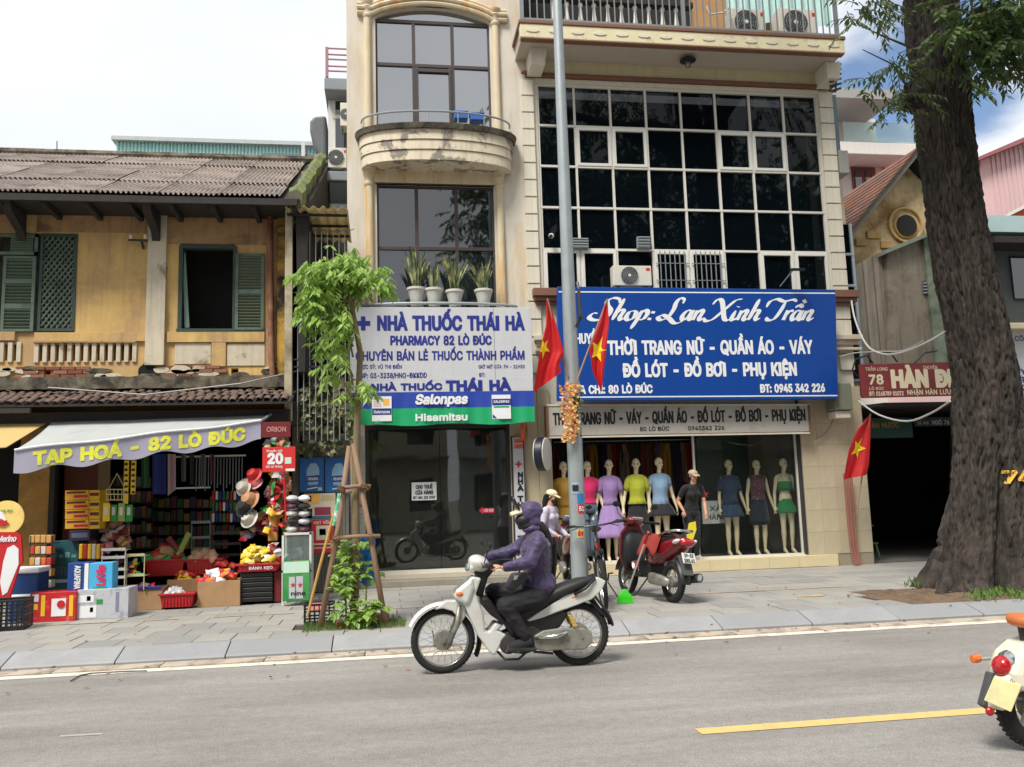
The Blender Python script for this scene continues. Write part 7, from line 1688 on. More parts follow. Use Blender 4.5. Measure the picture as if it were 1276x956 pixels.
stand_person(xw,yw,'person in a pale lilac shirt, cream cap and black mask standing behind the rider',cloth('pale_lilac',190,182,200),bkc,flat('cap_cream',220,206,168),.9,((-.25,-.02,1.14),(-.16,-.24,1.0),(.2,-1,-.2)),((.26,-.02,1.15),(.20,-.26,.98),(0,-1,-.2)),1.50,.12,flat('mask_black',22,22,28),1.0,None,mat('black_hair',rgb(24,20,20),.5),(.1,-1,-.25))
# ============ GROCERY
aw=thing('grocery_awning','grey cloth awning with yellow capitals hanging on its valance','awning',(-3.3,13,2.4));awm=mat('awning_grey',rgb(178,182,180),.8,.06,3,trans=.12,col2=rgb(150,154,152),amt=.4);val=mat('valance_lilac',rgb(172,170,190),.8,.05,5,trans=.15)
BL,BR,FL,FR=PV(74,517,13.9),PV(338,512,13.75),PV(18,561,12.0),PV(325,525,12.9)
def awp(u,v,o=0):p=lerp(lerp(BL,BR,u),lerp(FL,FR,u),v);return p+Vector((0,0,-.05*math.sin(PI*v)+.012*math.sin(u*14)*v+o))
q=MB();q.grid(awp,40,10);o=q.build('canopy',awm,aw,smooth='full');o.modifiers.new('t','SOLIDIFY').thickness=.01
nrm_=(FR-FL).cross(Vector((0,0,1))).normalized()
def vap(u,w,o=0):return FL.lerp(FR,u)+Vector((0,0,.012*math.sin(u*14)-(.30+.03*math.sin(u*30)*(w>.9))*w))+nrm_*(.02*math.sin(u*26)*w+o)
q=MB();q.grid(lambda u,v:vap(u,v),70,5);o=q.build('valance',val,aw,smooth='full');q=MB();q.tube([vap(i/20,0,.01)for i in range(21)],.016,6);q.build('front_bar',ink,aw,smooth=True)
wv_=(FR-FL).length;lettering('TẠP HOÁ - 82 LÒ ĐÚC',.07*wv_,.93*wv_,-.235,-.075,0,mat('valance_yellow',rgb(226,226,70),.7,.1,20,col2=rgb(190,190,100),amt=.4),aw,bold=.10,frame=lambda x,z,o:tuple(vap(x/wv_,-z/.30,.004+o*.5)))
q=MB();q.tube([PV(341,514,13.75),FR],.02,6);q.build('arm',steel,aw)
t=thing('yellow_awning','cream yellow awning of the neighbouring shop at the left edge','awning',PV(10,545,13));q=MB();A_,B_,C_,D_=PV(-90,519,13.9),PV(72,519,13.9),PV(8,558,12.6),PV(-90,566,12.6)
q.grid(lambda u,v:lerp(lerp(A_,B_,u),lerp(D_,C_,u),v),10,5);o=q.build('canopy',mat('awning_cream',rgb(206,180,118),.8,.06,3,trans=.2),t);o.modifiers.new('t','SOLIDIFY').thickness=.01;q=MB();rect(q,-60,509,37,515,13.5,.06);q.build('lamp_tube',greysteel,t)
def item(name,label,cat,xl,yt,xr,yb,Y,d,m,group=None,bev=.006,floor=False):
 """carton-like thing: body box on plane Y with depth d"""
 a,b,c,e=prect(xl,yt,xr,yb,Y);c=.14 if floor else c
 t=thing(name,label,cat,((a+b)/2,Y,c),group);q=MB();q.box(a,b,Y,Y+d,c,e);q.build('body',m,t,bev=bev);return t
def pr(t,Y,*its):
 for xl,yt,xr,yb,m in its:q=MB();rect(q,xl,yt,xr,yb,Y-.004,.003);q.build('print',m,t)
W_=ink;R_=flat('pack_red',186,30,34);Bl=flat('pack_blue',20,62,134);Cy=flat('pack_sky',70,168,214);Gn=flat('pack_green',40,140,64);Yl=flat('pack_yellow',226,184,40);Kr=mat('cardboard',rgb(166,132,96),.85,.08,6,col2=rgb(146,112,80),amt=.42);Gy=flat('carton_grey',182,184,190);Mr=flat('pack_maroon',112,28,32)
t=item('carton','red milk carton box standing on the pavement by the blue coolers','box',37,738,94.5,775,12.1,.3,mat('carton_red',rgb(186,34,38),.5,.08,6,col2=rgb(206,90,78),amt=.40,sharp=.04,s2=9),floor=True);pr(t,12.1,(64,746,82,768,W_),(40,741,48,750,W_),(40,753,47,760,Yl),(51,742,56,768,Yl),(86,742,91,768,Yl));q=MB();c=PV(76,753,12.09);q.lathe([(.05,0),(.05,.005),(0,.005)],c,16,(0,-1,0));q.build('print',R_,t)
t=item('carton','silver white drink carton beside the red carton with a green bottle print','box',95.5,734,160,772,12.15,.42,mat('carton_silver',rgb(182,184,190),.4,.06,6,col2=rgb(150,156,168),amt=.42,sharp=.05,s2=7),floor=True);pr(t,12.15,(97,742,117,751,W_),(99,755,120,770,W_),(120,747,128,753,Gn),(108,743,113,749,R_),(112,757,116,763,R_),(144,738,148,762,flat('print_grey',120,128,150)))
t=item('water_pack','dark blue bottled water carton reading AQUAFINA on the red carton','box',84,701.5,110,737,12.2,.25,Bl);pr(t,12.2,(105,702,110,737,W_))
xa,za=P(96.5,705,12.19);lettering('AQUAFINA',0,.30,0,.07,0,W_,t,bold=.05,frame=lambda x,z,o:(xa+z-.03,12.192-o,za-x))
t=item('water_pack','sky blue bottled water carton reading LaVie beside the dark one','box',110.5,701.5,140,737,12.2,.25,Cy);pr(t,12.2,(116,732,134,736,Gn));xb,zb=P(125,730,12.19);lettering('LaVie',0,.27,0,.10,0,flat('pink_ink',206,40,90),t,bold=.06,frame=lambda x,z,o:(xb-z+.05,12.192-o,zb+x))
for i,(yt,yb)in enumerate(((711,742),(744,777))):t=item('cooler_box','blue plastic cooler box, %s of the stack of two by the ice cream sign'%('upper' if i==0 else 'lower'),'cooler',10,yt,47-8*i,yb,12.3,.4,flat('cooler_blue',22,62,118),bev=.02);q=MB();rect(q,9,yt-3,48-8*i,yt+4-i*2,12.28,.44);q.build('lid',W_,t,bev=.02)
t=thing('ice_cream_sign','red ice cream standee with round yellow top at the left edge','sign',PV(8,745,11.9));q=MB();c=PV(8,645,11.9);q.lathe([(.215,-.012),(.215,.012)],c,32,(0,1,0));q.build('round_panel',mat('pale_yellow_panel',rgb(230,204,120),.5,.1,3,col2=rgb(214,150,90),amt=.4),t)
for i,(p_,m)in enumerate(((((-16,663),(22,663),(27,668),(29,700),(25,705),(13,745),(-16,745)),R_),(((10,683),(18,679),(24,684),(24,703),(10,738),(4,742),(1,725),(5,700)),W_),(((-4,636),(4,638),(9,648),(0,652)),W_),(((2,646),(12,652),(6,656),(-2,655)),R_))):q=MB();q.xz([P(x,y,11.9)for x,y in p_],11.88-i*.004,11.9-i*.004 if i else 11.92);q.build(('panel','print')[i>0],m,t)
text_px('Merino',-4,20,668,675,11.875,W_,t,bold=.05,shear=.2);text_px('nhà làm',0,16,635,638,11.88,Gn,t,bold=.04)
x,y_=G(2,787);crate('black_crate','black plastic crate on the pavement at the left picture edge',x,y_+.2,.14,.42,.36,.36,blackp,.1,4,7)
t=thing('noodle_rack','wire rack of orange noodle packs behind the blue coolers','rack',PV(50,735,12.9));q=MB()
for r in range(5):rect(q,36,677+r*14,64,678+r*14,12.85,.3)
for x_ in(36,63):rect(q,x_,668,x_+1,740,12.85,.02)
q.build('wire_frame',darksteel,t)
pkm=[flat('noodle_orange',214,110,54),flat('noodle_red',178,54,44),flat('noodle_tan',196,150,84),flat('pack_white',200,196,186)]
for r in range(5):
 for c_ in range(4):q=MB();rect(q,36.5+c_*7,667+r*14,42.8+c_*7,676.5+r*14,12.83+RN.uniform(0,.03),.15);q.build('noodle_pack',pkm[2 if r==0 else(c_+r)%4 if r<4 else 3],t,bev=.008)
t=board('drinks_fridge','teal drinks fridge panel behind the bottled water cartons','fridge',63,674,97,740,13.2,mat('dim_teal',rgb(36,82,88),.4,.2,5),.4);pr(t,13.2,*[(65+i*5,706,68.5+i*5,718,flat('bottle_dim',70,90,100))for i in range(6)],(63.5,722,96,726,Gy),*[(65+i*8,688+(i%2)*3,71+i*8,695,flat('teal_light',90,140,140))for i in range(4)])
for i,(yt,yb)in enumerate(((611,623),(623.5,635),(635.5,647),(647.5,659))):t=item('yellow_box','yellow snack box, %s of the stack of four'%('topmost','second','third','lowest')[i],'box',81,yt,110,yb,13.1,.5,mat('box_yellow',rgb(214,160,40),.6,.1,5,col2=rgb(190,120,36),amt=.4),'stacked yellow snack boxes');pr(t,13.1,(83,yt+1.5,106,yt+4,Mr),(92,yt+6,109,yt+9,R_));q=MB();a,b,c,d=prect(110,yt,124,yb,13.12);q.box(a+.002,b,13.12,13.55,c,d);q.build('side_face',Yl,t);pr(t,13.12,(112,yt+3,123,yt+7,Mr))
t=item('dark_box','dark purple box under the yellow snack boxes','box',86,661,112,674,13.1,.4,flat('dark_purple',40,36,62));pr(t,13.1,(89,664,109,670,flat('print_dim',92,96,120)))
for i in range(6):item('jar','glass sweet jar behind the cartons, %s in the row of six'%('first','second','third','fourth','fifth','last')[i],'jar',98+i*5.4,678,102.8+i*5.4,697,13.0,.07,pkm[i%4]if i%2 else Yl,'sweet jars in a row',.015)
t=thing('hanging_basket','wire basket hanging under the awning','basket',PV(143,620,12.9));q=MB();q.tube([PV(146,590,12.9),PV(135,610,12.9)],.005,4);q.tube([PV(146,590,12.9),PV(156,610,12.9)],.005,4)
for yy in(610,616,623):q.tube([PV(132,yy,12.9),PV(158,yy,12.9),PV(156,yy,13.2),PV(133,yy,13.2),PV(132,yy,12.9)],.008,5)
for k in range(6):q.tube([PV(132+k*5,610,12.9),PV(134+k*4.4,624,12.9)],.005,4)
q.build('wires',flat('wire_yellow',190,180,130),t)
for i in range(4):t=item('hanging_packet',('yellow','green','olive','second green')[i]+' packet hanging below the wire basket','packet',128+i*9.4,627+(i%2)*2,136.5+i*9.4,650,12.85+.05*(i%2),.04,(Yl,Gn,flat('olive_pack',130,150,70),Gn)[i],'packets hanging below the basket',.012);pr(t,12.85+.05*(i%2),(130+i*9.4,632,134+i*9.4,642,flat('pack_white',200,196,186)))
for i in range(2):t=item('packet_strip','strip of small yellow sachets hanging under the awning, %s one'%('left','right')[i],'sachets',154+i*9,574,160+i*9,628-i*12,12.9,.02,Yl,None,.004);pr(t,12.9,*[(155+i*9,577+k*7,159+i*9,580+k*7,blk)for k in range(6)])
def shelf(label,xl,xr,ys,y1,Y,m,d=.3):
 t=thing('shelf',label,'shelf',PV((xl+xr)/2,y1,Y));q=MB()
 for x_ in(xl,xr-1):rect(q,x_,ys[0],x_+1,y1,Y,.02);rect(q,x_,ys[0],x_+1,y1,Y+d,.02)
 q.build('frame',m,t)
 for yy in ys:q=MB();rect(q,xl,yy,xr,yy+3.5,Y-.005,.012);rect(q,xl,yy+3,xr,yy+3.6,Y+.01,d);q.build('shelf_board',m,t)
shelf('white wire shelf behind the sky blue water carton',126,156,(683,693,708,718),738,12.8,flat('shelf_white',190,190,184));shelf('cream shelf beside the white wire shelf',157,180,(690,715),735,12.9,flat('shelf_cream',200,192,150))
def sack(q,c,r,tw_=0):q.ell(c,r,10,7,Matrix.Rotation(tw_,3,'Y')@Matrix.Rotation(RN.uniform(-.5,.5),3,'Z'))
def packs(xl,xr,yt,yb,Y,n,mats_,name,label,cat,group,sz=(.06,.045,.025),dY=.15):
 shared={}
 for i in range(n):
  m=mats_[i%len(mats_)];t_=i/n
  c=PV(RN.uniform(xl,xr),yb-(yb-yt)*t_*(1-.0),Y+RN.uniform(0,dY)+dY*t_*.5);px_c=(xl+xr)/2;xm_=P(px_c,yb,Y)[0];c.x=xm_+(c.x-xm_)*(1-.55*t_)
  k=id(m)
  if k not in shared:
   q=MB();n_=8
   for s in(-1,1):q.grid(lambda u,v:((u-.5)*2*sz[0],(v-.5)*2*sz[1],s*sz[2]*(math.sin(PI*u)*math.sin(PI*v))**.5+.003*math.sin(u*30)),n_,n_)
   o=q.build(name,m,smooth='full');shared[k]=o.data
  else:o=link(name,shared[k])
  tag(o,label+', '+{'bag':'transparent','grey':'grey','maroon':'maroon','orange':'orange','tan':'tan','dkgreen':'dark green','onion':'brown','dim':'grey blue','mint':'mint','pack':'pale yellow','cardboard':'brown'}.get(m.name.split('_')[-1],m.name.split('_')[-1])+' one',cat,group);o.location=c;o.rotation_euler=(RN.uniform(.3,1.3),RN.uniform(-.5,.5),RN.uniform(-.9,.9))
def carton_open(label,xl,yt,xr,yb,Y,d,m=Kr,cat='box',nm='cardboard_box'):
 a,b,c,e=prect(xl,yt,xr,yb,Y);t=thing(nm,label,cat,((a+b)/2,Y,.14));q=MB();th=.012
 q.box(a,b,Y,Y+th,.14,e);q.box(a,b,Y+d,Y+d+th,.14,e);q.box(a,a+th,Y+th,Y+d,.14,e-.001);q.box(b-th,b,Y+th,Y+d,.14,e-.001);q.box(a+.02,b-.02,Y+.02,Y+d-.01,.15,e-.05);q.build('body',m,t,bev=.004);return t
def basket(label,xl,yt,xr,yb,Y,d,m,cat='basket',lip=.02):
 a,b,c,e=prect(xl,yt,xr,yb,Y);t=thing('plastic_basket',label,cat,((a+b)/2,Y,c));q=MB();q.hexa([(a+.03,Y+.02,c),(b-.03,Y+.02,c),(b,Y,e),(a,Y,e)],[(a+.03,Y+d,c),(b-.03,Y+d,c),(b,Y+d,e),(a,Y+d,e)]);q.build('body',m,t)
 q=MB();q.box(a-lip,b+lip,Y-lip,Y,e-.02,e+.01);q.box(a-lip,a,Y,Y+d,e-.02,e+.01);q.box(b,b+lip,Y,Y+d,e-.02,e+.01);q.build('rim',m,t,bev=.005)
 for k in range(9):q=MB();x_=a+.05+(b-a-.1)*k/8;q.box(x_-.006,x_+.006,Y-.004,Y+.02,c+.02,e-.03);q.build('rib',m,t)
 return t
rp=flat('basket_red',176,28,36,.4);clr=mat('clear_bag',rgb(176,176,172),.2,.2,9)
basket('red basket of bagged goods, left of the back row',181,698,229,718,13.5,.5,rp);basket('red basket of onions, right of the back row',232,697,276,716,13.5,.5,rp)
carton_open('open cardboard box with a blue smile print by the silver carton',160,733,202,756,12.95,.4);t=item('blue_tape','dark blue tape line on the open cardboard box','tape',161,731,201,734.5,12.93,.01,navy)
basket('small red basket of clear bags on the pavement',199,740,241,757,12.85,.35,rp);carton_open('cardboard box of yellow packs behind the red basket',208,722,250,745,13.35,.35)
carton_open('large brown cardboard box piled with snack bags',246,724,299,756,12.95,.45)
for i in range(6):item('black_tray_crate','black plastic crate, %s from the ground in the stack under the red tray'%('first','second','third','fourth','fifth','sixth')[i],'crate',299,744.5-i*6.2,340,750-i*6.2,13.0,.45,blackp,'stacked black crates',.01)
t=basket('red tray heaped with yellow snack packs',296,703,347,712.5,12.95,.5,rp,'tray');text_px('BÁNH KẸO',310,340,706,709.5,12.93,W_,t,bold=.04)
t=item('red_crate','tall red crate right of the black crates','crate',341,712,350,750,13.05,.4,Mr)
packs(300,343,682,701,12.95,46,[Yl,flat('banana_yellow',212,190,60),flat('pale_yellow_pack',224,210,120)],'snack_pack','one of the yellow snack packs heaped in the red tray','snack pack','yellow packs in the red tray',(.07,.04,.028))
packs(330,349,676,696,13.0,10,[R_,W_],'snack_pack','one of the red and white packs beside the yellow heap','snack pack','red and white packs by the tray')
packs(251,296,712,724,12.98,30,[R_,Bl,W_,flat('noodle_orange',214,110,54),Yl],'snack_bag','one of the colourful snack bags on the brown cardboard box','snack bag','snack bags on the brown box',(.075,.05,.03))
packs(262,300,700,712,13.4,20,[R_,flat('noodle_red',178,54,44)],'red_packet','one of the red packets behind the brown cardboard box','packet','red packets behind the brown box')
packs(211,247,713,722,13.38,22,[Yl,R_,flat('pale_yellow_pack',224,210,120)],'yellow_packet','one of the yellow packets in the rear cardboard box','packet','packets in the rear box',(.06,.04,.03));packs(202,238,734,741,12.9,14,[clr,Gy],'clear_bag','one of the clear bags in the small red basket','bag','clear bags in the small red basket')
packs(163,198,729,734,12.98,10,[R_,W_],'red_bag','one of the red bags in the open cardboard box','bag','red bags in the open box');packs(183,228,682,698,13.5,22,[Gn,R_,flat('pack_dkgreen',30,90,44),Kr],'goods_bag','one of the green and red bags on the left red basket','bag','bags on the back row',(.12,.06,.045));packs(236,272,688,697,13.5,16,[flat('onion',190,150,120)],'onion_bag','one of the onion bags on the right red basket','bag','onion bags',(.07,.06,.05))
for i,(xa_,ya_,xb_,yb_)in enumerate(((210,670,228,694),(236,664,222,692),(216,682,232,700))):q=MB();q.tube([PV(xa_,ya_,13.6),PV(xb_,yb_,13.55)],.045,10);tag(q.build('drink_can_roll',(Mr,flat('olive_pack',130,150,70),Gn)[i],smooth=True),'slanting roll of %s packaging on the back row'%('maroon','olive','green')[i],'roll')
shelf('glass fronted inner cabinet in the middle of the grocery',238,262,(649,668,682),697,14.0,greysteel);shelf('dark drinks cabinet right of the middle cabinet',264,300,(662,676,690),702,14.0,darksteel)
for i in range(24):
 r,c_=divmod(i,8);item('drink_bottle','%s bottle on the inner drinks shelves'%('red','blue','green','white','grey')[(i*3)%5],'bottle',264+c_*4.5,612+r*14,267+c_*4.5,623+r*14,14.4,.05,(R_,Bl,Gn,W_,flat('bottle_dim',70,90,100))[(i*3)%5],'bottles on the inner shelves',.01)
for i,(xl,xr,yb,m)in enumerate(((176,186,608,cloth('dkgreen',30,80,40)),(190,207,616,cloth('royal',24,42,110)),(209,219,618,cloth('dusty',168,140,144)),(226,232,600,cloth('grey',90,90,92)),(236,242,604,bkc),(262,267,600,cloth('wine',90,30,40)),(250,256,606,cloth('grey',90,90,92)))):q=MB();p_=i*1.7;q.grid(lambda u,v:PV(xl+(xr-xl)*u,566+(yb-566)*v*(1-.15*u*(i==2)),13.6+.03*math.sin(u*8+p_)),8,3);tag(q.build('hanging_cloth',m,smooth='full'),'cloth hanging in the grocery, %s from the left'%('first','second','third','fourth','fifth','sixth','seventh')[i],'cloth')
t=thing('rod_display','row of thin rods and umbrellas hanging in the grocery','display',PV(262,600,13.9));q=MB();rect(q,216,567.5,306,569.5,13.9,.04);q.build('bar',alu,t);q=MB()
for i in range(16):rect(q,244+i*3.8,570,245+i*3.8,612-(i%3)*4,13.92,.02)
q.build('rods',greysteel,t);q=MB();rect(q,216,607,262,609,14.2,.03);tag(q.build('light_strip',W_),'white strip light edge inside the grocery','light')
for i,(px,py,r_,m)in enumerate(((303,607,.10,flat('plush_white',190,184,172)),(311,622,.12,flat('plush_tan',176,130,90)),(310,646,.11,flat('plush_white',190,184,172)),(305,632,.12,bkc),(316,592,.10,R_),(319,602,.08,flat('plush_pink',206,130,130)))):q=MB();c=PV(px,py,13.05);ax_=(-.5,-.8,.25+.1*i);q.lathe([(r_*1.35,-.01),(r_*.95,0),(r_*.9,r_*.4),(r_*.62,r_*.85),(0,r_*.95)],c,16,ax_);tag(q.build('hat',m,smooth=True),'hat hanging on the right grocery post, %s from the top'%('second','third','fifth','fourth','first','sixth')[i],'hat')
t=board('orion_sign','maroon sign reading ORION above the hanging packets','sign',323,526,362,545,12.9,flat('orion_maroon',104,24,30),.06);text_px('ORION',332,357,532,538,12.9,flat('faded_pink',200,140,134),t,bold=.03)
t=board('promo_sign','red promotion sign with a big white 20 on the grocery post','sign',327,557,368,588,12.8,flat('promo_red',204,38,40),.03);text_px('20',333,353,565.5,577.5,12.8,W_,t,bold=.09);text_px('Khuyến mãi',332,352,560.5,563.5,12.8,W_,t,bold=.03);text_px('Giá từ tháng',331,352,580,583,12.8,W_,t,bold=.03);pr(t,12.8,(355,570,363,578,flat('mint',190,220,200)),(356,584,367,587,W_))
packs(327,362,547,557,12.9,14,[flat('snack_tan',180,150,110),R_,Gn,Gy],'hanging_snack','one of the snack bags hung under the ORION sign','snack bag','snack bags under the maroon sign',(.05,.06,.025));packs(328,364,590,640,13.0,30,[R_,Yl,flat('noodle_orange',214,110,54),Gn,Mr,W_],'hanging_snack','one of the snack bags hanging down the right grocery post','snack bag','snack bags down the right post',(.06,.07,.03),.3)
t=item('gold_box','tall gold box standing right of the yellow packs','box',334,641,345,674,13.1,.15,flat('gold',190,140,60));q=MB();q.tube([PV(354,592,12.85),PV(357,650,12.9)],.02,8);tag(q.build('red_pole',R_),'red pole leaning under the promotion sign','pole')
packs(300,350,640,672,13.3,16,[Mr,R_,flat('print_dim',92,96,120),Kr],'shelf_pack','one of the dim packs on the shelf behind the yellow heap','pack','dim packs behind the heap',(.09,.07,.04),.3)
t=thing('glass_case','white framed glass display case beside the grocery post','display case',PV(370,748,12.75));a,b,c,d=prect(351,664,388,749,12.7);q=MB()
for x_ in(a,b-.03):
 for yy in(12.7,13.05):q.box(x_,x_+.03,yy,yy+.03,.14,d)
for z in(d-.03,c+.4):q.box(a,b,12.7,13.08,z,z+.03)
q.build('frame',whitep,t);q=MB();q.box(a+.03,b-.03,12.715,12.72,.3,d-.03);q.build('glass',clear_glass,t)
packs(355,384,686,699,12.75,8,[R_,W_,flat('mint',190,220,200)],'case_pack','one of the packs inside the white framed glass case','pack','packs inside the glass case',(.06,.06,.03));t=item('beer_carton','green beer carton with two silver bottles and red stars in front of the glass case','box',352,699,386,749,12.62,.06,mat('beer_green',rgb(48,132,66),.5,.1,4,col2=rgb(92,166,96),amt=.45));pr(t,12.62,(353,700,385,714,flat('mint',190,220,200)),(360,719,367.5,746,Gy),(369,718,377.5,746,Gy));text_px('nine',362,381,737,741.5,12.612,blk,t,bold=.05)
for px in(365,374):q=MB();c=P(px,729,12.61);q.xz([(c[0]+.035*(1 if k%2==0 else .4)*math.sin(k*PI/5),c[1]+.04*(1 if k%2==0 else .4)*math.cos(k*PI/5))for k in range(10)],12.61,12.612);q.build('print',R_,t)
for i in range(10):px,py=364+(i%2)*15,660-(i//2)*9.5;q=MB();c=PV(px,py,12.85);q.grid(lambda u,v:c+Vector(((.088+.008*math.sin(v*40+i))*math.sin(PI*u)*math.cos(2*PI*v),-.12*math.cos(PI*u),(.046+.006*math.sin(u*25+v*9+i))*math.sin(PI*u)*math.sin(2*PI*v)+.02*u)),10,16);tag(q.build('wrapped_shoe',(clr,bkc,clr,flat('shoe_wine',80,40,50),Gy)[(i*3)%5]if i!=9 else W_,smooth=True),'plastic wrapped shoe in the %s column, %s from the bottom, on the glass case'%(('left','right')[i%2],('first','second','third','fourth','fifth')[i//2]),'shoe','wrapped shoes stacked on the glass case')
dimc=[('maroon',(96,40,38)),('navy',(38,52,84)),('olive',(96,100,56)),('ochre',(140,108,52)),('grey',(110,108,104)),('green',(44,84,56)),('rust',(130,66,44))]  # goods colours darkened so the dimness of the room sits in them
for i in range(118):
 if i<60:r,c_=divmod(i,12);x_,y_,Y_,w_=112+c_*6.4,592+r*19,14.9,5.6
 else:r,c_=divmod(i-60,15);x_,y_,Y_,w_=181+c_*8,618+r*17,15.3,7
 nm_,cc=dimc[(i*5+i//7)%7];item('stock_box','%s box stacked on the dim %s shelves inside the grocery'%(nm_,'left' if i<60 else 'back'),'box',x_,y_+RN.uniform(0,5),x_+w_,y_+15,Y_+RN.uniform(0,.05),.15,flat('stock_'+nm_,*cc),'boxes on the inner grocery shelves',.004)
for r in range(5):q=MB();rect(q,110,607.5+r*19,190,609+r*19,14.85,.3);tag(q.build('stock_shelf',oldwood),'dark shelf board inside the grocery on the left, %s from the top'%('first','second','third','fourth','fifth')[r],'shelf')
packs(326,366,588,662,12.95,60,[R_,Yl,Mr,flat('noodle_orange',214,110,54),Gn,flat('snack_tan',180,150,110),W_],'hanging_snack','one of the snack bags hanging down the right grocery post','snack bag','snack bags down the right post',(.045,.055,.02),.25)
packs(126,160,640,684,13.2,34,[clr,flat('noodle_tan',196,150,84),Mr,flat('plush_pink',206,130,130),Kr],'counter_pack','one of the mixed packs piled behind the white wire shelf','pack','mixed packs behind the wire shelf',(.06,.06,.03),.3)
packs(128,178,693,716,12.95,30,[Yl,R_,Gn,W_,Bl],'shelf_packet','one of the small packets on the white and cream shelves','packet','packets on the two shelves',(.035,.04,.02),.1)
# ============ MOTORBIKES, BICYCLE, RIDER
silver=mat('silver_bike_paint',rgb(208,209,204),.3,.03,4,metal=.08,coat=.6,col2=rgb(190,188,178),amt=.42,s2=3);redp=mat('dark_red_paint',rgb(112,16,26),.25,.05,4,coat=.8);chrome=mat('chrome',rgb(190,190,188),.18,.05,6,metal=.9);eng=mat('engine_alloy',rgb(150,148,138),.45,.15,9,metal=.5,col2=rgb(96,92,84),amt=.4,s2=4)
seatm=mat('seat_vinyl',rgb(34,34,36),.55,.1,20,bump=.001);lens_r=mat('red_lens',rgb(168,16,26),.15,.05,8,coat=.6);lens_o=mat('orange_lens',rgb(226,110,40),.2,.05,8,coat=.5);platew=flat('plate_white',206,206,200)
def wheel(par,c,r,tr,w=.05,spokes=32,yaw=0,rimw=.02,hub=.05,cast=0,guard=None,name='wheel'):
 """tyre + rim + hub + spokes around an axle along Y, turned by yaw about its vertical"""
 M_=Matrix.Translation(c)@Matrix.Rotation(yaw,4,'Z');out=[]
 q=MB();q.M=M_;q.ring((0,0,0),r-tr,tr,(0,1,0),44,10,sq=w/tr/2);tw_=q.build(name,rubber,par,local=True,smooth='full')
 q=MB();q.M=M_
 for k in range(44):a=2*PI*k/44;q.obox(((r-.006)*math.cos(a),0,(r-.006)*math.sin(a)),(.012,w*.6,.012),Matrix.Rotation(-a,3,'Y'))
 q.build('tread',rubber,tw_,local=True)
 q=MB();q.M=M_;q.ring((0,0,0),r-tr*2+.004,.011,(0,1,0),44,6,sq=rimw/.011);q.build('rim',chrome,tw_,local=True,smooth='full')
 q=MB();q.M=M_;q.lathe([(hub,-.045),(hub*1.05,-.03),(hub*.9,0),(hub*1.05,.03),(hub,.045)],(0,0,0),20,(0,1,0));q.lathe([(.018,-.08),(.018,.08)],(0,0,0),8,(0,1,0));q.build('hub',eng,tw_,local=True,smooth=True)
 q=MB();q.M=M_
 if cast:
  for k in range(cast):a=2*PI*k/cast;q.tube([(hub*.8*math.cos(a),0,hub*.8*math.sin(a)),((r-tr*2)*math.cos(a+.2),0,(r-tr*2)*math.sin(a+.2))],[.024,.014],6)
 else:
  for k in range(spokes):a=2*PI*k/spokes;b=a+(.5 if k%2 else-.5);s=.028 if(k//2)%2 else-.028;q.tube([(hub*.95*math.cos(b),s,hub*.95*math.sin(b)),((r-tr*2)*math.cos(a),0,(r-tr*2)*math.sin(a))],.0022,4,caps=False)
 q.build('spokes',chrome if not cast else eng,tw_,local=True);return tw_
BY=8.0
bk=thing('motorbike','silver underbone motorbike ridden along the road towards the left','motorbike',(P(640,800,BY)[0],BY,0));L0=LOC[bk.name].copy()
def BZ(zx,zy):return P(500+zx/3.679,590+zy/3.677,BY)
def B3(zx,zy,dy=0):x,z=BZ(zx,zy);return Vector((x,BY+dy,z))
def slab(name,pts,hw,m,par=bk,y0=0,bev=.02,smooth=True):
 q=MB();q.xz([BZ(*p)for p in pts],BY+y0-hw,BY+y0+hw);return q.build(name,m,par,smooth=False,bev=bev)
def bz_local(zx,zy):v=B3(zx,zy)-L0;return v
fw,rw=B3(192,777),B3(812,740)
fw.z=.292;rw.z=.287
wheel(bk,fw-L0,.292,.034,.06,36,.05,hub=.085);wheel(bk,rw-L0,.287,.036,.07,36,0,hub=.09)
def fender(name,c,r0,a0,a1,hw,m,par,n=16,th=.012,off=Vector((0,0,0))):
 q=MB();
 for rr in(r0,r0-th):q.grid(lambda u,v:c-off+Vector(((rr+.028*(1-(2*v-1)**2))*math.cos(a0+(a1-a0)*u),(2*v-1)*hw,(rr+.028*(1-(2*v-1)**2))*math.sin(a0+(a1-a0)*u))),n,8)
 return q.build(name,m,par,local=True,smooth='full')
fender('front_fender',fw,.315,rad(28),rad(155),.062,silver,bk,off=L0)
slab('fender_side',[(150,622),(200,580),(262,577),(294,612),(290,655),(268,690),(252,650),(232,628),(190,616)],.066,silver,bev=.012)
fender('inner_flap',fw,.325,rad(-28),rad(34),.055,blackp,bk,off=L0)
for s in(-1,1):q=MB();q.tube([B3(262,600,s*.085),B3(255,680,s*.085),B3(205,800,s*.08)],[.022,.026,.022],10);q.build('fork_leg',eng,bk,smooth='full')
q=MB();q.ell(B3(355,412),(.105,.13,.075),20,12,Matrix.Rotation(.45,3,'Y'));q.ell(B3(325,430),(.05,.095,.05),14,10);solid(q,.01,'headlamp_cowl',silver,bk,2,local=False)
q=MB();q.ell(B3(308,425),(.03,.075,.05),14,8,Matrix.Rotation(.4,3,'Y'));q.build('headlight',clear_glass,bk,smooth=True)
slab('steering_cover',[(330,448),(420,425),(425,442),(395,478),(372,560),(350,565),(336,545),(350,490)],.05,blackp)
q=MB()
q.tube([B3(375,415,-.31),B3(372,420,-.18),B3(365,425,0),B3(372,420,.18),B3(375,415,.31)],.014,8);q.build('handlebar',darksteel,bk)
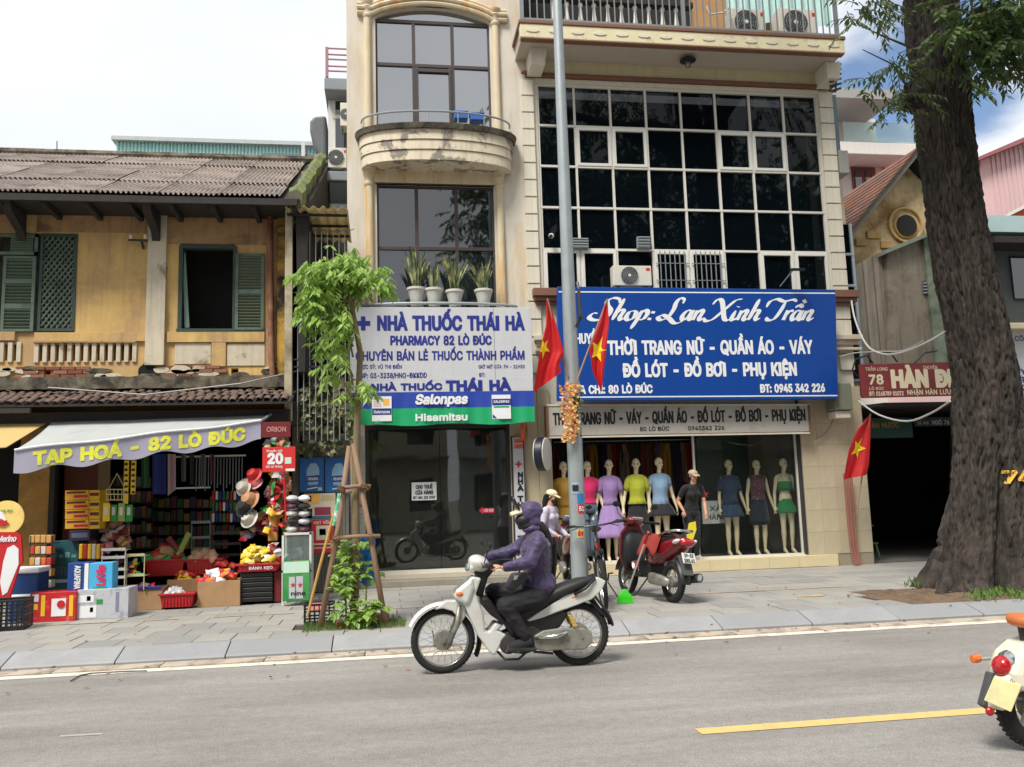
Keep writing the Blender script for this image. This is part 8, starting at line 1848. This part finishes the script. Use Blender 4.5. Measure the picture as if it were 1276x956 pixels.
for s in(-1,1):
 q=MB();q.tube([B3(378,414,s*.22),B3(392,414,s*.345)],.021,10);q.build('grip',rubber,bk,smooth=True);q=MB();q.tube([B3(360,410,s*.2),B3(350,400,s*.34)],.006,5);q.build('brake_lever',chrome,bk)
 q=MB();q.tube([B3(368,408,s*.2),B3(380,350,s*.27),B3(385,335,s*.3)],.005,5);q.ell(B3(385,322,s*.32),(.018,.05,.035),12,8);q.build('mirror',blackp,bk,smooth=True)
hw=.115
slab('leg_shield',[(322,468),(362,476),(338,546),(352,585),(372,640),(380,715),(398,716),(424,676),(465,684),(436,712),(476,732),(422,828),(398,812),(348,740),(304,645),(286,603),(236,560),(246,530)],hw,silver,bev=.035)
slab('front_shield',[(246,530),(322,468),(330,520),(300,600),(262,580),(236,560)],.145,silver,bev=.03)
q=MB();q.ell(B3(262,545,-.14),(.035,.02,.02),10,8);q.ell(B3(262,545,.14),(.035,.02,.02),10,8);q.build('turn_signal',lens_o,bk)
slab('inner_leg_shield',[(362,560),(392,562),(470,660),(520,700),(500,740),(470,690),(400,640),(366,600)],.15,blackp,bev=.02)
slab('engine_block',[(440,735),(520,700),(600,690),(640,720),(620,800),(560,822),(470,812)],.10,mat('engine_dark',rgb(52,50,48),.6,.2,8),bev=.02)
q=MB();q.lathe([(.0,-.03),(.075,-.025),(.085,0),(.08,.03)],B3(485,775,-.11),20,(0,1,0));q.build('engine_cover',mat('engine_dark',rgb(52,50,48),.6),bk,smooth=True)
slab('under_body',[(500,655),(560,620),(640,600),(720,610),(760,640),(720,700),(640,735),(560,740),(510,720)],.085,blackp,bev=.02)
tail=[(566,668),(640,618),(745,552),(850,520),(880,472),(898,474),(926,490),(908,530),(862,572),(790,600),(700,632),(640,655),(580,672)]
slab('tail_panel',tail,.105,silver,bev=.03)
slab('tail_light',[(868,520),(922,484),(920,505),(884,545),(866,548)],.085,lens_r,bev=.015)
q=MB();rings=[]
for zx,z0,z1,w in((552,604,600,.05),(590,560,612,.10),(660,538,596,.125),(740,502,560,.13),(810,480,530,.125),(858,474,508,.10),(882,468,490,.06)):
 a,b=B3(zx,z0),B3(zx,z1);c=(a+b)/2;h=abs(a.z-b.z)/2+.004;rings.append([Vector((c.x,BY+w*math.copysign(abs(math.cos(t))**.6,math.cos(t)),c.z+h*math.copysign(abs(math.sin(t))**.7,math.sin(t))))for t in[2*PI*k/16 for k in range(16)]])
q.loft(rings);q.build('seat',seatm,bk,smooth='full')
q=MB();q.tube([B3(780,548,-.12),B3(830,520,-.135),B3(872,478,-.12),B3(884,464,0),B3(872,478,.12),B3(830,520,.135),B3(780,548,.12)],.014,8);q.build('grab_rail',blackp,bk,smooth='full')
slab('chain_case',[(600,735),(640,712),(720,700),(825,700),(862,722),(864,765),(828,798),(720,800),(640,806),(600,790)],.018,eng,y0=-.105,bev=.012)
q=MB();q.tube([B3(600,745,-.14),B3(700,735,-.15),B3(745,715,-.15)],[.014,.026,.02],8);q.build('footrest_arm',chrome,bk,smooth='full')
for s in(-1,1):
 q=MB();q.tube([B3(758,632,s*.12),B3(790,700,s*.12),B3(818,745,s*.12)],[.012,.014,.016],8);q.build('shock_absorber',chrome,bk);q=MB();q.tube([B3(762,640,s*.12)+(B3(786,695,s*.12)-B3(762,640,s*.12))*(k/60)+Vector((math.cos(k*.9),math.sin(k*.9),0))*.02 for k in range(61)],.005,5);q.build('spring',flat('spring_yellow',206,170,70),bk)
slab('rear_mudflap',[(862,575),(886,556),(912,592),(968,678),(950,670),(900,636),(872,605)],.05,blackp,bev=.01);fender('rear_fender',rw,.32,rad(10),rad(120),.06,blackp,bk,off=L0)
q=MB();q.box(rw.x+.1,rw.x+.5,0,0,0,0)if 0 else None
q.tube([B3(440,815,.0),B3(470,846,-.08),B3(530,842,-.1),B3(560,815,-.1)],.011,6);q.tube([B3(520,800,-.22),B3(525,800,.22)],.014,6);q.tube([B3(600,810,-.08),B3(690,820,-.06)],.012,6);q.build('stand',darksteel,bk)
q=MB();q.tube([B3(560,812,.13),B3(700,792,.15),B3(860,770,.16)],[.02,.035,.04],10);q.build('exhaust',chrome,bk,smooth='full')
q=MB();q.obox(B3(893,590),(.008,.15,.11),Matrix.Rotation(-.6,3,'Y'));q.build('number_plate',platew,bk)
slab('body_decal',[(770,562),(800,552),(798,558),(772,568)],.107,lens_o,bev=0)
rd=thing('person','motorbike rider in a purple hooded jacket, black mask and black trousers','person',(P(640,700,BY)[0],BY,.3))
purple=mat('purple_jacket',rgb(68,54,92),.6,.14,8,bump=.006,bscale=14,col2=rgb(46,36,70),amt=.45,s2=4,sheen=.2);navy_j=mat('navy_jacket_back',rgb(40,40,82),.6,.12,9,bump=.004);blk_tr=mat('black_trousers',rgb(28,27,31),.8,.15,9,bump=.004,bscale=16)
q=MB();pel,ch=B3(625,545),B3(612,318);torso(q,pel,ch,None,None,(-1,0,-.1),(-1,0,-.15),1.0,1.05,female=False)
hd=B3(582,190);hf=Vector((-1,0,-.14));limb(q,[(*B3(605,290),.06),(*B3(592,225),.05)]);headmesh(q,hd,hf,(0,0,1))
limb(q,[(*B3(612,300,-.17),.05),(*B3(612,300,.17),.05)]);AR=[]
for s,el,wr in((-1,B3(572,398,-.25),B3(452,421,-.31)),(1,B3(510,372,.25),B3(408,392,.31))):
 sh=B3(612,305,s*.19);AR.append((sh,el,wr));limb(q,[(*sh,.052),(*lerp(sh,el,.5),.045),(*el,.038)]);limb(q,[(*el,.038),(*lerp(el,wr,.3),.038),(*wr,.027)]);g_=B3(385,414,s*.28);hand(q,lerp(wr,g_,.12),(g_-wr).normalized()+Vector((0,0,.12)),Vector((-.1,0,1)),1.25,1.0,-s)
LG=[]
for s,kn,an in((-1,B3(462,592,-.17),B3(562,738,-.15)),(1,B3(430,548,.17),B3(540,725,.15))):
 hp=B3(620,560,s*.09);LG.append((hp,kn,an));limb(q,[(*hp,.092),(*lerp(hp,kn,.5),.078),(*kn,.055)]);limb(q,[(*kn,.055),(*lerp(kn,an,.35),.054),(*an,.036)]);q.tube([an+Vector((.03,0,-.03)),an+Vector((-.06,0,-.07)),an+Vector((-.16,0,-.09))],[.04,.04,.028],10)
solid(q,.009,'body',skin,rd,local=False);face(rd,hd,hf,(0,0,1),local=False,mouth=False)
q=MB();torso(q,pel,ch,None,None,(-1,0,-.1),(-1,0,-.15),1.02,1.12,female=False,grow=.02);limb(q,[(*B3(614,300,-.175),.066),(*B3(614,292),.08),(*B3(614,300,.175),.066)]);limb(q,[(*B3(612,290),.082),(*B3(600,245),.075)])
for sh,el,wr in AR:limb(q,[(*sh,.072),(*lerp(sh,el,.5),.070),(*el,.062)]);limb(q,[(*el,.062),(*lerp(el,wr,.5),.052),(*lerp(el,wr,.94),.042)])
q.ell(B3(632,505),(.165,.185,.13),16,10);solid(q,.010,'jacket',purple,rd,2,local=False,fold=.012)
q=MB();q.ell(hd+Vector((.018,0,.022)),(.108,.094,.108),18,12);q.ell(hd+Vector((.045,0,.045)),(.10,.08,.08),14,10);q.ell(hd+Vector((.045,0,-.06)),(.075,.088,.08),14,10);q.ell(hd+Vector((.03,0,-.13)),(.09,.10,.05),14,10);solid(q,.009,'hood',purple,rd,1,local=False,fold=.010)
q=MB();q.ell(hd+Vector((-.040,0,-.050)),(.088,.078,.072),16,12);q.ell(hd+Vector((-.01,0,-.10)),(.08,.08,.05),14,10);solid(q,.009,'face_mask',flat('mask_black',22,22,28),rd,2,local=False)
q=MB();q.grid(lambda u,v:hd+Vector((-.07-.10*u,(v-.5)*.16*(1-.3*u),.06-.03*u-.025*(2*v-1)**2)),5,8);o=q.build('cap_brim',flat('cap_cream',220,206,168),rd,smooth='full');o.modifiers.new('t','SOLIDIFY').thickness=.026
q=MB();q.grid(lambda u,v:hd+Vector((-.085-.055*u,(v-.5)*.15,.075+.11*u-.02*(2*v-1)**2)),4,8);o=q.build('raised_visor',mat('dark_visor',rgb(34,32,48),.2),rd,smooth='full');o.modifiers.new('t','SOLIDIFY').thickness=.02
q=MB();q.tube([B3(632,225,-.02),B3(655,260,-.02),B3(676,305,0),B3(682,350,0)],[.03,.045,.04,.02],10);solid(q,.009,'hair',mat('black_hair',rgb(24,20,20),.5),rd,2,local=False)
q=MB();q.ell(B3(620,560),(.155,.17,.13),16,10)
for hp,kn,an in LG:limb(q,[(*hp,.115),(*lerp(hp,kn,.5),.098),(*kn,.078)]);limb(q,[(*kn,.078),(*lerp(kn,an,.5),.070),(*lerp(kn,an,.95),.058)])
solid(q,.010,'trousers',blk_tr,rd,2,local=False,fold=.010)
for i_,(hp,kn,an)in enumerate(LG):q=MB();q.tube([an+Vector((.045,0,-.035)),an+Vector((-.05,0,-.06)),an+Vector((-.17,0,-.085))],[.048,.05,.034],12);q.box(an.x-.19,an.x+.08,an.y-.045,an.y+.045,an.z-.125,an.z-.095);solid(q,.008,'shoe',bkc,rd,2,local=False)
t=thing('shoulder_bag','dark grey bag hanging in front of the rider\'s lap','bag',B3(510,500,-.05));q=MB();q.xz([BZ(*p)for p in((498,452),(560,447),(572,470),(500,532),(466,520))],BY-.19,BY-.06);q.build('bag_body',mat('bag_grey',rgb(58,58,66),.7,.1,9),t,bev=.02);q=MB();q.tube([B3(530,450,-.1),B3(560,400,-.17),B3(600,290,-.15)],.008,6);q.build('strap',bkc,t);q=MB();q.xz([BZ(*p)for p in((505,460),(525,458),(515,478),(500,480))],BY-.197,BY-.191);q.build('label_patch',whitep,t)
def pod(q,secs,n=18,e=.7):
 rings=[]
 for x,y_,z,ry,rz_ in secs:rings.append([(x,y_+ry*math.copysign(abs(math.cos(t))**e,math.cos(t)),z+rz_*math.copysign(abs(math.sin(t))**e,math.sin(t)))for t in[2*PI*k/n for k in range(n)]])
 q.loft(rings)
def scooter(label,loc,rz,plate=('29-E2','285.61'),cover=True):
 t=thing('scooter',label,'motorbike',loc,'scooters parked outside the clothes shop');LOC[t.name]=Vector((0,0,0));bl=dict(local=True)
 wheel(t,Vector((-.62,0,.26)),.26,.042,.085,cast=5,hub=.06,yaw=.0);wheel(t,Vector((.62,0,.26)),.26,.05,.10,cast=5,hub=.07)
 q=MB();pod(q,[(-.05,0,.52,.03,.04),(.1,0,.56,.13,.14),(.3,0,.60,.165,.16),(.55,0,.67,.155,.14),(.78,0,.74,.12,.10),(.93,0,.78,.05,.05)]);q.build('tail_body',redp,t,smooth='full',**bl)
 q=MB();pod(q,[(-.06,0,.70,.08,.03),(.08,0,.745,.13,.05),(.3,0,.765,.15,.055),(.5,0,.80,.15,.055),(.72,0,.83,.10,.04),(.80,0,.83,.03,.015)]);q.build('seat',seatm,t,smooth='full',**bl)
 q=MB();q.tube([(.48,-.15,.84),(.66,-.155,.90),(.84,-.12,.92),(.90,0,.92),(.84,.12,.92),(.66,.155,.90),(.48,.15,.84)],.018,8);q.build('grab_rail',chrome,t,smooth='full',**bl)
 q=MB();pod(q,[(.90,0,.76,.11,.05),(.95,0,.775,.10,.045),(.985,0,.775,.05,.02)]);q.build('tail_light',lens_r,t,smooth='full',**bl)
 for s in(-1,1):q=MB();q.ell((.86,s*.125,.78),(.09,.03,.028),12,8,Matrix.Rotation(-.25,3,'Y'));q.build('turn_signal',platew,t,smooth=True,**bl)
 q=MB();q.loft([[(-.52-.05*a,y_,z)for y_,z in((-.10,.32),(.10,.32),(.21,.55),(.20,.85),(.09,1.0),(-.09,1.0),(-.20,.85),(-.21,.55))]for a in(0,1)]);q.build('front_shield',redp,t,bev=.025,**bl)
 q=MB();pod(q,[(-.50,0,.62,.19,.28),(-.44,0,.60,.17,.24),(-.40,0,.58,.08,.1)]);q.build('inner_shield',mat('dark_grey_plastic',rgb(36,36,38),.5),t,smooth='full',**bl)
 q=MB();q.box(-.46,.02,-.17,.17,.27,.33);q.box(-.1,.2,-.13,.13,.28,.5);q.build('footboard',blackp,t,bev=.02,**bl)
 q=MB();pod(q,[(-.64,0,.95,.05,.05),(-.58,0,1.0,.14,.085),(-.48,0,1.03,.15,.07),(-.42,0,1.02,.08,.04)]);q.build('headlamp_cowl',redp if cover else mat('grey_console',rgb(88,88,90),.4),t,smooth='full',**bl)
 q=MB();q.obox((-.43,0,1.045),(.02,.17,.09),Matrix.Rotation(.7,3,'Y'));q.build('dashboard',mat('dash_silver',rgb(190,190,192),.3,.1,9),t,bev=.01,**bl)
 for s in(-1,1):
  q=MB();q.tube([(-.5,s*.10,1.01),(-.44,s*.24,1.02),(-.40,s*.35,1.01)],[.018,.018,.02],8);q.build('grip',rubber,t,smooth='full',**bl);q=MB();q.tube([(-.5,s*.18,1.03),(-.52,s*.26,1.12),(-.50,s*.30,1.20)],.006,5);q.ell((-.495,s*.31,1.25),(.014,.06,.042),14,8);q.build('mirror',blackp,t,smooth=True,**bl)
  q=MB();q.tube([(-.5,s*.07,.55),(-.62,s*.08,.26)],.022,8);q.build('fork_leg',eng,t,**bl)
 fender('front_fender',Vector((-.62,0,.26)),.285,rad(20),rad(170),.07,redp,t);fender('rear_fender',Vector((.62,0,.26)),.31,rad(-2),rad(70),.075,blackp,t)
 q=MB();q.loft([[(.84,-.09,.60),(.84,.09,.60),(.98,.07,.36),(.98,-.07,.36)],[(.86,-.09,.61),(.86,.09,.61),(1.0,.07,.37),(1.0,-.07,.37)]]);q.build('mudguard_flap',mat('flap_grey',rgb(70,70,72),.6),t,bev=.008,**bl)
 B_=Matrix.Rotation(-.42,3,'Y');pc=Vector((.975,0,.58));q=MB();q.obox(pc,(.006,.19,.14),B_);pl_=q.build('number_plate',platew,t,bev=.004,**bl)
 fr_=lambda x,z,o:pc+B_@Vector((.004+o,x,z))
 lettering(plate[0],-.07,.07,.012,.055,0,blk,pl_,bold=.05,frame=fr_);lettering(plate[1],-.08,.08,-.058,-.012,0,blk,pl_,bold=.05,frame=fr_)
 q=MB();pod(q,[(.18,-.10,.27,.03,.04),(.3,-.14,.28,.06,.075),(.5,-.15,.27,.06,.075),(.66,-.14,.26,.045,.06),(.74,-.13,.26,.02,.03)]);q.build('gear_case',eng,t,smooth='full',**bl)
 q=MB();q.tube([(.3,.13,.26),(.5,.17,.26),(.56,.18,.29),(.92,.2,.34)],[.025,.03,.055,.06],12);q.build('exhaust',darksteel,t,smooth='full',**bl);q=MB();q.lathe([(.045,0),(.03,.004),(0,.004)],(.92,.2,.34),14,(1,.05,.13));q.build('exhaust_cap',chrome,t,**bl)
 q=MB();q.tube([(.1,-.08,.28),(.02,-.22,.03),(-.05,-.25,.015)],.012,6);q.build('side_stand',darksteel,t,**bl)
 t.rotation_euler=(rad(-6),0,rz);return t
sx_,sy_=3.66,10.95;rz_s=-rad(78);s1_=scooter('dark red scooter parked on the pavement with a red cloth over its seat',(sx_-.62*math.cos(rz_s),sy_-.62*math.sin(rz_s),.145),rz_s)
q=MB();q.grid(lambda u,v:(.02+.5*u,(v-.5)*.46,.845-.02+.055*u-max(0,abs(v-.5)-.3)*2.2*(1+.25*math.sin(u*9))*.55+.01*math.sin(u*13+v*5)),18,22)
t=tag(q.build('seat_cloth',mat('rust_cloth',rgb(142,48,38),.9,.15,9,bump=.003),smooth='full'),'rust red cloth draped over the parked scooter seat','cloth');t.location=s1_.location;t.rotation_euler=s1_.rotation_euler;t.modifiers.new('t','SOLIDIFY').thickness=.008
rz2=-rad(97);bx2,by2=G(706,728);scooter('red scooter half hidden behind the lamp pole, its grey console facing the street',(bx2-.62*math.cos(rz2),by2-.62*math.sin(rz2)-.4,.145),rz2,('29-F1','704.3'),cover=False)
t=thing('green_broom','long handled broom with bright green head leaning on the red scooter','broom',(*G(779,753),.14));a=Vector((*G(781,747),.20));b=PV(808,663,10.75);q=MB();q.tube([a,b],.011,8);q.build('handle',whitep,t);q=MB();q.tube([b-(b-a)*.17,b],.019,8);q.build('grip',lens_r,t)
q=MB();c=Vector((*G(779,752),.14));q.loft([[c+Vector((x*w,y_*.03,z))for x,y_ in((-1,-1),(1,-1),(1,1),(-1,1))]for z,w in((.0,.105),(.06,.10),(.11,.08),(.15,.04),(.18,.025))]);q.build('brush',mat('neon_green',rgb(70,216,50),.6,.15,30),t,bev=.008)
for i in range(26):q=MB();x=c.x-.10+i*.008;q.obox((x,c.y-.034,.05+.14),(.006,.006,.10));q.build('bristle',mat('neon_green',rgb(70,216,50),.6),t)if i%2==0 else None
bc=thing('bicycle','black mountain bicycle parked nose to the road beside the lamp pole','bicycle',(0,0,0));LOC[bc.name]=Vector((0,0,0));bl=dict(local=True);R_b=.335
wheel(bc,Vector((-.52,0,R_b)),R_b,.026,.056,28,.12,hub=.022,rimw=.014);wheel(bc,Vector((.52,0,R_b)),R_b,.026,.056,28,0,hub=.026,rimw=.014)
fm_=mat('bike_black',rgb(24,24,26),.3,.1,6,coat=.5);q=MB()
for a,b,r_ in(((-.36,0,.82),(-.02,0,.30),.022),((-.38,0,.90),(.16,0,.76),.018),((.18,0,.82),(-.02,0,.30),.018),((-.02,.05,.30),(.52,.06,R_b),.011),((-.02,-.05,.30),(.52,-.06,R_b),.011),((.16,.03,.74),(.52,.06,R_b),.009),((.16,-.03,.74),(.52,-.06,R_b),.009)):q.tube([a,b],r_,8)
q.build('frame',fm_,bc,**bl);q=MB()
for s in(-1,1):q.tube([(-.40,s*.055,.72),(-.46,s*.058,.55),(-.52,s*.06,R_b)],[.018,.022,.014],8)
q.tube([(-.36,0,.80),(-.41,0,.70)],.02,8);q.box(-.44,-.38,-.07,.07,.68,.73);q.build('fork',fm_,bc,smooth='full',**bl)
q=MB();q.tube([(-.36,0,.88),(-.35,0,1.0),(-.43,0,1.03)],.016,8);q.tube([(-.38,-.34,1.05),(-.43,-.1,1.03),(-.43,.1,1.03),(-.38,.34,1.05)],.012,8);q.build('handlebar',fm_,bc,smooth='full',**bl)
for s in(-1,1):q=MB();q.tube([(-.39,s*.24,1.045),(-.37,s*.36,1.05)],.017,8);q.build('grip',rubber,bc,**bl);q=MB();q.tube([(-.42,s*.2,1.03),(-.48,s*.3,1.0)],.006,5);q.build('brake_lever',darksteel,bc,**bl)
q=MB();q.tube([(-.45,-.05,1.0),(-.5,-.02,.9),(-.45,.02,.72)],.004,5);q.tube([(-.45,.05,1.0),(-.52,.03,.88),(-.44,.04,.6)],.004,5);q.build('cable',blackp,bc,**bl)
q=MB();pod(q,[(.05,0,.95,.03,.02),(.2,0,.95,.06,.025),(.32,0,.96,.08,.03)]);q.tube([(.19,0,.80),(.2,0,.94)],.014,6);q.build('saddle',seatm,bc,smooth='full',**bl)
q=MB();q.ell((-.47,0,.78),(.02,.02,.05),8,6);q.build('reflector',lens_r,bc,**bl);fender('mudguard',Vector((-.52,0,R_b)),.37,rad(20),rad(120),.03,fm_,bc)
q=MB();q.lathe([(.095,-.006),(.095,.006)],(-.02,.06,.30),24,(0,1,0));q.tube([(-.02,.08,.30),(.10,.10,.20),(.10,.16,.20)],.012,6);q.tube([(-.02,-.08,.30),(-.14,-.10,.40),(-.14,-.16,.40)],.012,6);q.build('crank',darksteel,bc,**bl)
q=MB();q.tube([(.1,-.05,.32),(.16,-.2,.02)],.009,6);q.build('kickstand',darksteel,bc,**bl)
fx,fy=P(753,735,10.55)[0],10.55;hz=rad(76);place(bc,(fx+.52*math.cos(hz),fy+.52*math.sin(hz),.145),hz,rad(-5))
VY=4.75
vt=thing('vintage_scooter','cream vintage scooter with a yellow plate leaving the picture at the lower right','motorbike',(P(1290,890,VY)[0],VY,0));cw_=mat('cream_enamel',rgb(222,216,196),.22,.03,5,coat=.8);wx,wz=P(1291,893,VY);wz=.245
LV=LOC[vt.name];wheel(vt,Vector((wx,VY,wz))-LV,.245,.052,.10,cast=5,hub=.09);wheel(vt,Vector((wx+1.22,VY,wz))-LV,.245,.052,.10,cast=5,hub=.09)
def V3(px,py,dy=0):x,z=P(px,py,VY);return Vector((x,VY+dy,z))
q=MB();pts=[P(*p,VY)for p in((1246,836),(1254,812),(1268,800),(1300,790),(1360,792),(1400,830),(1404,868),(1380,874),(1330,845),(1296,838),(1268,846),(1258,862),(1250,852))];q.xz(pts,VY-.13,VY+.13);q.build('rear_body',cw_,vt,bev=.05)
for s in(-1,1):q=MB();q.ell(V3(1318,835,s*.2),(.27,.09,.16),20,14);q.build('engine_cowl',cw_,vt,smooth=True)
q=MB();c=V3(1246,829,-.02);q.ell(c,(.055,.062,.062),16,12,Matrix.Rotation(.3,3,'Y'));q.ell(c+Vector((-.0,0,-.045)),(.04,.045,.035),14,10);q.build('tail_light',lens_r,vt,smooth=True);q=MB();q.lathe([(.05,0),(.075,.02),(.08,.05)],c+Vector((.01,0,0)),18,(1,0,.2));q.build('tail_light_base',chrome,vt,smooth=True)
for s,(px,py)in((1,(1229,825)),(-1,(1262,843))):q=MB();q.lathe([(.0,-.02),(.024,-.016),(.026,.02),(.02,.035)],V3(px,py,s*.10),14,(1,0,.1));q.build('turn_signal',lens_o,vt,smooth=True);q=MB();q.tube([V3(px+4,py+1,s*.10),V3(px+14,py-2,s*.06)],.012,6);q.build('signal_stem',chrome,vt)
q=MB();q.prism([V3(1229,842,-.06),V3(1253,849,-.13),V3(1240,881,-.13),V3(1217,870,-.06)],(.012,.008,.004));q.prism
q.build('number_plate',mat('plate_yellow',rgb(206,200,148),.5,.1,16,col2=rgb(186,180,144),amt=.4),vt,bev=.004)
q=MB();q.prism([V3(1236,838,0),V3(1262,846,0),V3(1262,868,0),V3(1238,888,0),V3(1225,880,0)],(0,.06,0));q.build('plate_bracket',mat('flap_grey',rgb(70,70,72),.6),vt,bev=.01);q=MB();q.ell(V3(1226,884,-.05),(.026,.02,.026),12,8);q.build('lower_reflector',lens_r,vt,smooth=True)
q=MB();pod(q,[(V3(1261,773).x,VY,V3(1261,773).z,.05,.02),(V3(1268,772).x,VY,V3(1268,773).z,.10,.04),(V3(1330,770).x,VY,V3(1330,775).z,.14,.05),(V3(1420,775).x,VY,V3(1420,782).z,.13,.05),(V3(1440,780).x,VY,V3(1440,785).z,.05,.03)]);q.build('seat',mat('tan_seat',rgb(190,108,58),.5,.08,9),vt,smooth='full');q=MB();q.tube([V3(1272,780),V3(1276,800)],.02,8);q.tube([V3(1400,790),V3(1395,830)],.02,8);q.build('seat_mount',darksteel,vt)
q=MB();x0=wx+.55;q.box(x0-.1,x0+.45,VY-.17,VY+.17,.25,.29);q.build('footboard',cw_,vt,bev=.02);q=MB();q.loft([[(x0+.43+a*.05,VY+y_,z)for y_,z in((-.16,.28),(.16,.28),(.25,.6),(.2,.88),(-.2,.88),(-.25,.6))]for a in(0,1)]);q.build('leg_shield',cw_,vt,bev=.03);fender('front_fender',Vector((wx+1.22,VY,wz)),.28,rad(10),rad(165),.08,cw_,vt,off=LV);fender('rear_fender',Vector((wx,VY,wz)),.275,rad(60),rad(178),.09,cw_,vt,off=LV)
q=MB();q.tube([(wx+1.22,VY-.06,wz),(x0+.52,VY,.7),(x0+.42,VY,1.0)],.025,8);q.tube([(x0+.36,VY-.33,1.02),(x0+.44,VY,1.0),(x0+.36,VY+.33,1.02)],.018,8);q.ell((x0+.5,VY,1.0),(.08,.08,.08),14,10);q.build('handlebar',cw_,vt,smooth='full')
bpy.data.scenes.remove(TS)
